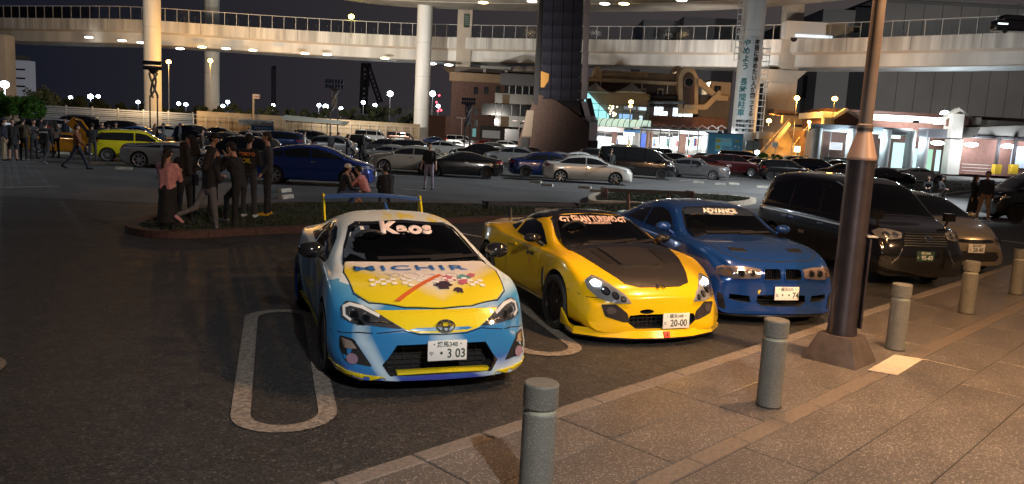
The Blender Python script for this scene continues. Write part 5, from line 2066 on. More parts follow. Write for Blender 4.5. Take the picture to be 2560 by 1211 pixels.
    sign_text('tow_tag_mark', '1', .05, GLOSSB, car, (2.137, .02, .135), (0, 1, 0), (-.3, 0, 1), .002, t=.001)
    g = MB()
    for k in range(4):
        g.box((1.97, 0, .21 + k * .04), (.012, .72, .008))
    for k in range(14):
        g.box((1.965, -.36 + k * .055, .27), (.008, .008, .15))
    g.build('grille_mesh', BLACKP, car)
    plate_on(car, (2.085, .15, .272), 1, -.05, '・横浜348・', 'と', '20-00', PLATE_W, PLATE_G)
    side_set(car, b, [[(.60, .875), (-.15, .885), (-.42, .90), (-.45, 1.07), (-.2, 1.10), (.08, 1.08), (.30, 1.01)], [(-.5, .92), (-.8, .955), (-.52, 1.05)]],
             [[(.62, .30), (.60, .70), (.55, .85)], [(-.50, .30), (-.52, .65), (-.45, .88)], [(.62, .27), (-.50, .27)]], handles=[(-.34, .76)], hmat=yel)
    lettering('door_lettering', 'Spoon', .09, (.22, .735), b, 'right', GLOSSB, car, .003, 1.1, .3, .005)
    patch('door_sticker', [(.22, .66), (.26, .66), (.24, .57)], b, 'right', M('tag_red', (.65, .07, .03), .5), car, .004, 0, .002, 0)
    patch('rear_window', mirror([(0, .99), (.5, .99), (.42, 1.10), (0, 1.13)]), b, 'rear', GLASS_D, car, .010, .1, .01, .03)
    for s in (1, -1):
        patch('tail_light', sgn([(.42, .72), (.72, .72), (.74, .84), (.45, .84)], s), b, 'rear', M('tail_red', (.20, .01, .012), .15, coat=1.), car, .006, .06, .015, .02)
    mirror_part(car, .47, .915, .945, GLOSSB, .13, .22, .11, .06)
    wg = MB()
    for y0, y1 in ((-.70, .80),):
        vs, fs = [], []
        for k in range(9):
            y = y0 + (y1 - y0) * k / 8
            for dx, dz in ((.13, 0), (.02, .03), (-.13, .045), (-.13, .032), (.02, .008)):
                vs.append((-1.95 + dx, y, 1.11 + dz))
        for i in range(8):
            for j in range(5):
                fs.append((i * 5 + j, i * 5 + (j + 1) % 5, (i + 1) * 5 + (j + 1) % 5, (i + 1) * 5 + j))
        fs += [(0, 1, 2, 3, 4), tuple(40 + j for j in (4, 3, 2, 1, 0))]
        wg.add(vs, fs)
    wgo = wg.build('rear_wing', M('carbon_gloss', (.02, .02, .022), .15, coat=1.), car, 40)
    for y in (-.71, .80):
        MB().box((-1.95, y, 1.10), (.30, .012, .13)).build('wing_endplate', GLOSSB, wgo, bev=.004)
    for y in (-.32, .40):
        MB().prism3([(-1.85, y, .90), (-1.98, y, .90), (-2.0, y, 1.115), (-1.90, y, 1.115)], (0, .014, 0)).build('wing_stay', M('wing_matt_black', (.012, .012, .013), .5), wgo)
    for s in (1, -1):
        seat_part(car, -.28, s * .34, SEAT)
    steering(car, .38, -.34, .985, BLACKP)
    MB().tube([(.24, .02, 1.17), (.22, .02, 1.12)], .012, 6).box((.22, .02, 1.10), (.03, .22, .055)).build('rear_view_mirror', BLACKP, car)


# --- blue coupe with vented bonnet
def build_blue_coupe():
    car = empty('blue_coupe', (2.828, 11.46, 0), radians(-76.3), 'metallic blue coupe with twin kidney grilles, bonnet vents and ADVANCE sunstrip', 'car', 'show cars parked nose to the kerb')
    sh = car_shell(SM3, 72)
    b = bvh_of(sh)
    blue = M('paint_blue', (.009, .054, .255), .2, .35, coat=.9)
    ws = mirror([(0, .985), (.4, .98), (.68, .955), (.63, 1.06), (.545, 1.235), (.47, 1.27), (0, 1.30)])
    kid = [(.025, .585), (.05, .565), (.24, .565), (.268, .60), (.258, .69), (.225, .712), (.05, .712), (.025, .69)]
    lowm = mirror([(0, .25), (.26, .25), (.335, .30), (.33, .385), (0, .395)])
    sideo = [(.41, .295), (.55, .30), (.67, .33), (.665, .39), (.43, .375)]
    body = cut(sh, arch(1.365, .36, .335, .42) + arch(-1.365, .36, .335, .42) + [cut_prism(scaled(ws, .96), -.4, 1.02)] + [cut_prism(sgn(scaled(kid, .95), s), 2.0, 2.4) for s in (1, -1)] + [cut_prism(lowm, 2.0, 2.4)] + [cut_prism(sgn(sideo, s), 1.9, 2.4) for s in (1, -1)])
    link('body', body, [blue, CAV], car, 38)
    patch('windscreen', ws, b, 'front', GLASS_F, car, .004, .09, 0, .03)
    band('windscreen_seal', ws, .02, b, 'front', GLOSSB, car, .006, .1, .008, True)
    patch('sunstrip', mirror([(0, 1.20), (.55, 1.19), (.535, 1.25), (.46, 1.27), (0, 1.298)]), b, 'front', M('strip_film', (.02, .03, .05), .3), car, .006, .09, .001, .01)
    lm = M('decal_white', (.85, .84, .82), .5)
    lettering('windscreen_lettering', 'ADVANCE', .075, (.02, 1.243), b, 'front', lm, car, .003, 1.5, 0., .010)
    lettering('windscreen_small_print', 'HIGH QUALITY CAR PRODUCE', .02, (.02, 1.205), b, 'front', lm, car, .0005, 1.35, 0., .010)
    hood = band('bonnet_edge', [(.66, 1.0), (.69, 1.4), (.66, 1.85), (.48, 2.04), (0, 2.09), (-.48, 2.04), (-.66, 1.85), (-.69, 1.4), (-.66, 1.0)], .013, b, 'top', SEAM, car, .002, .08, .004)
    wiper(car, b, [[(-.40, .985), (.0, .995), (.35, 1.005)], [(.1, .985), (.4, .995), (.6, 1.0)]])

    def lamps(s):
        hl = patch('headlight', sgn([(.305, .60), (.29, .70), (.45, .722), (.70, .722), (.785, .69), (.79, .61), (.62, .575), (.45, .585)], s), b, 'front', M('lamp_warm', (.40, .33, .32), .12, .55, coat=1.), car, .007, .05, .02, .015)
        cover(sgn([(.305, .60), (.29, .70), (.45, .722), (.70, .722), (.785, .69), (.79, .61), (.62, .575), (.45, .585)], s), b, hl)
        for cy, r in ((.41, .050), (.545, .052)):
            pr = patch('projector', [(s * q[0], q[1]) for q in oval(cy, .65, r, r)][::s], b, 'front', LAMPC, hl, .013, .03, .008, 0)
            patch('projector_lens', [(s * q[0], q[1]) for q in oval(cy, .65, r * .62, r * .62)][::s], b, 'front', GLOSSB, hl, .018, .03, .008, 0)
        patch('turn_lamp', sgn([(.66, .60), (.75, .61), (.75, .66), (.69, .685), (.65, .68)], s), b, 'front', M('amber_glass', (.45, .26, .16), .15, .3, coat=1.), hl, .012, .04, .008, .01)
        kd = band('kidney_rim', sgn(kid, s), .016, b, 'front', blue, car, .012, .05, .02, True)
        g = MB()
        for k in range(7):
            g.box((2.10, s * (.05 + .03 * k), .64), (.02, .006, .14))
        g.build('kidney_slats', GLOSSB, car)
        for k, (y0, x0) in enumerate(((.40, 1.735), (.40, 1.80))):
            patch('bonnet_vent', sgn([(.30 - k * .0, x0 - .01), (.52, x0 - .045), (.50, x0 + .01), (.31, x0 + .045)], s), b, 'top', M('vent_black', (.008, .008, .008), .5), car, .006, .05, .01, .012)
        MB().tube([(2.10, s * .33, .26), (2.20, s * .34, .155)], .009, 6).build('splitter_rod', CHROME, car)
        patch('bumper_fin', sgn([(.70, .20), (.78, .22), (.80, .40), (.74, .38)], s), b, 'front', GLOSSB, car, .008, .05, .02, .01)
        add_wheel(car, 1.365, s * .785, .325, .245, s, M('rim_gunmetal', (.06, .06, .065), .35, .9), 10)
        add_wheel(car, -1.365, s * .80, .33, .26, s, M('rim_gunmetal', (.06, .06, .065), .35, .9), 10)
    both(lamps)
    prof = [(1.75, .90), (1.98, .86), (2.16, .62), (2.25, .3), (2.27, 0)]
    poly = prof + [(x, -y) for x, y in prof[-2::-1]]
    MB().prism(poly, .12, .14).build('splitter', M('lip_black', (.012, .012, .013), .25, coat=.5), car, bev=.004)
    g = MB()
    for k in range(4):
        g.box((2.08, 0, .27 + k * .035), (.012, .62, .008))
    g.build('grille_mesh', BLACKP, car)
    plate_on(car, (2.235, .05, .415), 1, -.05, '・横浜335・', 'な', '・・74', PLATE_W, PLATE_G)
    MB().lathe([(.001, .006), (.036, .006), (.04, 0)], 24, (0, 0, 0), 'X').build('emblem', CHROME, car, 40, (2.075, .0, .745), (0, -.95, 0))
    MB().lathe([(.001, .012), (.026, .012), (.03, 0)], 20, (0, 0, 0), 'X').build('tow_hook', M('hook_yellow', (.75, .55, .02), .4), car, 40, (2.19, -.30, .425))
    side_set(car, b, [[(.68, .945), (0., .96), (-.28, .965), (-.30, 1.21), (0, 1.235), (.25, 1.20), (.45, 1.11)], [(-.34, .97), (-1.0, .995), (-.80, 1.13), (-.36, 1.21)]],
             [[(.90, .32), (.90, .66), (.84, .90)], [(-.36, .32), (-.38, .70), (-.32, .95)], [(.90, .29), (-.36, .29)]], handles=[(-.22, .80)], hmat=blue)
    patch('rear_window', mirror([(0, 1.07), (.5, 1.07), (.46, 1.22), (0, 1.26)]), b, 'rear', GLASS_D, car, .004, .1, .01, .03)
    for s in (1, -1):
        patch('tail_light', sgn([(.42, .78), (.70, .78), (.72, .90), (.45, .91)], s), b, 'rear', M('tail_red', (.20, .01, .012), .15, coat=1.), car, .006, .06, .015, .02)
    mirror_part(car, .67, .93, 1.03, blue, .15, .23, .13, .06)
    wg = MB()
    vs, fs = [], []
    for k in range(9):
        y = -.78 + 1.62 * k / 8
        for dx, dz in ((.15, 0), (.02, .03), (-.15, .045), (-.15, .03), (.02, .006)):
            vs.append((-2.15 + dx, y, 1.29 + dz))
    for i in range(8):
        for j in range(5):
            fs.append((i * 5 + j, i * 5 + (j + 1) % 5, (i + 1) * 5 + (j + 1) % 5, (i + 1) * 5 + j))
    fs += [(0, 1, 2, 3, 4), tuple(40 + j for j in (4, 3, 2, 1, 0))]
    wg.add(vs, fs)
    wgo = wg.build('rear_wing', M('wing_matt_black', (.012, .012, .013), .5), car, 40)
    for y in (-.79, .83):
        MB().box((-2.15, y, 1.27), (.34, .012, .17)).build('wing_endplate', M('endplate_maroon', (.05, .012, .014), .5), wgo, bev=.004)
    for y in (-.36, .40):
        MB().prism3([(-2.0, y, .98), (-2.14, y, .98), (-2.2, y, 1.295), (-2.08, y, 1.295)], (0, .016, 0)).build('wing_stay', M('endplate_maroon', (.05, .012, .014), .5), wgo)
    for s in (1, -1):
        seat_part(car, -.15, s * .36, SEAT)
    steering(car, .45, -.36, 1.04, BLACKP)


# --- black taxi
def build_taxi():
    car = empty('black_taxi', (6.448, 14.759, 0), radians(-80.2), 'tall black taxi with chrome side strip and fender mirrors beside the blue coupe', 'car')
    sh = car_shell(STX, 60)
    b = bvh_of(sh)
    blk = M('paint_black', (.006, .006, .007), .16, coat=1.)
    ws = mirror([(0, 1.145), (.4, 1.14), (.70, 1.115), (.67, 1.25), (.61, 1.55), (.55, 1.62), (0, 1.66)])
    body = cut(sh, arch(1.375, .36, .335, .4, .87) + arch(-1.375, .36, .335, .4, .87) + [cut_prism(scaled(ws, .96), -.2, 1.42)])
    link('body', body, [blk, CAV], car, 38)
    patch('windscreen', ws, b, 'front', GLASS_F, car, .004, .1, 0, .04)
    band('windscreen_seal', ws, .02, b, 'front', GLOSSB, car, .006, .1, .008, True)
    gr = patch('grille', mirror([(0, .68), (.36, .69), (.42, .75), (.40, .92), (.36, .945), (0, .955)]), b, 'front', GLOSSB, car, .006, .08, .012, .02)
    for k in range(6):
        band('grille_bar', [(-.40 + .01 * k, .72 + .038 * k), (0, .722 + .038 * k), (.40 - .01 * k, .72 + .038 * k)], .010, b, 'front', M('bar_grey', (.22, .24, .23), .3, .9), gr, .016, .08, .01)
    em = MB()
    for rx, rz, oz in ((.07, .055, 0), (.028, .052, 0), (.05, .024, .012)):
        em.tube([(0, rx * cos(2 * pi * k / 24), oz + rz * sin(2 * pi * k / 24)) for k in range(25)], .007, 6)
    em.build('emblem', CHROME, car, 60, (2.215, 0, .84), (0, -.25, 0))
    for s in (1, -1):
        hl = patch('headlight', sgn([(.42, .83), (.40, .92), (.60, .965), (.70, .96), (.765, .90), (.76, .81), (.60, .80)], s), b, 'front', M('lamp_bright', (.58, .60, .63), .12, .6, coat=1.), car, .007, .06, .02, .02)
        cover(sgn([(.42, .83), (.40, .92), (.60, .965), (.70, .96), (.765, .90), (.76, .81), (.60, .80)], s), b, hl)
        for cy in (.52, .65):
            patch('projector', [(s * q[0], q[1]) for q in oval(cy, .875, .045, .045)][::s], b, 'front', LAMPC, hl, .014, .03, .01, 0)
        patch('fog_recess', sgn([(.52, .34), (.72, .36), (.74, .48), (.54, .45)], s), b, 'front', BLACKP, car, .004, .06, .01, .02)
        band('bumper_trim', [(s * .42, .66), (s * .50, .50), (s * .58, .42)], .016, b, 'front', CHROME, car, .010, .06, .01)
        v = 'left' if s > 0 else 'right'
        band('side_strip', [(1.25, .905), (0, .925), (-1.2, .935), (-2.0, .94)], .026, b, v, M('strip_satin', (.55, .55, .53), .3, .9), car, .014, .12, .018)
        m = MB().tube([(0, 0, 0), (.02, s * .05, .16)], [.02, .016], 8).box((.02, s * .06, .20), (.09, .18, .13))
        m.build('fender_mirror', GLOSSB, car, 40, (1.78, s * .62, .97))
        patch('tail_light', sgn([(.60, .80), (.76, .82), (.76, 1.08), (.62, 1.06)], s), b, 'rear', M('tail_red', (.20, .01, .012), .15, coat=1.), car, .006, .06, .015, .02)
        patch('tail_light_side', [(-2.06, .93), (-1.93, .96), (-1.96, 1.08), (-2.06, 1.08)], b, v, M('tail_red', (.20, .01, .012), .15, coat=1.), car, .008, .06, .015, .02)
        add_wheel(car, 1.375, s * .73, .31, .19, s, M('rim_silver', (.45, .45, .46), .35, .9), 14)
        add_wheel(car, -1.375, s * .73, .31, .19, s, M('rim_silver', (.45, .45, .46), .35, .9), 14)
    side_set(car, b, [[(1.08, 1.09), (.30, 1.08), (.28, 1.58), (.46, 1.52), (.75, 1.32)], [(.22, 1.08), (-.78, 1.08), (-.76, 1.60), (.20, 1.60)], [(-.84, 1.08), (-1.75, 1.12), (-1.62, 1.50), (-.82, 1.585)]],
             [[(1.12, .36), (1.10, .70), (1.06, 1.05)], [(.25, .36), (.25, 1.06)], [(-.80, .36), (-.80, 1.06)], [(1.12, .33), (-.80, .33)]], handles=[(.42, .86), (-.62, .87)], hmat=CHROME)
    sign_text('door_lettering', 'TAXI', .09, M('decal_grey', (.30, .30, .31), .4), car, (-.2, -.86, .62), (1, 0, 0), (0, 0, 1), .001, t=.002)
    plate_on(car, (2.235, -.02, .55), 1, 0., '横浜500', 'あ', '95-60', M('plate_green', (.015, .045, .03), .5), M('plate_ink_white', (.62, .68, .66), .5))
    patch('rear_window', mirror([(0, 1.12), (.6, 1.12), (.56, 1.5), (0, 1.54)]), b, 'rear', GLASS_D, car, .004, .1, .01, .05)
    for s in (1, -1):
        seat_part(car, .1, s * .36, SEAT)
    steering(car, .62, -.36, 1.18, BLACKP)


def build_sedan_sand():
    car = empty('sand_sedan', (8.40, 16.55, 0), radians(-83), 'sand beige sedan half hidden behind the black taxi', 'car')
    sh = car_shell(SSD, 56)
    b = bvh_of(sh)
    pt = M('paint_sand', (.30, .26, .19), .25, .5, coat=.8)
    ws = mirror([(0, 1.035), (.4, 1.03), (.69, 1.005), (.64, 1.12), (.56, 1.32), (.49, 1.365), (0, 1.39)])
    body = cut(sh, arch(1.36, .35, .33, .42) + arch(-1.36, .35, .33, .42) + [cut_prism(scaled(ws, .96), -.3, 1.3)])
    link('body', body, [pt, CAV], car, 38)
    patch('windscreen', ws, b, 'front', GLASS_F, car, .004, .1, 0, .04)
    band('windscreen_seal', ws, .02, b, 'front', GLOSSB, car, .006, .1, .008, True)
    patch('upper_grille', mirror([(0, .62), (.4, .63), (.45, .67), (.35, .69), (0, .685)]), b, 'front', GLOSSB, car, .005, .06, .01, .015)
    patch('lower_grille', mirror([(0, .28), (.5, .29), (.58, .36), (.5, .46), (0, .48)]), b, 'front', BLACKP, car, .005, .06, .01, .02)
    for s in (1, -1):
        hl = patch('headlight', sgn([(.46, .62), (.44, .69), (.60, .76), (.70, .765), (.76, .70), (.74, .62), (.6, .60)], s), b, 'front', M('lamp_warm', (.40, .33, .32), .12, .55, coat=1.), car, .007, .06, .02, .02)
        cover(sgn([(.46, .62), (.44, .69), (.60, .76), (.70, .765), (.76, .70), (.74, .62), (.6, .60)], s), b, hl)
        for cy in (.55, .66):
            patch('projector', [(s * q[0], q[1]) for q in oval(cy, .68, .04, .04)][::s], b, 'front', LAMPC, hl, .014, .03, .01, 0)
        patch('tail_light', sgn([(.45, .82), (.70, .82), (.72, .94), (.48, .95)], s), b, 'rear', M('tail_red', (.20, .01, .012), .15, coat=1.), car, .006, .06, .015, .02)
        add_wheel(car, 1.36, s * .76, .31, .2, s, M('rim_silver', (.45, .45, .46), .35, .9), 10)
        add_wheel(car, -1.36, s * .76, .31, .2, s, M('rim_silver', (.45, .45, .46), .35, .9), 10)
    side_set(car, b, [[(.85, .97), (-.05, .985), (-.08, 1.31), (.25, 1.29), (.55, 1.16)], [(-.14, .985), (-1.15, 1.03), (-.95, 1.19), (-.6, 1.28), (-.16, 1.31)]],
             [[(.98, .36), (.98, .7), (.92, .95)], [(-.1, .36), (-.1, .97)], [(.98, .33), (-.9, .33)]], handles=[(.08, .84), (-.85, .86)], hmat=pt)
    plate_on(car, (2.285, .0, .53), 1, 0., '品川300', 'さ', '28-40', PLATE_W, PLATE_G)
    mirror_part(car, .82, .93, 1.04, pt, .14, .2, .13, .06)
    for s in (1, -1):
        seat_part(car, .05, s * .36, SEAT)
    steering(car, .62, -.36, 1.09, BLACKP)


build_coupe()
build_roadster()
build_blue_coupe()
build_taxi()
build_sedan_sand()

# ------------------------------------------------------------------ lamps, fences, planting at the edges
def lamp_head_light(root, loc, watt, col, r=.25, spot=None, aim=None, blend=.6):
    l = point_light('lamp_light', (0, 0, 0), watt, col, r, spot, None, blend)
    l.parent = root
    l.location = Vector(loc)
    if aim is not None:
        l.rotation_euler = (Vector(aim) - (root.location + Vector(loc))).to_track_quat('-Z', 'Y').to_euler()
    return l


# the dark post on the pavement, its lamps above the picture
LP = K(4.22, .80, PAV)
lp = empty('lamp_post', LP, 0, 'dark metal lamp post with cone collar standing on the pavement', 'lamp post')
PURP = M('post_dark_bronze', (.055, .045, .050), .30, .6, var=.15, vs=6)
PINK = M('post_collar_paint', (.27, .19, .155), .45, .1)
_pl = MB()
_pl.add([(a * .275, b * .275, 0) for a, b in ((-1, -1), (1, -1), (1, 1), (-1, 1))] + [(a * .170, b * .170, .27) for a, b in ((-1, -1), (1, -1), (1, 1), (-1, 1))], [(0, 1, 5, 4), (1, 2, 6, 5), (2, 3, 7, 6), (3, 0, 4, 7), (4, 5, 6, 7)])
_o = _pl.build('plinth', M('plinth_brown', (.075, .058, .050), .5, .2, var=.2, vs=9), lp, bev=.008)
_o.rotation_euler = (0, 0, KROT)
MB().lathe([(.145, .25), (.145, .31), (.138, .33), (.130, 2.02)], 40).build('lower_shaft', PURP, lp, 30)
MB().lathe([(.134, 2.02), (.138, 2.03), (.136, 2.05), (.072, 2.28), (.070, 2.30)], 40).build('collar', PINK, lp, 30)
MB().lathe([(.074, 2.30), (.074, 2.33)], 32).build('collar_ring', M('ring_dark', (.02, .02, .02), .5), lp, 30)
MB().lathe([(.076, 2.33), (.076, 2.36), (.064, 2.37), (.056, 5.0)], 32).build('upper_shaft', M('post_brown', (.090, .074, .072), .6, .0, var=.12, vs=5), lp, 30)
MB().box((.14, -.09, 1.28), (.10, .10, .012)).build('cover_ledge', M('ledge_pale', (.4, .37, .33), .5), lp)
MB().box((.135, -.085, .80), (.02, .06, .9)).build('access_cover', PURP, lp, bev=.004)
for s, (m_, nm) in ((1, ('white', 'lamp_head')), (-1, ('warm', 'lamp_head'))):
    h = MB().tube([(0, 0, 4.98), (s * KN.x * .5, s * KN.y * .5, 5.15), (s * KN.x * .9, s * KN.y * .9, 5.18)], .035, 8).box((s * KN.x * 1.1, s * KN.y * 1.1, 5.17), (.55, .22, .12), KROT - pi / 2)
    h.build(nm, PURP, lp)
    MB().box((s * KN.x * 1.1, s * KN.y * 1.1, 5.10), (.42, .16, .02), KROT - pi / 2).build('lamp_glass', glow('post_lamp_warm', (1, .66, .36), 20.), lp)
POST_WARM = lamp_head_light(lp, Vector((-KN.x * 1.1, -KN.y * 1.1, 5.05)), 640, (1, .50, .22), .12)
POST_WARM2 = lamp_head_light(lp, Vector((KN.x * 1.1, KN.y * 1.1, 5.05)), 1300, (1, .56, .26), .12)


def street_lamp(name, loc, h, label, head='ball', col=(1, .6, .2), strength=30., watt=0., pole=STEEL, r=.05, size=.28, arm=0., light_r=.2, group=None, spot=None, aim=None, blend=.6):
    root = empty(name, loc, 0, label, 'lamp', group)
    MB().tube([(0, 0, 0), (0, 0, h - .05)], [r * 1.3, r * .8], 10).build('pole', pole, root, 40)
    m = glow('bulb_%d_%d_%d_%d' % (col[0] * 99, col[1] * 99, col[2] * 99, strength), col, strength)
    if head == 'ball':
        MB().ball((0, 0, h + size * .5), size, 14, 10, sc=(1, 1, .85)).build('globe', m, root, 60)
        MB().lathe([(size * .5, h - .12), (size * .6, h - .02), (size * .3, h + .02)], 12).build('collar', pole, root, 40)
    else:
        MB().tube([(0, 0, h - .06), (arm * .6, 0, h + .12), (arm, 0, h + .1)], r * .7, 8).build('arm', pole, root, 40)
        MB().box((arm + .25, 0, h + .12), (.8, .35, .14)).build('housing', pole, root, bev=.03)
        MB().ball((arm + .25, 0, h + .02), size, 12, 8, sc=(1, .6, .5)).build('lens', m, root, 60)
    if watt:
        lamp_head_light(root, (arm, -size * 1.5, h + size * .4) if head == 'ball' else (arm + .25, 0, h - .22), watt, col, light_r, spot, aim, blend)
    return root


SOD = (1., .46, .085)
COOL = (.72, .88, 1.)


def lamp_at(x, ytop, depth, label, **kw):
    b = GX(x, depth)
    h = AT(x, ytop, depth).z
    return street_lamp(kw.pop('name', 'street_lamp'), b, h, label, **kw)


lamp_at(423, 158, 128, 'sodium street lamp just right of the tall left column', col=SOD, strength=60, watt=5000, size=.36, group='sodium lamps')
lamp_at(526, 155, 140, 'sodium street lamp in front of the second round column', col=SOD, strength=60, watt=6000, size=.40, group='sodium lamps')
lamp_at(1975, 248, 104, 'orange lamp above the stairs, left of two', col=SOD, strength=40, watt=8000, size=.34, group='sodium lamps', spot=140, aim=AT(1955, 300, 118), blend=.5)
lamp_at(2068, 250, 104, 'orange lamp above the stairs, right of two', col=SOD, strength=40, watt=1200, size=.36, group='sodium lamps', spot=120, aim=AT(2040, 300, 113), blend=.5)
lamp_at(1912, 305, 116, 'low orange lamp at the foot of the stairs', col=SOD, strength=40, watt=6000, size=.36, group='sodium lamps', spot=140, aim=AT(1925, 250, 128), blend=.5)
lamp_at(2011, 307, 103, 'low orange lamp halfway up the stairs', col=SOD, strength=40, watt=4500, size=.22, group='sodium lamps', spot=130, aim=AT(1985, 380, 108), blend=.5)
lamp_at(1568, 258, 112, 'orange lamp in front of the glazed hall', col=(1, .62, .22), strength=30, watt=500, size=.32, group='sodium lamps')
lamp_at(1567, 268, 113.5, 'lamp added for the orange reflection low beside the glazed hall', col=(1, .62, .22), strength=12, size=.26, group='sodium lamps')  # glowing lamp added to draw the reflection of the one above
for x, y, d, lab in ((972, 238, 170, 'white lamp post left of the centre column'), (1077, 238, 170, 'white lamp post right of the centre column'), (906, 259, 175, 'white lamp near the foot of the crane'), (935, 266, 180, 'small white lamp right of the crane foot'),
                     (1092, 268, 180, 'white lamp low beside the pale pier'), (15, 217, 120, 'blue-white lamp post at the left edge'), (178, 247, 190, 'white lamp left of the bright floodlight pair'), (228, 245, 190, 'brightest floodlight above the white fence'), (247, 244, 190, 'floodlight right of the brightest one above the white fence'),
                     (346, 258, 190, 'white lamp left of the tall left column'), (447, 262, 190, 'left lamp of the pair between the two columns'), (465, 264, 190, 'right lamp of the pair between the two columns'), (557, 268, 190, 'lower lamp right of the second column'), (569, 258, 190, 'upper lamp right of the second column'),
                     (682, 266, 200, 'white lamp above the blue fence banner'), (796, 266, 190, 'left lamp above the shelter roof'), (813, 270, 190, 'bright lamp above the shelter roof'), (851, 274, 190, 'small lamp right of the floodlight mast'), (2343, 290, 118, 'white floodlight on the gabled building roof')):
    big = lab.startswith(('bright', 'white lamp post', 'blue', 'white floodlight'))
    lamp_at(x, y, d, lab, col=COOL, strength=45 if big else 26, size=.62 if big else .46, pole=M('pole_pale', (.45, .46, .46), .5, .3), r=.08, group='white lamps beyond the car park', watt=(5000 if x == 15 else 1500 if x == 2343 else 0))
street_lamp('street_lamp', AT(877, 96, 148.6), AT(877, 46, 148.6).z - AT(877, 96, 148.6).z, 'yellow lamp standing on the viaduct parapet', col=(1, .85, .15), strength=14, size=.55)
for i, (x, y) in enumerate(((1098, 239), (1091, 256), (1098, 272), (1103, 276), (1095, 278))):
    c = AT(x, y, 400)
    tag(MB().ball((0, 0, 0), .5, 8, 6).build('red_beacon', glow('beacon_red', (1, .06, .10), 8), None, 60, c), ('highest red beacon beside the pale pier', 'second highest red beacon beside the pale pier', 'left of the low red beacons beside the pale pier', 'right of the low red beacons beside the pale pier', 'lowest red beacon beside the pale pier')[i], 'beacon')

# posts with solar panels and a twisted body
SOLAR = M('solar_cells', (.018, .022, .035), .2, .2, coat=.5)


def solar_post(x, ytop, depth, wpx, label, watt, aim, col=(1., .92, .80), tilt=-.5):
    b = GX(x, depth)
    h = AT(x, ytop, depth).z
    w = wpx / FPX * depth
    root = empty('solar_lamp_post', b, 0, label, 'lamp post', 'solar lamp posts')
    for s in (-1, 1):
        MB().tube([(s * w * .20, 0, 0), (s * w * .20, 0, h * .55)], .09, 8).build('leg', DSTEEL, root, 40)
    for k in range(3):
        pts = []
        for j in range(13):
            a = k * 2.1 + j * .35
            rr = w * .20 * (1 - .6 * sin(pi * j / 12)) + .05
            pts.append((rr * cos(a), rr * sin(a), h * .52 + (h * .86 - h * .52) * j / 12))
        MB().tube(pts, .13, 7).build('twisted_strut', M('strut_grey', (.16, .15, .15), .5, .4), root, 40)
    MB().lathe([(.25, h * .85), (w * .28, h * .90)], 12).build('crown', DSTEEL, root, 40)
    rows = 2
    for r_ in range(rows):
        for c_ in range(6):
            MB().box((0, 0, 0), (w / 6 * .93, .05, w * .24)).build('solar_cell', SOLAR, root, None, (-w / 2 + w / 6 * (c_ + .5), -.2 + r_ * -.12, h * .93 + r_ * w * .26), (tilt, 0, 0))
    if watt:
        MB().box((0, 1.2, h * .92), (.6, .3, .15)).build('floodlight', DSTEEL, root)  # flood fixture added to the post to light the viaduct
        lamp_head_light(root, (0, 1.6, h * .93), watt, col, .3, 130, aim, 1.)
    return root


DC = AT(1000, 120, 150)
solar_post(385, 158, 97, 46, 'solar lamp post with twisted stem in front of the left column', 26000, (-75, 150, 22), (1, .68, .36))
solar_post(834, 206, 112, 46, 'solar lamp post with open cell grid above the shelter', 34000, (-25, 150, 22))
solar_post(1166, 248, 78, 34, 'dark solar lamp post left of the glass tower', 26000, (-18, 146, 20))
# twin-arm lamps by the terrace building
for x, y, d, lab, on in ((1295, 302, 118, 'twin armed lamp by the terrace building wall', 1), (1152, 296, 128, 'thin twin lamp beside the pale pier', 0)):
    b = GX(x, d)
    h = AT(x, y, d).z
    rt = empty('twin_lamp', b, 0, lab, 'lamp', None)
    MB().tube([(0, 0, 0), (0, 0, h)], .07, 8).build('pole', M('pole_pink', (.42, .33, .32), .5), rt, 40)
    MB().box((0, 0, h + .03), (1.9, .12, .08)).build('arm', M('pole_pink', (.42, .33, .32), .5), rt)
    for s in (-1, 1):
        MB().box((s * .75, 0, h - .06), (.6, .3, .1)).build('head', glow('twin_head', (1, .75, .7), 1.2) if on else DSTEEL, rt)
# off-frame masts that light the car park
MASTC = (.90, .96, 1.)
street_lamp('mast_lamp', (-31, 26, 0), 11.5, 'tall white mast lamp at the left side of the car park', 'arm', MASTC, 40, 1800, arm=1.2, light_r=.35, r=.09)
street_lamp('mast_lamp', (27, 36, 0), 12.5, 'tall white mast lamp at the right side of the car park', 'arm', MASTC, 40, 62000, arm=-1.2, light_r=.35, r=.09, spot=116, aim=(3, 45, 0), blend=1.)
street_lamp('mast_lamp', (2.4, -.6, 0), 4.9, 'white lamp on a post behind the viewer on the pavement', 'arm', (1., .96, .92), 30, 1800, arm=-.8, light_r=.08, r=.06, spot=64, aim=(.5, 6.2, .2), blend=.6)

street_lamp('mast_lamp', (9.5, 2.2, 0), 5.4, 'sodium lamp on a post behind the viewer to the right', 'arm', (1., .57, .27), 30, 3700, arm=-.8, light_r=.08, r=.06, spot=76, aim=(6.6, 6.6, 0), blend=.7)

street_lamp('mast_lamp', (13.2, 12.6, 0), 5.4, 'sodium lamp on a post beyond the right edge of the pavement', 'arm', (1., .55, .24), 30, 420, arm=-.8, light_r=.10, r=.06)

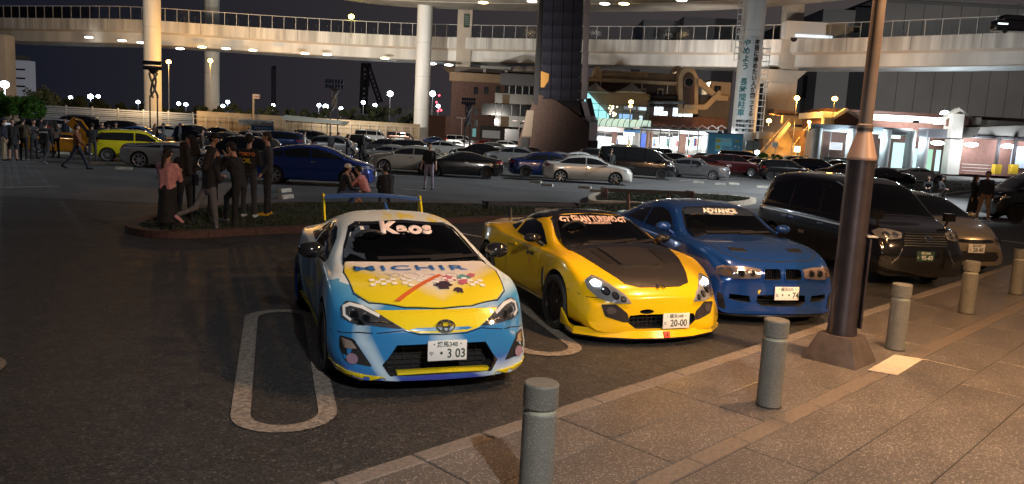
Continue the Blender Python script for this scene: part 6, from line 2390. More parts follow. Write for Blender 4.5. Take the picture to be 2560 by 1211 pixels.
# ------------------------------------------------------------------ fences and walls at left
wf = empty('white_fence', GX(290, 100), 0, 'long white panel fence in front of the left column', 'fence')
fx0, fx1, D = 100, 482, 100.
A_, B_ = GX(fx0, D), GX(fx1, D + 6)
L_ = (B_ - A_).length
dirf = (B_ - A_).normalized()
thf = atan2(dirf.y, dirf.x)
npost = 7
for k in range(npost):
    p = A_ + dirf * (L_ * k / (npost - 1))
    MB().box((0, 0, 1.55), (.16, .16, 3.1)).build('post', WHITEP, wf, None, p - wf.location, (0, 0, thf))
for k in range(npost - 1):
    for j in range(9):
        p = A_ + dirf * (L_ * (k + .5) / (npost - 1))
        MB().box((0, 0, 0), (L_ / (npost - 1) - .2, .05, .17 if j % 3 else .26)).build('slat', M('fence_white', (.62, .62, .62), .6), wf, None, p + Vector((0, 0, .75 + .26 * j)) - wf.location, (0, 0, thf))
tw_ = empty('tan_wall', GX(770, 122), 0, 'long tan wall with chain link fence behind the shelter', 'wall')
A_, B_ = GX(484, 112), GX(1045, 138)
dirf = (B_ - A_).normalized()
L_ = (B_ - A_).length
thf = atan2(dirf.y, dirf.x)
mid = (A_ + B_) / 2
MB().box((0, 0, 1.7), (L_, .4, 3.4)).build('wall', M('wall_tan', (.40, .30, .19), .8, var=.15, vs=.5), tw_, None, mid + Vector((0, 1.2, 0)) - tw_.location, (0, 0, thf))
for k in range(24):
    p = A_ + dirf * (L_ * k / 23)
    MB().tube([(0, 0, 0), (0, 0, 2.9)], .05, 6).build('fence_post', M('post_pale', (.48, .44, .38), .6), tw_, None, p - wf.location * 0 - tw_.location)
for z in (.5, 1.4, 2.3, 2.85):
    MB().box((0, 0, z), (L_, .04, .05)).build('fence_rail', M('post_pale', (.48, .44, .38), .6), tw_, None, mid - tw_.location, (0, 0, thf))
MB().box((0, 0, .35), (L_, .5, .7)).build('guard_rail', M('rail_cream', (.52, .46, .36), .6), tw_, None, mid + Vector((0, -1, 0)) - tw_.location, (0, 0, thf))
fbn = empty('fence_banner', GX(640, 113), 0, 'white and blue banner tied to the fence behind the crowd', 'banner')
Q('white_cloth', 596, 300, 684, 314, 112.5, .06, M('banner_white', (.66, .68, .68), .6), fbn)
Q('blue_cloth', 628, 314.5, 684, 330, 112.5, .06, M('cloth_blue', (.06, .26, .55), .6), fbn)
c = AT(640, 307, 112.4)
sign_text('lettering', 'アイドリング・ストップ', .46, INKB, fbn, c - fbn.location, (1, 0, 0), (0, 0, 1), .008, t=.01)
c = AT(656, 322, 112.4)
sign_text('lettering', '駐車マナー', .46, M('ink_white', (.7, .75, .78), .6), fbn, c - fbn.location, (1, 0, 0), (0, 0, 1), .008, t=.01)
sh_ = empty('shelter', GX(775, 100), 0, 'long low shelter with pale sloping roof beside the tan wall', 'shelter')
QP('roof', [(702, 292), (716, 288), (858, 303), (850, 311), (712, 301)], 100, 4, M('shelter_roof', (.42, .46, .43), .6), sh_)
QP('soffit', [(712, 301.5), (850, 311.5), (848, 314), (714, 304)], 100.5, 3.5, TAN, sh_)
for x in (716, 817):
    Q('post', x - 1.5, 300, x + 1.5, 358, 101, .15, M('post_tan', (.40, .31, .20), .7), sh_)
# crane and far masts
crn = empty('crawler_crane', GX(920, 300), 0, 'dark crane silhouette with folded boom against the night sky', 'crane')
BLK = M('crane_dark', (.014, .014, .016), .7)


def lattice(root, a, b, w, name='boom', n=9):
    a, b = a - root.location, b - root.location
    d = (b - a).normalized()
    u = d.cross(Vector((0, 1, 0))).normalized() * w / 2
    v = Vector((0, 1, 0)) * w / 2
    m = MB()
    for s, t in ((1, 1), (1, -1), (-1, 1), (-1, -1)):
        m.tube([a + u * s + v * t, b + u * s + v * t], w * .10, 5)
    for k in range(n):
        p, q = a + (b - a) * (k / n), a + (b - a) * ((k + 1) / n)
        for t in (1, -1):
            m.tube([p + u + v * t, q - u + v * t], w * .07, 4)
            m.tube([p - u + v * t, q + u + v * t], w * .07, 4)
    m.build(name, BLK, root)


lattice(crn, AT(908, 270, 300), AT(913, 162, 300), 2.4, 'mast')
lattice(crn, AT(918, 160, 300), AT(951, 258, 300), 1.7, 'boom')
Q('crane_head', 903, 158, 926, 163, 300, 2, BLK, crn)
Q('counterweight', 908, 198, 920, 216, 299, 3, BLK, crn)
Q('cab', 902, 264, 922, 284, 299, 4, BLK, crn)
m2 = empty('lattice_mast', GX(684, 260), 0, 'thin dark mast standing left of the shelter', 'mast')
lattice(m2, AT(684, 275, 260), AT(684, 168, 260), 1.1, 'mast', 14)
Q('mast_head', 681, 165, 688, 172, 260, 1, BLK, m2)
sg = empty('road_sign', GX(634, 118), 0, 'small lit road sign on a tan pole above the wall', 'sign')
Q('pole', 631, 238, 635, 330, 118, .25, M('pole_tan', (.42, .32, .22), .6), sg)
Q('sign_box', 632, 236, 648, 247, 117.8, .4, M('sign_cream', (.50, .42, .38), .5), sg)
Q('sign_stripe', 636, 241, 648, 243.5, 117.7, .1, M('sign_red', (.35, .06, .05), .5), sg)
gs = empty('guide_sign', GX(1167, 148), 0, 'dark green guide sign on the upper pier above the viaduct', 'sign')
Q('board', 1160, 36, 1174, 68, 140, .3, M('guide_green', (.012, .035, .028), .5), gs)
for k in range(5):
    Q('print_line', 1162, 40 + 5 * k, 1172, 41.6 + 5 * k, 139.9, .05, M('print_pale', (.20, .24, .22), .6), gs)

# hillside hedge and trees behind the wall
LEAF = M('leaf_dark', (.020, .032, .012), .8, var=.5, vs=.8)
LEAFG = M('leaf_lit_green', (.07, .20, .02), .7, var=.5, vs=2)  # brighter leaves, lamplight put into the colour


def crown(name, c, size, n, leaf, mat, root, seed):
    """a crown of many small leaf faces in clumps"""
    r = random.Random(seed)
    m = MB()
    clumps = []
    for _ in range(max(6, n // 60)):
        while True:
            p = Vector((r.uniform(-1, 1), r.uniform(-1, 1), r.uniform(-1, 1)))
            if p.length < 1:
                break
        clumps.append((Vector((p.x * size[0], p.y * size[1], p.z * size[2])), r.uniform(.18, .42) * min(size[0], size[2])))
    for k in range(n):
        cc, cr = clumps[k % len(clumps)]
        d = Vector((r.gauss(0, 1), r.gauss(0, 1), r.gauss(0, 1))).normalized() * cr * r.random()**.4
        p = Vector(c) + cc + d
        u = Vector((r.gauss(0, 1), r.gauss(0, 1), r.gauss(0, 1))).normalized()
        v = u.cross(Vector((r.gauss(0, 1), r.gauss(0, 1), r.gauss(0, 1)))).normalized()
        s = leaf * r.uniform(.6, 1.4)
        m.add([p - u * s, p + v * s * .5, p + u * s, p - v * s * .5], [(0, 1, 2, 3)])
    return m.build(name, mat, root)


def tree(x, depth, h, wid, n, leaf, mat, label, seed, group='trees at the edge of the car park'):
    b = GX(x, depth)
    root = empty('tree', b, 0, label, 'tree', group)
    t = MB().tube([(0, 0, 0), (.1, 0, h * .4), (.0, .1, h * .75)], [h * .035, h * .025, h * .01], 8)
    rr = random.Random(seed)
    for k in range(5):
        a = rr.uniform(0, 6.28)
        t.tube([(.05, 0, h * (.35 + .08 * k)), (cos(a) * wid * .5, sin(a) * wid * .5, h * (.55 + .09 * k))], [h * .014, h * .005], 6)
    t.build('trunk', M('bark', (.05, .038, .028), .9), root, 40)
    crown('crown', (0, 0, h * .66), (wid, wid, h * .36), n, leaf, mat, root, seed)


for i, (x, d, h, w, m_, lab) in enumerate(((32, 112, 4.2, 3.0, LEAF, 'dark leafy tree under the left edge pier'), (75, 90, 3.7, 1.7, LEAFG, 'tree lit green by the blue-white lamp at left'), (2, 95, 4.2, 1.6, LEAFG, 'green lit tree cut by the left edge'), (110, 130, 6.0, 3.0, LEAF, 'dark tree behind the white fence posts'))):
    tree(x, d, h, w, 2600, .20, m_, lab, 20 + i)
for i, (x, d, h, w) in enumerate(((600, 150, 5.2, 5.5), (655, 152, 4.6, 5.5), (720, 155, 5.5, 6), (780, 156, 5.0, 6), (845, 158, 5.5, 6), (900, 160, 6.0, 6), (960, 160, 6.6, 6), (1005, 160, 5.6, 4.5), (150, 150, 5.5, 6), (200, 152, 5, 6), (260, 154, 4.6, 6), (330, 156, 4.4, 6), (430, 158, 4.2, 6), (500, 158, 4.6, 5))):
    tree(x, d, h, w, 1500, .34, LEAF, ('first', 'second', 'third', 'fourth', 'fifth', 'sixth', 'seventh', 'eighth', 'ninth', 'tenth', 'eleventh', 'twelfth', 'thirteenth', 'fourteenth')[(i + 6) % 14] + ' dark hedge tree from the left behind the fences', 60 + i, 'hedge trees behind the wall')
# distant elevated road behind the hedge
fr = empty('far_overpass', GX(1000, 320), 0, 'pale distant overpass between the crane and the pale pier', 'viaduct')
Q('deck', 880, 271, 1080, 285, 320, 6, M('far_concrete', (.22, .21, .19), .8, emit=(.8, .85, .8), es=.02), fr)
for k in range(8):
    Q('wall_post', 885 + 26 * k, 268, 886.5 + 26 * k, 284, 319, .3, M('far_post', (.30, .30, .28), .8), fr)
Q('support', 960, 285, 972, 330, 322, 4, M('far_concrete', (.22, .21, .19), .8), fr)
# blurred truck on the ramp
trk = empty('box_truck', AT(2060, 95, 124) * 1, 0, 'white box truck passing on the viaduct behind the screen', 'truck')
Q('cargo_box', 1968, 57, 2118, 96, 124, 2.3, M('box_white', (.72, .74, .76), .5), trk)
Q('cab', 2122, 66, 2150, 96, 124, 2.1, M('cab_white', (.5, .52, .55), .4), trk)
Q('cab_window', 2134, 69, 2149, 82, 123.95, .1, DARKW, trk)
Q('box_lamp_strip', 1990, 88, 2080, 94, 123.9, .06, glow('truck_lamp', (.9, .97, 1.), 1.2), trk)
for x in (1985, 2100, 2138):
    o = MB().lathe([(.45, -.2), (.5, -.1), (.5, .1), (.45, .2)], 20, (0, 0, 0), 'Y').build('wheel', M('tyre_rubber', (.014, .014, .015), .75), trk, 40, AT(x, 97, 124.3) - trk.location)
cr2 = empty('passing_car', AT(2530, 60, 104), 0, 'dark car passing at the right end of the viaduct', 'car')
Q('body', 2496, 52, 2600, 78, 104, 1.8, M('paint_black', (.006, .006, .007), .16, coat=1.), cr2, .25)
Q('cabin', 2515, 38, 2590, 53, 104.1, 1.6, GLASS_D, cr2, .2)
for x in (2512, 2580):
    MB().lathe([(.30, -.1), (.33, 0), (.30, .1)], 18, (0, 0, 0), 'Y').build('wheel', M('tyre_rubber', (.014, .014, .015), .75), cr2, 40, AT(x, 78, 103.9) - cr2.location)
Q('lamp', 2496, 58, 2520, 61, 103.9, .05, glow('car_lamp_cool', (.85, .93, 1), 3.), cr2)
# green planting and signs by the stairs
hb = empty('clipped_hedge', GX(1905, 98), 0, 'rounded green hedge at the foot of the orange stairs', 'hedge')
crown('foliage', (0, 0, .9), (3.0, 1.2, .8), 1600, .16, LEAFG, hb, 77)
MB().tube([(0, 0, 0), (0, 0, .8)], .1, 6).build('stem', M('bark', (.05, .038, .028), .9), hb)
lamp_at(1889, 384, 92, 'low white garden lamp in the hedge by the stairs', name='garden_lamp', col=(.85, 1, .9), strength=20, watt=300, size=.28)
nb = empty('notice_sign', GX(1938, 96), 0, 'small white notice on a post before the stairs', 'sign')
Q('panel', 1931, 356, 1945, 369, 96, .08, M('notice_white', (.7, .72, .74), .5), nb)
Q('post', 1937, 369, 1939, 392, 96, .06, STEEL, nb)
lb2 = empty('lit_sign_box', GX(1993, 98), 0, 'glowing yellow-green sign box in front of the stairs', 'sign')
Q('box', 1988, 366, 2001, 381, 98, .4, glow('signbox_lime', (.85, 1., .62), 2.), lb2)
Q('post', 1993, 381, 1996, 396, 98.1, .2, STEEL, lb2)
cb2 = empty('grey_cabinet', GX(1883, 96), 0, 'grey utility cabinet right of the blue information board', 'cabinet')
Q('body', 1868, 352, 1898, 378, 96, 1, M('cabinet_grey', (.22, .23, .23), .5), cb2, .05)
Q('door_seam', 1882.6, 354, 1883.4, 377, 95.97, .05, SEAM, cb2)

# lamps of the arcade and the shops
for x, y, d, w, c in ((2100, 340, 103, 500, (.8, .95, 1)), (2190, 345, 103, 500, (.75, .97, 1)), (2290, 352, 103, 500, (.8, .97, 1)), (2430, 362, 101, 900, (.95, .97, 1)), (2525, 366, 100, 900, (.95, .97, 1))):
    p = AT(x, y, d)
    lamp_head_light(wb, p - wb.location - Vector((0, 1.2, .3)), w, c, .5)
for x in (1520, 1660, 1760):
    lamp_head_light(sf, AT(x, 340, 109) - sf.location - Vector((0, 1.5, 0)), 900, (.95, .98, 1), .6)

# unseen floodlights added on the roofs to brighten warehouse and viaduct
for nm, root, p, aim, w in (('added_roof_floodlight', wb, Vector((84, 116, 8.2)), (112, 185, 22), 38000), ('added_roof_floodlight', cn, AT(1770, 203, 119), (32, 142, 19), 7500), ('added_roof_floodlight', wb, AT(2290, 305, 99), AT(2240, 90, 117), 7000)):
    MB().box((0, 0, 0), (.6, .4, .3)).build(nm, DSTEEL, root, None, p - root.location)
    lamp_head_light(root, p - root.location + Vector((0, .4, .35)), w, (1, .97, .92), .3, 130, aim, .6)
p = AT(1800, 331, 96.5)
MB().box((0, 0, 0), (.5, .3, .25)).build('added_board_floodlight', DSTEEL, ib, None, p - ib.location)  # floodlight added on the board to brighten the column banner
lamp_head_light(ib, p - ib.location + Vector((0, -.3, .4)), 3000, (.9, .97, 1.), .2, 90, AT(1845, 190, 106), .5)

# ------------------------------------------------------------------ cars farther back
def auto_spec(zt, belt, W, ratio, zb=.2, tail=None, nose=None):
    f = pchip(zt)
    tail, nose = zt[0][0], zt[-1][0]
    xs = np.linspace(tail, nose, 26)
    Z = f(xs)
    bf = pchip(belt)(xs) if isinstance(belt, list) else np.full(len(xs), belt)
    zs = np.minimum(bf, Z - .07)
    c = np.clip((Z - bf) / .38, 0, 1)
    zr = Z - .03 - .06 * c
    zs = np.minimum(zs, zr - .02)
    wt = W * (.80 * (1 - c) + ratio * c)
    e = np.minimum(np.clip((xs - tail) / .5, 0, 1), np.clip((nose - xs) / .5, 0, 1))
    w = W * (.88 + .12 * np.sqrt(e))
    ws = w * .955
    lst = lambda v: [(float(a), float(b)) for a, b in zip(xs, v)]
    return dict(tail=tail, nose=nose, zt=zt, zr=lst(zr), wt=lst(np.minimum(wt, ws * .93)), zs=lst(zs), ws=lst(ws), w=lst(w), zb=[(tail, zb + .15), (tail + .3, zb), (nose - .3, zb), (nose, zb + .02)], bow_f=.2, bf0=nose - .9, br0=tail + .8, bow_r=.12, W=W, belt=belt, f=f)


CT = {
    'sedan': dict(zt=[(-2.3, .85), (-2.2, 1.02), (-1.6, 1.07), (-.95, 1.36), (-.2, 1.43), (.35, 1.38), (1.2, 1.0), (1.7, .93), (2.05, .84), (2.2, .74), (2.25, .6)], belt=.94, W=.875, ratio=.66, ax=(1.36, -1.36), r=.315, ws=(1.2, .4), rw=(-.95, -1.55), pillars=(-.12,), zb=.17),
    'square': dict(zt=[(-2.25, .85), (-2.2, .99), (-1.40, 1.01), (-.95, 1.31), (-.3, 1.365), (.2, 1.34), (.80, .98), (1.6, .92), (2.12, .86), (2.2, .70)], belt=.92, W=.83, ratio=.72, ax=(1.30, -1.32), r=.30, ws=(.8, .25), rw=(-.95, -1.38), pillars=(-.2,), zb=.18),
    'coupe': dict(zt=[(-2.12, .80), (-2.05, .97), (-1.55, 1.0), (-.75, 1.22), (-.15, 1.285), (.3, 1.235), (1.02, .93), (1.5, .86), (1.9, .76), (2.06, .66), (2.13, .56)], belt=.885, W=.885, ratio=.64, ax=(1.285, -1.285), r=.315, ws=(1.0, .32), rw=(-.8, -1.45), pillars=(-.40,), zb=.14),
    'low': dict(zt=[(-2.2, .78), (-2.1, .98), (-1.3, 1.02), (-.5, 1.12), (0, 1.14), (.35, 1.09), (1.15, .80), (1.7, .68), (2.1, .54), (2.2, .45)], belt=.84, W=.95, ratio=.56, ax=(1.35, -1.30), r=.33, ws=(1.1, .35), rw=(-.5, -1.2), pillars=(-.42,), zb=.12),
    'hatch': dict(zt=[(-1.95, .85), (-1.9, 1.12), (-1.62, 1.42), (-.9, 1.50), (0, 1.51), (.35, 1.46), (1.1, 1.03), (1.55, .94), (1.8, .82), (1.87, .65)], belt=.96, W=.86, ratio=.72, ax=(1.22, -1.24), r=.31, ws=(1.1, .38), rw=(-1.62, -1.88), pillars=(-.10,), zb=.18),
    'lift': dict(zt=[(-2.2, .85), (-2.15, 1.05), (-1.75, 1.20), (-.9, 1.41), (-.1, 1.48), (.5, 1.39), (1.42, 1.0), (1.85, .89), (2.12, .77), (2.2, .6)], belt=.97, W=.875, ratio=.66, ax=(1.33, -1.35), r=.32, ws=(1.42, .5), rw=(-.95, -1.95), pillars=(-.05, -1.05), zb=.17),
    'suv': dict(zt=[(-2.2, 1.0), (-2.14, 1.32), (-1.85, 1.57), (-.8, 1.66), (0, 1.66), (.45, 1.6), (1.15, 1.18), (1.8, 1.08), (2.15, .95), (2.25, .75)], belt=1.10, W=.90, ratio=.72, ax=(1.35, -1.32), r=.35, ws=(1.15, .48), rw=(-1.85, -2.13), pillars=(-.1, -1.0), zb=.24),
    'minivan': dict(zt=[(-2.45, 1.0), (-2.39, 1.65), (-2.2, 1.87), (-.5, 1.93), (.6, 1.88), (1.1, 1.72), (1.75, 1.22), (2.2, 1.05), (2.35, .8)], belt=1.12, W=.915, ratio=.80, ax=(1.48, -1.50), r=.34, ws=(1.75, 1.1), rw=(-2.2, -2.38), pillars=(.45, -.75), zb=.19),
    'box': dict(zt=[(-1.7, 1.0), (-1.66, 1.68), (-1.5, 1.76), (.5, 1.76), (.75, 1.70), (1.15, 1.12), (1.6, 1.0), (1.7, .8)], belt=1.06, W=.74, ratio=.84, ax=(1.22, -1.24), r=.285, ws=(1.15, .76), rw=(-1.5, -1.66), pillars=(.0, -.85), zb=.18),
    'van': dict(zt=[(-2.4, 1.0), (-2.36, 1.85), (-2.2, 1.98), (1.0, 1.98), (1.35, 1.88), (2.0, 1.2), (2.22, 1.0), (2.3, .75)], belt=1.22, W=.86, ratio=.86, ax=(1.30, -1.27), r=.33, ws=(2.0, 1.36), rw=(-2.2, -2.36), pillars=(1.0, .95, -.55), zb=.22),
}
BG_PAINT = M('bg_paint', (.5, .5, .5), .25, .3, coat=.8)
BG_HEAD = M('bg_head', (.45, .46, .48), .12, .5, coat=1.)
BG_TAIL = M('bg_tail', (.22, .012, .012), .15, coat=1.)
BG_RIM = M('bg_rim', (.48, .48, .50), .3, .9)
PROTO = {}


def make_proto(kind):
    d = CT[kind]
    S = auto_spec(d['zt'], d['belt'], d['W'], d['ratio'], d['zb'])
    root = empty('parked_car', (0, 0, -50), 0)
    sh = car_shell(S, 40, (1, 2, 2, 3, 2, 4, 2, 3))
    b = bvh_of(sh)
    r = d['r']
    W = d['W']
    cuts = []
    for ax in d['ax']:
        cuts += arch(ax, r + .045, r + .005, .36, W)
    link('body', cut(sh, cuts), [BG_PAINT, CAV], root, 38)
    f, belt = S['f'], d['belt']
    zrf, wtf = pchip(S['zr']), pchip(S['wt'])
    # side glass, split at the pillars
    xs0 = np.linspace(S['tail'], S['nose'], 240)
    zr = zrf(xs0)
    ok = zr - belt > .10
    cab = xs0[ok]
    xa, xb = float(cab.min()) + .06, float(cab.max()) - .03
    edges = [xb] + [p for p in d['pillars']] + [xa]
    for i in range(len(edges) - 1):
        hi, lo = edges[i] - (.035 if i else 0), edges[i + 1] + (.035 if i < len(edges) - 2 else 0)
        if hi - lo < .12:
            continue
        q = np.linspace(lo, hi, 8)
        poly = [(float(x), belt + .035) for x in (lo, hi)] + [(float(x), max(belt + .05, float(zrf(x)) - .055)) for x in q[::-1]]
        for v in ('left', 'right'):
            patch('side_window', poly, b, v, GLASS_D, root, .013, .10, .02, 0)
    for nm, (x0, x1), v in (('windscreen', d['ws'], 'front'), ('rear_window', d['rw'], 'rear')):
        z0, z1 = float(f(x0)) + .02, float(f(x1)) - .035
        if v == 'rear':
            z0 = max(z0, belt + .03)
        w0, w1 = W * .80, float(wtf(x1)) - .05
        patch(nm, mirror([(0, z0), (w0, z0 - .02), (w1, z1 - .05), (0, z1)]), b, v, GLASS_D, root, .005, .16, .01, .03)
    hz = {'van': .78, 'minivan': .88, 'suv': .86, 'box': .82}.get(kind, float(f(S['nose'] - .22)) - .11)
    tz = {'van': .85, 'minivan': 1.15, 'suv': 1.0, 'box': .9, 'hatch': .92}.get(kind, .84)
    for s in (1, -1):
        patch('headlight', sgn([(.46 * W / .87, hz - .06), (.80 * W / .87, hz - .05), (.79 * W / .87, hz + .04), (.50 * W / .87, hz + .06)], s), b, 'front', BG_HEAD, root, .007, .12, .02, .02)
        patch('tail_light', sgn([(.48 * W / .87, tz - .07), (.79 * W / .87, tz - .07), (.79 * W / .87, tz + .07), (.52 * W / .87, tz + .07)], s), b, 'rear', BG_TAIL, root, .007, .12, .02, .02)
        v = 'left' if s > 0 else 'right'
        patch('tail_light_side', [(S['tail'] + .16, tz - .06), (S['tail'] + .34, tz - .03), (S['tail'] + .36, tz + .06), (S['tail'] + .16, tz + .06)], b, v, BG_TAIL, root, .006, .1, .02, .01)
        patch('headlight_side', [(S['nose'] - .55, hz), (S['nose'] - .28, hz - .05), (S['nose'] - .28, hz + .035), (S['nose'] - .5, hz + .05)], b, v, BG_HEAD, root, .006, .1, .02, .01)
        for ax in d['ax']:
            add_wheel(root, ax, s * (W - .115), r, .2, s, BG_RIM, 7 if kind != 'hatch' else 12)
        p = d['pillars'][0]
        patch('door_handle', rect(p + .02, belt - .13, p + .20, belt - .10), b, v, CHROME, root, .02, 0, .03, .01)
        band('panel_seam', [(p + .0, belt), (p, .32)], .012, b, v, SEAM, root, .0015, .2, .004)
        band('panel_seam', [(d['ws'][0] - .15, belt - .02), (d['ws'][0] - .10, .32)], .012, b, v, SEAM, root, .0015, .2, .004)
    patch('grille', mirror([(0, hz - .30), (.40, hz - .29), (.44, hz - .20), (.30, hz - .10), (0, hz - .10)]), b, 'front', BLACKP, root, .005, .12, .012, .02)
    patch('rear_bumper_recess', mirror([(0, .30), (.55, .31), (.55, .42), (0, .42)]), b, 'rear', BLACKP, root, .005, .12, .012, .02)
    for nm, v, zz in (('front_plate', 'front', hz - .34), ('rear_plate', 'rear', max(.5, tz - .28))):
        patch(nm, rect(-.165, zz, .165, zz + .16), b, v, PLATE_W, root, .016, 0, .02, 0)
    mirror_part(root, d['ws'][0] - .28, W + .06, belt + .08, BG_PAINT, .13, .2, .13, .05)
    return root


PAINTS = {
    'white': ((.62, .63, .63), .25, .0), 'pearl': ((.55, .54, .50), .25, .2), 'silver': ((.36, .36, .36), .28, .6), 'beige': ((.40, .37, .31), .28, .4),
    'black': ((.006, .006, .007), .15, .0), 'darkgrey': ((.06, .06, .065), .25, .5), 'grey': ((.17, .17, .175), .28, .6), 'blue': ((.008, .034, .22), .2, .3),
    'navy': ((.010, .025, .10), .2, .3), 'skyblue': ((.03, .22, .62), .2, .3), 'red': ((.36, .015, .012), .2, .2), 'maroon': ((.085, .012, .016), .2, .3),
    'yellow': ((.62, .56, .01), .25, .0), 'orange': ((.55, .22, .008), .2, .3), 'brown': ((.075, .030, .018), .25, .4), 'plum': ((.085, .055, .055), .25, .4), 'purpleblack': ((.022, .016, .02), .2, .3),
}
HEAD_ON = glow('headlight_lit', (.95, .97, 1.), 9.)
TAIL_ON = glow('tail_lit', (1., .10, .06), 3.2)


def park(kind, x, ppm, head, paint, label, lit='', group='cars parked across the car park', rim=None, dx=0.):
    if kind not in PROTO:
        PROTO[kind] = make_proto(kind)
    depth = FPX / ppm
    g = GX(x, depth)
    c, r, mt = PAINTS[paint]
    mats = {'bg_paint': M('car_paint_' + paint, c, r, mt, coat=.8)}
    if 't' in lit:
        mats['bg_tail'] = TAIL_ON
    if 'h' in lit:
        mats['bg_head'] = HEAD_ON
    if rim:
        mats['bg_rim'] = rim
    o = copy_tree(PROTO[kind], None, mats)
    o.name = {'van': 'parked_van', 'minivan': 'parked_minivan', 'box': 'parked_kei_van', 'suv': 'parked_suv'}.get(kind, 'parked_car')
    o.location = g
    o.rotation_euler = (0, 0, radians(head))
    tag(o, label, 'van' if kind in ('van', 'minivan', 'box') else 'car', group)
    return o


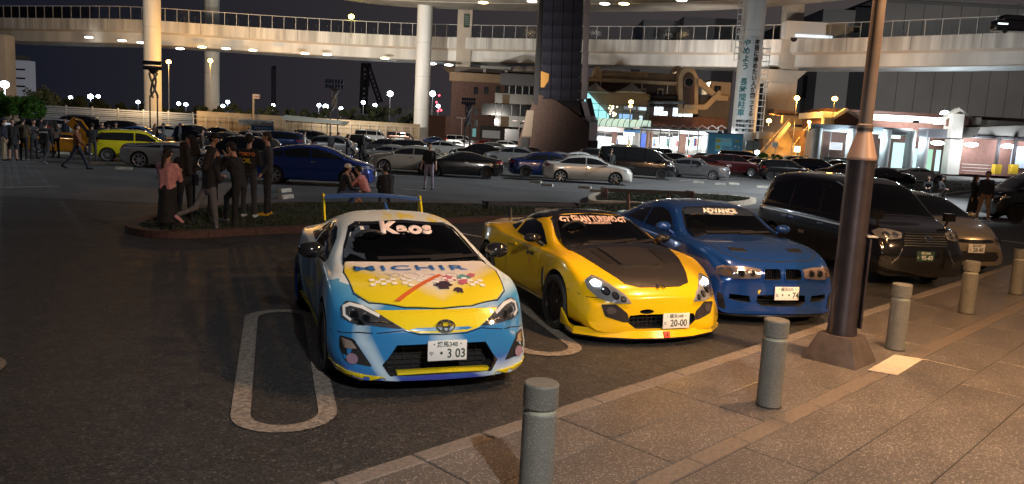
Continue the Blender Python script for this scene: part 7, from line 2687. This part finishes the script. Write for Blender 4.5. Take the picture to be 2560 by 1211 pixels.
DKRIM = M('rim_dark_bg', (.03, .03, .032), .4, .7)
CARS = [
    ('hatch', 130, 25, 182, 'white', 'white hatchback behind the crowd at far left'),
    ('minivan', 188, 22, 182, 'grey', 'grey minivan roof between the white hatchback and the fence'),
    ('sedan', 232, 32, -70, 'black', 'black car with raised bonnet behind the orange sports car'),
    ('coupe', 352, 27, 4, 'skyblue', 'bright blue coupe behind the yellow hatchback'),
    ('suv', 320, 25, 4, 'purpleblack', 'dark suv behind the bright blue coupe'),
    ('hatch', 345, 52, 24, 'yellow', 'bright yellow hatchback at left with its tail towards the crowd'),
    ('sedan', 415, 24, 178, 'white', 'white car with a lit lamp above the yellow roof', 'h'),
    ('suv', 487, 28, -35, 'black', 'black suv with pale windscreen reflection behind the standing group'),
    ('hatch', 600, 52, 176, 'black', 'black hatchback with red rear light strip behind the standing group', 't'),
    ('sedan', 655, 25, 178, 'white', 'white sedan behind the man with yellow shoes'),
    ('sedan', 722, 27, -25, 'pearl', 'pearl white car with its tailgate side by the dark wagon'),
    ('suv', 752, 21, 178, 'black', 'black suv in front of the tan wall'),
    ('suv', 790, 25, -12, 'darkgrey', 'dark wagon left of the two men in conversation'),
    ('lift', 790, 67, 3, 'blue', 'deep blue hatchback behind the three seated people'),
    ('sedan', 900, 21, -6, 'black', 'black sedan in front of the white van'),
    ('van', 928, 17, -3, 'white', 'tall white van parked against the tan wall'),
    ('van', 1001, 14.5, -6, 'brown', 'dark brown van beside the centre column'),
    ('coupe', 1000, 21, -4, 'white', 'white coupe with loaded rear below the brown van'),
    ('coupe', 975, 41, 170, 'silver', 'silver coupe behind the long beige sedan'),
    ('sedan', 1030, 48, 183, 'beige', 'long beige sedan behind the standing man in lilac trousers'),
    ('coupe', 1150, 50, 184, 'black', 'black coupe in the middle with bright reflections on its tail'),
    ('sedan', 1100, 27, 174, 'pearl', 'pearl sedan above the roof of the beige sedan'),
    ('sedan', 1128, 22, 176, 'white', 'white sedan just behind the pearl sedan'),
    ('sedan', 1090, 14.5, 0, 'navy', 'navy car at the foot of the pale pier'),
    ('minivan', 1153, 15.5, -8, 'white', 'white minivan with lit red tail lamps by the solar post', 't'),
    ('sedan', 1146, 18, 176, 'white', 'pinkish white sedan below the lit minivan'),
    ('sedan', 1208, 15.5, -170, 'red', 'red sedan in front of the terrace building'),
    ('hatch', 1272, 17.5, -4, 'white', 'white hatchback with lit tail lamps beside the brick tower base', 't'),
    ('sedan', 1282, 33, 172, 'silver', 'silver sedan partly hidden behind the dark blue sedan'),
    ('sedan', 1374, 46, 2, 'navy', 'dark blue sedan left of the lowered white sedan'),
    ('coupe', 1400, 36, 6, 'silver', 'silver coupe behind the dark blue sedan'),
    ('coupe', 1452, 33, 4, 'white', 'white coupe roof left of the black minivan'),
    ('sedan', 1467, 49, -2, 'pearl', 'lowered pearl white sedan with polished five spoke wheels'),
    ('minivan', 1590, 40, -9, 'black', 'big black minivan behind the lowered white sedan'),
    ('square', 1738, 37, -24, 'grey', 'square grey two-tone saloon right of the black minivan'),
    ('minivan', 1572, 20, -2, 'white', 'white people carrier with lit tail lamps before the shops', 't'),
    ('sedan', 1588, 24, -2, 'silver', 'silver sedan roof above the black minivan'),
    ('box', 1655, 24, -8, 'silver', 'pale box shaped kei van before the shops'),
    ('sedan', 1762, 20, -6, 'white', 'white sedan with glowing red tail lamps before the information board', 't'),
    ('sedan', 1790, 24, -4, 'silver', 'silver sedan in front of the blue information board'),
    ('sedan', 1758, 31, -12, 'maroon', 'dark maroon sedan behind the square grey saloon'),
    ('suv', 1828, 31, -4, 'maroon', 'maroon suv beside the black hatchback'),
    ('hatch', 1872, 26, -40, 'red', 'red hatchback with one lit headlamp', 'h'),
    ('low', 1908, 20, -4, 'yellow', 'yellow sports car before the orange stairs'),
    ('hatch', 1962, 34, -6, 'black', 'black hatchback in front of the orange stairs'),
    ('suv', 2003, 21, -3, 'silver', 'silver suv below the lit sign box'),
    ('coupe', 2052, 25, -8, 'purpleblack', 'dark coupe behind the black hatchback'),
    ('sedan', 2105, 31, 168, 'plum', 'plum coloured sedan above the taxi roof'),
    ('coupe', 2212, 31, -6, 'black', 'black coupe right of the lamp post'),
    ('coupe', 2298, 27, -4, 'white', 'white coupe in the light of the arcade at right'),
    ('minivan', 2618, 66, 172, 'black', 'black minivan cut by the right edge of the picture'),
    ('sedan', 560, 37, 178, 'darkgrey', 'dark grey sedan glimpsed between the standing group'),
    ('suv', 690, 34, 175, 'navy', 'navy suv above the roof of the deep blue car'),
    ('hatch', 845, 33, -6, 'silver', 'silver hatchback behind the two men in conversation'),
    ('sedan', 620, 28, 176, 'grey', 'grey sedan in the second row above the black hatchback'),
    ('sedan', 960, 30, 178, 'darkgrey', 'dark sedan above the silver coupe'),
    ('hatch', 1040, 33, -2, 'black', 'black hatchback behind the roof of the beige sedan'),
    ('sedan', 1195, 29, 178, 'black', 'black sedan behind the tail of the black coupe'),
    ('sedan', 1235, 22, -4, 'darkgrey', 'dark grey sedan near the solar lamp post foot'),
    ('coupe', 1330, 27, -4, 'black', 'black coupe close to the brick tower base'),
    ('sedan', 540, 22, 178, 'black', 'black sedan in front of the fence banner'),
    ('hatch', 80, 31, 178, 'darkgrey', 'dark hatchback behind the crowd at the left edge'),
    ('sedan', 1690, 27, -6, 'black', 'black sedan below the pale kei van'),
    ('minivan', 1850, 23, -6, 'black', 'black minivan behind the maroon suv'),
    ('hatch', 1640, 30, -4, 'darkgrey', 'dark grey hatchback behind the nose of the black minivan'),
    ('sedan', 1905, 29, -4, 'black', 'black sedan left of the black hatchback by the stairs'),
    ('sedan', 2150, 27, -6, 'darkgrey', 'dark grey sedan seen through the gap left of the lamp post'),
    ('suv', 2035, 29, -4, 'navy', 'navy suv right of the black hatchback by the stairs'),
    ('hatch', 1500, 28, 2, 'darkgrey', 'dark hatchback in front of the pink tower pier'),
    ('sedan', 2085, 20, 176, 'brown', 'brown sedan by the grey ledge behind the dark coupe'),
]
for e in CARS:
    k, x, p, h, c, lab = e[:6]
    lit = e[6] if len(e) > 6 else ''
    park(k, x, p, h, c, lab, lit, rim=DKRIM if c in ('black', 'navy') else (M('rim_polished', (.75, .75, .75), .15, 1.) if 'polished' in lab else None))

# orange sports car with a door swung up
oc = park('low', 182, 47, 6, 'orange', 'orange sports car with its door swung up at left')
d_ = MB().prism3([(0, 0, .0), (-1.45, 0, -.05), (-1.5, 0, .45), (-1.1, 0, .70), (-.6, 0, .62), (-.05, 0, .36)], (0, .10, 0)).build('raised_door', M('car_paint_orange', (.55, .22, .008), .2, .3, coat=.8), oc, bev=.03)
d_.location = (1.25, -1.08, .55)
d_.rotation_euler = (radians(10), radians(46), 0)
d2_ = MB().prism3([(-1.40, 0, .44), (-1.08, 0, .64), (-.62, 0, .57), (-.2, 0, .40)], (0, .02, 0)).build('raised_door_glass', GLASS_D, d_)
d2_.location = (0, -.025, 0)
# raised bonnet of the black car
bk = [o for o in COL.objects if o.get('label', '') == 'black car with raised bonnet behind the orange sports car'][0]
hb_ = MB().box((.45, 0, 0), (.9, 1.4, .03)).build('raised_bonnet', M('car_paint_black', (.006, .006, .007), .15, coat=.8), bk, bev=.01)
hb_.location = (1.2, 0, 1.0)
hb_.rotation_euler = (0, radians(-58), 0)
# silver roadster at left
sr = park('low', 445, 57, 7, 'silver', 'silver roadster with multi spoke wheels behind the woman in pink', rim=M('rim_bright', (.70, .70, .71), .25, .8))
for o in PROTO.values():
    def wipe(x):
        for c in list(x.children):
            wipe(c)
        bpy.data.objects.remove(x)
    wipe(o)

# ------------------------------------------------------------------ people
from mathutils import noise as mnoise

SKIN = M('skin', (.42, .24, .17), .55)
LIPS = M('lips', (.30, .11, .09), .5)
EYE = M('eye_dark', (.015, .012, .012), .3)
CLOTH = {}


def cloth(name, c):
    return M('cloth_' + name, c, .85, var=.18, vs=9, bump=.25, bs=70)


CL = {'pink': (.54, .26, .28), 'black': (.010, .010, .012), 'navy': (.014, .018, .034), 'charcoal': (.030, .030, .034), 'grey': (.10, .10, .11), 'beige': (.30, .23, .15), 'olive': (.055, .042, .022), 'rust': (.16, .060, .022), 'white': (.55, .54, .52), 'denim': (.045, .075, .15), 'bluegrey': (.055, .065, .085), 'lilac': (.24, .21, .29), 'tan': (.30, .19, .11), 'rose': (.50, .20, .20), 'brown': (.055, .035, .025), 'yellow': (.55, .30, .02), 'fur': (.16, .12, .09), 'hair': (.010, .008, .008), 'hairbrown': (.030, .018, .012), 'cap': (.62, .56, .50)}


def capsule(mb, p, q, r1, r2, n=10):
    p, q = Vector(p), Vector(q)
    d = q - p
    L = d.length
    if L < 1e-5:
        d = Vector((0, 0, 1))
        q = p + d * 1e-4
    d.normalize()
    pts, rad = [], []
    for a in (80, 55, 25):
        pts.append(p - d * r1 * sin(radians(a)))
        rad.append(r1 * cos(radians(a)))
    pts += [p, q]
    rad += [r1, r2]
    for a in (25, 55, 80):
        pts.append(q + d * r2 * sin(radians(a)))
        rad.append(r2 * cos(radians(a)))
    mb.tube(pts, rad, n)


def remeshed(caps, voxel, extra=None, wrinkle=0.):
    mb = MB()
    for z, p, q, r1, r2 in caps:
        capsule(mb, p, q, r1, r2)
    if extra:
        extra(mb)
    me = mb.mesh('raw')
    o = bpy.data.objects.new('raw', me)
    TMP.objects.link(o)
    md = o.modifiers.new('r', 'REMESH')
    md.mode = 'VOXEL'
    md.voxel_size = voxel
    sm = o.modifiers.new('s', 'SMOOTH')
    sm.factor = .5
    sm.iterations = 3
    dg = bpy.context.evaluated_depsgraph_get()
    out = bpy.data.meshes.new_from_object(o.evaluated_get(dg))
    bpy.data.objects.remove(o)
    out.polygons.foreach_set('use_smooth', [True] * len(out.polygons))
    return out


def rot(v, ax, a):
    return Matrix.Rotation(a, 3, ax) @ Vector(v)


STAND = [(.03, .02, .04), (-.03, .02, .04)]
ARMS_DOWN = [(.05, .12, .15, .1), (.05, .12, .15, .1)]
ARMS_PHONE = [(.45, .10, 1.75, .5), (.45, .10, 1.75, .5)]
ARMS_FACE = [(.95, .05, 2.0, .5), (.95, .05, 2.0, .5)]
ARMS_POCKET = [(-.15, .22, .75, .25), (-.15, .22, .75, .25)]


def person(feet, head, H, label, top, bottom, shoes='black', hair='hair', hairlen=0, legs=STAND, arms=ARMS_DOWN, lean=0., look=0., nod=0., skirt=None, cap=None, seat=None, z0=0., voxel=.014, bulk=1., fingers=False, sleeves='long', shorts=False, bag=None, group='people in the car park', tie=False, print_=None):
    s = H / 1.72
    caps = []

    def add(zone, p, q, r1, r2):
        caps.append((zone, Vector(p), Vector(q), r1 * s, r2 * s))
    # legs first, in pelvis space
    hipL, kneeL, ankL, toeL = [], [], [], []
    low = 0
    for i, sg in enumerate((1, -1)):
        tp, kb, ab = legs[i]
        hp = Vector((0, sg * .095 * s, 0))
        th = rot(rot((0, 0, -.44 * s), 'Y', -tp), 'X', sg * ab)
        sh = rot(rot((0, 0, -.42 * s), 'Y', -(tp - kb)), 'X', sg * ab)
        kn = hp + th
        an = kn + sh
        fd = rot((1, 0, 0), 'Y', -max(-.9, min(.25, (tp - kb) * .6 if (tp - kb) < -.35 else 0)))
        hipL.append(hp)
        kneeL.append(kn)
        ankL.append(an)
        toeL.append(fd)
        low = min(low, an.z)
    base = -low + .075 * s
    if seat is not None:
        base = seat
    up = Vector((0, 0, base))
    P_ = up.copy()
    for i, sg in enumerate((1, -1)):
        hp, kn, an = hipL[i] + up, kneeL[i] + up, ankL[i] + up
        zb = 'bottom'
        add(zb, hp, kn, .085 * bulk, .062)
        add('skin' if (shorts or skirt == 'short') else zb, kn, an, .058, .045)
        f = toeL[i]
        add('shoes', an + Vector((-.03 * s, 0, -.035 * s)), an + f * .15 * s + Vector((0, 0, -.042 * s)), .042, .036)
    add('bottom', P_ + Vector((0, .05 * s, .0)), P_ + Vector((0, -.05 * s, 0)), .105 * bulk, .105 * bulk)

    def T(v):
        return P_ + rot(Vector(v) * s, 'Y', lean)
    add('top', T((0, .045, .10)), T((.005, .06, .38)), .105 * bulk, .118 * bulk)
    add('top', T((0, -.045, .10)), T((.005, -.06, .38)), .105 * bulk, .118 * bulk)
    add('top', T((-.005, .10, .455)), T((-.005, -.10, .455)), .072 * bulk, .072 * bulk)
    add('top', T((0, .05, .04)), T((0, -.05, .04)), .108 * bulk, .108 * bulk)
    add('skin', T((-.005, 0, .49)), T((.01, 0, .60)), .052, .050)
    nk = T((.01, 0, .60))

    def Hd(v):
        return nk + rot(rot(rot(Vector(v) * s, 'Y', nod), 'Z', look), 'Y', lean * .4)
    add('skin', Hd((.012, 0, .115)), Hd((.0, 0, .135)), .083, .083)
    add('skin', Hd((.040, 0, .055)), Hd((.045, 0, .10)), .050, .060)
    add('skin', Hd((.098, 0, .070)), Hd((.088, 0, .105)), .013, .008)
    for sg in (1, -1):
        add('skin', Hd((.0, sg * .082, .085)), Hd((.0, sg * .084, .115)), .014, .018)
    # arms
    hands = []
    for i, sg in enumerate((1, -1)):
        pf, ab, eb, inn = arms[i]
        sh = T((-.005, sg * .175, .455))
        ua = rot(rot((0, 0, -.29 * s), 'Y', -pf), 'X', sg * ab)
        fa = rot(rot(rot((0, 0, -.25 * s), 'Y', -(pf + eb)), 'X', sg * ab), 'Z', -sg * inn)
        if lean:
            ua, fa = rot(ua, 'Y', lean * .6), rot(fa, 'Y', lean * .6)
        el, wr = sh + ua, sh + ua + fa
        add('top', sh, el, .060 * bulk, .048 * bulk)
        add('top' if sleeves == 'long' else 'skin', el, wr, .045 * (bulk if sleeves == 'long' else .85), .033)
        d = fa.normalized()
        hands.append((wr, d, sg))
        add('skin', wr + d * .01 * s, wr + d * .075 * s, .028, .030)
        side = Vector((0, 0, 1)).cross(d)
        side = side.normalized() if side.length > .2 else Vector((1, 0, 0))
        nrm = d.cross(side).normalized()
        for k, (o_, ln) in enumerate(((-.030, .060), (-.011, .072), (.009, .068), (.028, .052))):
            b0 = wr + d * .085 * s + side * o_ * s
            m0 = b0 + d * ln * .55 * s + nrm * -.010 * s
            add('skin', b0, m0, .0095, .009)
            add('skin', m0, m0 + d * ln * .42 * s + nrm * -.022 * s, .009, .0075)
        t0 = wr + d * .03 * s - side * .03 * s
        add('skin', t0, t0 + d * .045 * s - side * .028 * s, .012, .009)
    if skirt == 'long':
        add('skirt', P_ + Vector((0, 0, .02)), P_ + Vector((0, 0, -.62 * s)), .135, .205)
    elif skirt == 'short':
        add('skirt', P_ + Vector((0, 0, .02)), P_ + Vector((0, 0, -.26 * s)), .135, .19)

    def extra(mb):
        if skirt:
            L = .66 if skirt == 'long' else .28
            mb.lathe([(.12 * s, .06), (.15 * s, -.04), (.175 * s, -L * .4 * s), (.215 * s, -L * s), (.19 * s, -L * s - .005)], 20, tuple(P_))
    me = remeshed([c for c in caps if c[0] != 'skirt'], voxel, extra if skirt else None)
    # zones by nearest bone
    n = len(me.polygons)
    cen = np.empty(n * 3, np.float32)
    me.polygons.foreach_get('center', cen)
    cen = cen.reshape(n, 3)
    best = np.full(n, 1e9)
    zone = np.zeros(n, int)
    ZN = ['top', 'bottom', 'skin', 'shoes', 'lips', 'eye']
    for z, p, q, r1, r2 in caps:
        zi = {'top': 0, 'bottom': 1, 'skirt': 1, 'skin': 2, 'shoes': 3}[z]
        a, b = np.array(p), np.array(q)
        ab_ = b - a
        L2 = max(ab_ @ ab_, 1e-9)
        t = np.clip(((cen - a) @ ab_) / L2, 0, 1)
        d = np.linalg.norm(cen - (a + t[:, None] * ab_), axis=1) - (r1 + (r2 - r1) * t)
        m_ = d < best
        best[m_] = d[m_]
        zone[m_] = zi
    for sg in (1, -1):
        e = np.array(Hd((.092, sg * .032, .115)))
        zone[(np.linalg.norm(cen - e, axis=1) < .014 * s) & (zone == 2)] = 5
    e = np.array(Hd((.096, 0, .038)))
    dd = cen - e
    zone[(np.abs(dd[:, 2]) < .008 * s) & (np.linalg.norm(dd, axis=1) < .028 * s) & (zone == 2)] = 4
    me.polygons.foreach_set('material_index', zone.astype(np.int32))
    # soft folds in the cloth
    nv = len(me.vertices)
    vz = np.zeros(nv, bool)
    li = np.empty(len(me.loops), np.int32)
    me.loops.foreach_get('vertex_index', li)
    lt = np.empty(n, np.int32)
    me.polygons.foreach_get('loop_total', lt)
    vz[li[np.repeat(zone < 2, lt)]] = True
    co = np.empty(nv * 3, np.float32)
    no = np.empty(nv * 3, np.float32)
    me.vertices.foreach_get('co', co)
    me.vertex_normals.foreach_get('vector', no)
    co, no = co.reshape(nv, 3), no.reshape(nv, 3)
    for i in np.nonzero(vz)[0]:
        c = co[i]
        co[i] = c + no[i] * (.010 * mnoise.noise((c[0] * 9, c[1] * 9, c[2] * 6 + H * 7)) + .004 * mnoise.noise((c[0] * 25, c[1] * 25, c[2] * 18)))
    me.vertices.foreach_set('co', co.ravel())
    me.update()
    root = link('person', me, [cloth(top, CL[top]), cloth(bottom, CL[bottom]), SKIN, cloth('shoe_' + shoes, CL[shoes]), LIPS, EYE])
    root.location = (feet[0], feet[1], z0)
    root.rotation_euler = (0, 0, radians(head))
    tag(root, label, 'person', group)
    hm = cloth(hair, CL[hair])
    hc = [('h', Hd((-.018, 0, .125)), Hd((-.012, 0, .15)), .090 * s, .086 * s), ('h', Hd((-.045, 0, .08)), Hd((-.03, 0, .14)), .066 * s, .075 * s), ('h', Hd((.045, .04, .175)), Hd((.045, -.04, .175)), .035 * s, .035 * s)]
    for sg in (1, -1):
        hc.append(('h', Hd((.005, sg * .07, .10)), Hd((.02, sg * .06, .16)), .026 * s, .035 * s))
    if hairlen:
        hc.append(('h', Hd((-.06, 0, .08)), T((-.13, 0, .60 - hairlen)), .080 * s, .075 * s))
        for sg in (1, -1):
            hc.append(('h', Hd((-.02, sg * .075, .10)), T((-.06, sg * .09, .62 - hairlen)), .040 * s, .035 * s))
    if tie:
        hc.append(('h', Hd((-.10, 0, .09)), Hd((-.13, .0, .03)), .035 * s, .045 * s))
        hc.append(('h', Hd((-.13, 0, .03)), T((-.15, .01, .44)), .045 * s, .028 * s))
    link('hair', remeshed(hc, max(voxel, .012)), hm, root)
    if cap:
        m = MB()
        m.ball(Hd((-.005, 0, .15)), .100 * s, 16, 10, sc=(1.05, .98, .85))
        c_ = Hd((.12, 0, .155))
        m.ball(c_, .085 * s, 14, 6, sc=(1., .9, .14))
        m.build('cap', cloth('cap_' + cap, CL[cap]), root, 50)
    if bag:
        m = MB().box(T((.05, -.22, .02)), (.30 * s, .10 * s, .24 * s)).tube([T((.05, -.2, .14)), T((-.02, -.05, .50)), T((-.08, .12, .46))], .012, 6)
        m.build('bag', cloth('bag_' + bag, CL[bag]), root, bev=0)
    if print_:
        c_ = T((-.135, 0, .34))
        for k, (txt, col, dz, sz) in enumerate(print_):
            sign_text('back_print', txt, sz, M('print_' + col, {'orange': (.65, .20, .04), 'yellow': (.62, .42, .03), 'white': (.6, .6, .62)}[col], .7), root, c_ + Vector((-.012, 0, dz)), (0, -1, 0), (0, 0, 1), .004, t=.003)
    return root


def g2(x, y, z=0.):
    p = G(x, y, z)
    return (p.x, p.y)


WALK = [(.35, .10, .03), (-.30, .55, .03)]
ISL = .11
# the group at the island
person(g2(420, 590), 82, 1.58, 'woman in pink sweatshirt and long black skirt seen from behind', 'pink', 'black', tie=True, skirt='long', arms=ARMS_PHONE, bulk=1.13, voxel=.012)
person(g2(462, 552, .1), 150, 1.64, 'woman with long dark hair and fur vest beside the woman in pink', 'black', 'black', hairlen=.42, arms=ARMS_PHONE, bag='black', voxel=.013, z0=0.02)
person(g2(478, 540, ISL), 195, 1.68, 'woman in black roll neck looking left behind the fur vest', 'black', 'charcoal', hairlen=.16, arms=ARMS_DOWN, look=.3, voxel=.013, z0=ISL)
person(g2(532, 540, ISL), 5, 1.74, 'man in dark cap and navy jacket facing right', 'navy', 'black', cap='black', arms=ARMS_PHONE, nod=.15, bulk=1.1, voxel=.013, z0=ISL)
person(g2(522, 588), 60, 1.60, 'woman in black jumper walking away with one pale shoe lifted', 'black', 'grey', 'pink', hairlen=.18, legs=[(-.55, .75, .05), (.12, .02, .03)], arms=[(.3, .1, 1.6, .6), (.3, .1, 1.6, .6)], lean=.08, voxel=.012, bulk=1.05)
person(g2(597, 580), 172, 1.74, 'man in black hoodie bending over his phone, one knee bent', 'black', 'black', 'grey', legs=[(.05, .05, .05), (.85, .80, .12)], arms=ARMS_FACE, lean=.18, nod=.35, voxel=.012, bulk=1.08)
person(g2(622, 544, ISL), 88, 1.76, 'man in black tee with orange and yellow back print', 'black', 'charcoal', 'white', arms=[(.2, .15, 1.4, .5), (.2, .15, 1.4, .5)], voxel=.012, z0=ISL, sleeves='short', print_=[('TOKYO', 'orange', .06, .10), ('OIL', 'yellow', -.08, .13)])
person(g2(668, 540, ISL), 196, 1.82, 'bearded man in dark hoodie with yellow shoes', 'charcoal', 'black', 'yellow', hair='hairbrown', arms=ARMS_POCKET, nod=.1, voxel=.012, z0=ISL, bulk=1.05)
# three seated on the island
SIT = [(1.75, 2.25, .15), (1.65, 2.2, .2)]
person(g2(852, 508, ISL), 25, 1.72, 'seated man with white cap, black jacket and jeans', 'black', 'denim', 'white', cap='cap', legs=SIT, seat=.30, lean=.25, arms=[(.55, .1, .8, .4), (.55, .1, .8, .4)], voxel=.014, z0=ISL - .03)
person(g2(918, 508, ISL), 168, 1.74, 'seated man in pink shirt resting his chin on his hands', 'rose', 'brown', 'white', legs=SIT, seat=.30, lean=.45, arms=[(1.0, .1, 1.9, .5), (1.0, .1, 1.9, .5)], voxel=.014, z0=ISL - .03, shorts=True, sleeves='short')
person(g2(968, 508, ISL), 118, 1.74, 'seated person in black seen from behind', 'black', 'black', legs=SIT, seat=.30, lean=.35, arms=[(.6, .1, .9, .4), (.6, .1, .9, .4)], voxel=.014, z0=ISL - .03, bulk=1.2)
# scattered standing people
person(GX(868, 41), 15, 1.76, 'man in blue-grey tee talking left of the one in black', 'bluegrey', 'charcoal', arms=ARMS_PHONE, sleeves='short', voxel=.016)
person(GX(905, 40), 110, 1.78, 'person in black jacket with long hair seen from behind by the blue hatchback', 'black', 'black', hairlen=.2, arms=ARMS_PHONE, voxel=.016, bulk=1.1)
person(g2(1071, 474), -95, 1.72, 'man in dark tee and lilac trousers standing alone in the middle', 'black', 'lilac', 'black', hair='hairbrown', sleeves='short', arms=[(.05, .22, .25, .2), (.05, .22, .25, .2)], voxel=.014, bulk=1.05, legs=[(.03, .02, .07), (-.03, .02, .07)])
person(GX(1523, 42), -80, 1.74, 'dark dressed man in front of the black minivan', 'black', 'black', cap='charcoal', voxel=.018)
person(g2(2318, 486, .14), -120, 1.70, 'person in dark clothes sitting on the right island, left of two', 'black', 'charcoal', legs=SIT, seat=.30, lean=.3, arms=[(.6, .1, .9, .4), (.6, .1, .9, .4)], voxel=.017, z0=.11)
person(g2(2343, 488, .14), -60, 1.70, 'person in dark clothes sitting on the right island, right of two', 'charcoal', 'brown', legs=SIT, seat=.30, lean=.3, arms=[(.6, .1, .9, .4), (.6, .1, .9, .4)], voxel=.017, z0=.11)
person(g2(2455, 553), -95, 1.78, 'man in dark jumper and tan trousers near the right edge', 'navy', 'tan', 'white', hair='hairbrown', arms=ARMS_DOWN, voxel=.015, bulk=1.15, legs=[(.10, .05, .07), (-.10, .05, .07)])
person(g2(2428, 549), -60, 1.62, 'woman in long dark coat left of the man in tan trousers', 'black', 'black', hairlen=.2, skirt='long', voxel=.015)
# crowd at far left
person(g2(12, 402), 30, 1.76, 'man in navy jacket and beige trousers at the left edge', 'navy', 'beige', cap='navy', voxel=.016, arms=ARMS_POCKET)
person(g2(33, 402), -40, 1.74, 'person in long black coat between two men at far left', 'black', 'black', skirt='short', voxel=.016)
person(g2(60, 402), 95, 1.80, 'man in olive brown jacket seen from behind at far left', 'olive', 'black', 'grey', voxel=.016, bulk=1.22, arms=ARMS_PHONE)
person(g2(116, 412), 95, 1.76, 'person in black hoodie with a white back emblem walking at left', 'black', 'charcoal', 'grey', voxel=.015, bulk=1.15, legs=[(.30, .1, .03), (-.28, .5, .03)], print_=[('RACING', 'white', .03, .085)])
person(g2(194, 424), 20, 1.76, 'man in rust brown jacket striding right in front of the orange car', 'rust', 'navy', 'black', hair='hairbrown', legs=[(.45, .12, .03), (-.42, .35, .03)], arms=[(-.35, .12, .3, .1), (.4, .12, .5, .1)], voxel=.014, bulk=1.15)
person(GX(256, 42.), -60, 1.72, 'man with pale face behind the tail of the yellow hatchback', 'black', 'black', voxel=.018)
person(GX(291, 43.), -70, 1.74, 'person with headphones behind the yellow hatchback roof', 'charcoal', 'black', cap='charcoal', voxel=.018)
person(GX(272, 41.), 120, 1.64, 'person in brown jacket beside the yellow hatchback tail', 'brown', 'black', voxel=.018)
person(GX(388, 55), -30, 1.66, 'dark haired person behind the yellow roof, below the solar post', 'brown', 'black', hairlen=.15, voxel=.02)
person(GX(409, 55), 200, 1.74, 'person in pale grey top behind the yellow roof', 'grey', 'charcoal', hair='hairbrown', voxel=.02)
person(GX(450, 60), 190, 1.76, 'person in light jacket leaning by the lit white car', 'bluegrey', 'charcoal', voxel=.02)
person(GX(622, 52), -100, 1.74, 'person in white shirt behind the man with the back print', 'white', 'charcoal', voxel=.02)
person(GX(826, 55), -60, 1.70, 'person in dark clothes right of the dark wagon', 'charcoal', 'black', voxel=.02)
person(GX(845, 58), 30, 1.72, 'person in pale shirt far behind the men in conversation', 'grey', 'black', voxel=.02)
person(GX(505, 36), 20, 1.70, 'person in brown jacket half hidden behind the man in cap', 'brown', 'charcoal', voxel=.018)
person(g2(86, 398), -20, 1.74, 'man in charcoal jacket right of the olive brown jacket', 'charcoal', 'black', voxel=.017, arms=ARMS_PHONE)
person(g2(140, 395), 150, 1.68, 'woman in brown jacket left of the orange sports car', 'brown', 'black', hairlen=.2, voxel=.017, arms=ARMS_POCKET)
person(g2(232, 404), 120, 1.72, 'person in black between the orange car door and the yellow hatchback', 'black', 'charcoal', voxel=.017, arms=ARMS_PHONE)
person(GX(165, 52), -80, 1.72, 'pale faced person behind the orange sports car roof', 'navy', 'black', voxel=.02)
person(GX(105, 50), 60, 1.75, 'person in grey hoodie in the second row at far left', 'grey', 'black', voxel=.02)
person(GX(760, 50), 20, 1.72, 'person in pale shirt beyond the deep blue car roof', 'white', 'denim', voxel=.02)

TMP.children.link(COL)
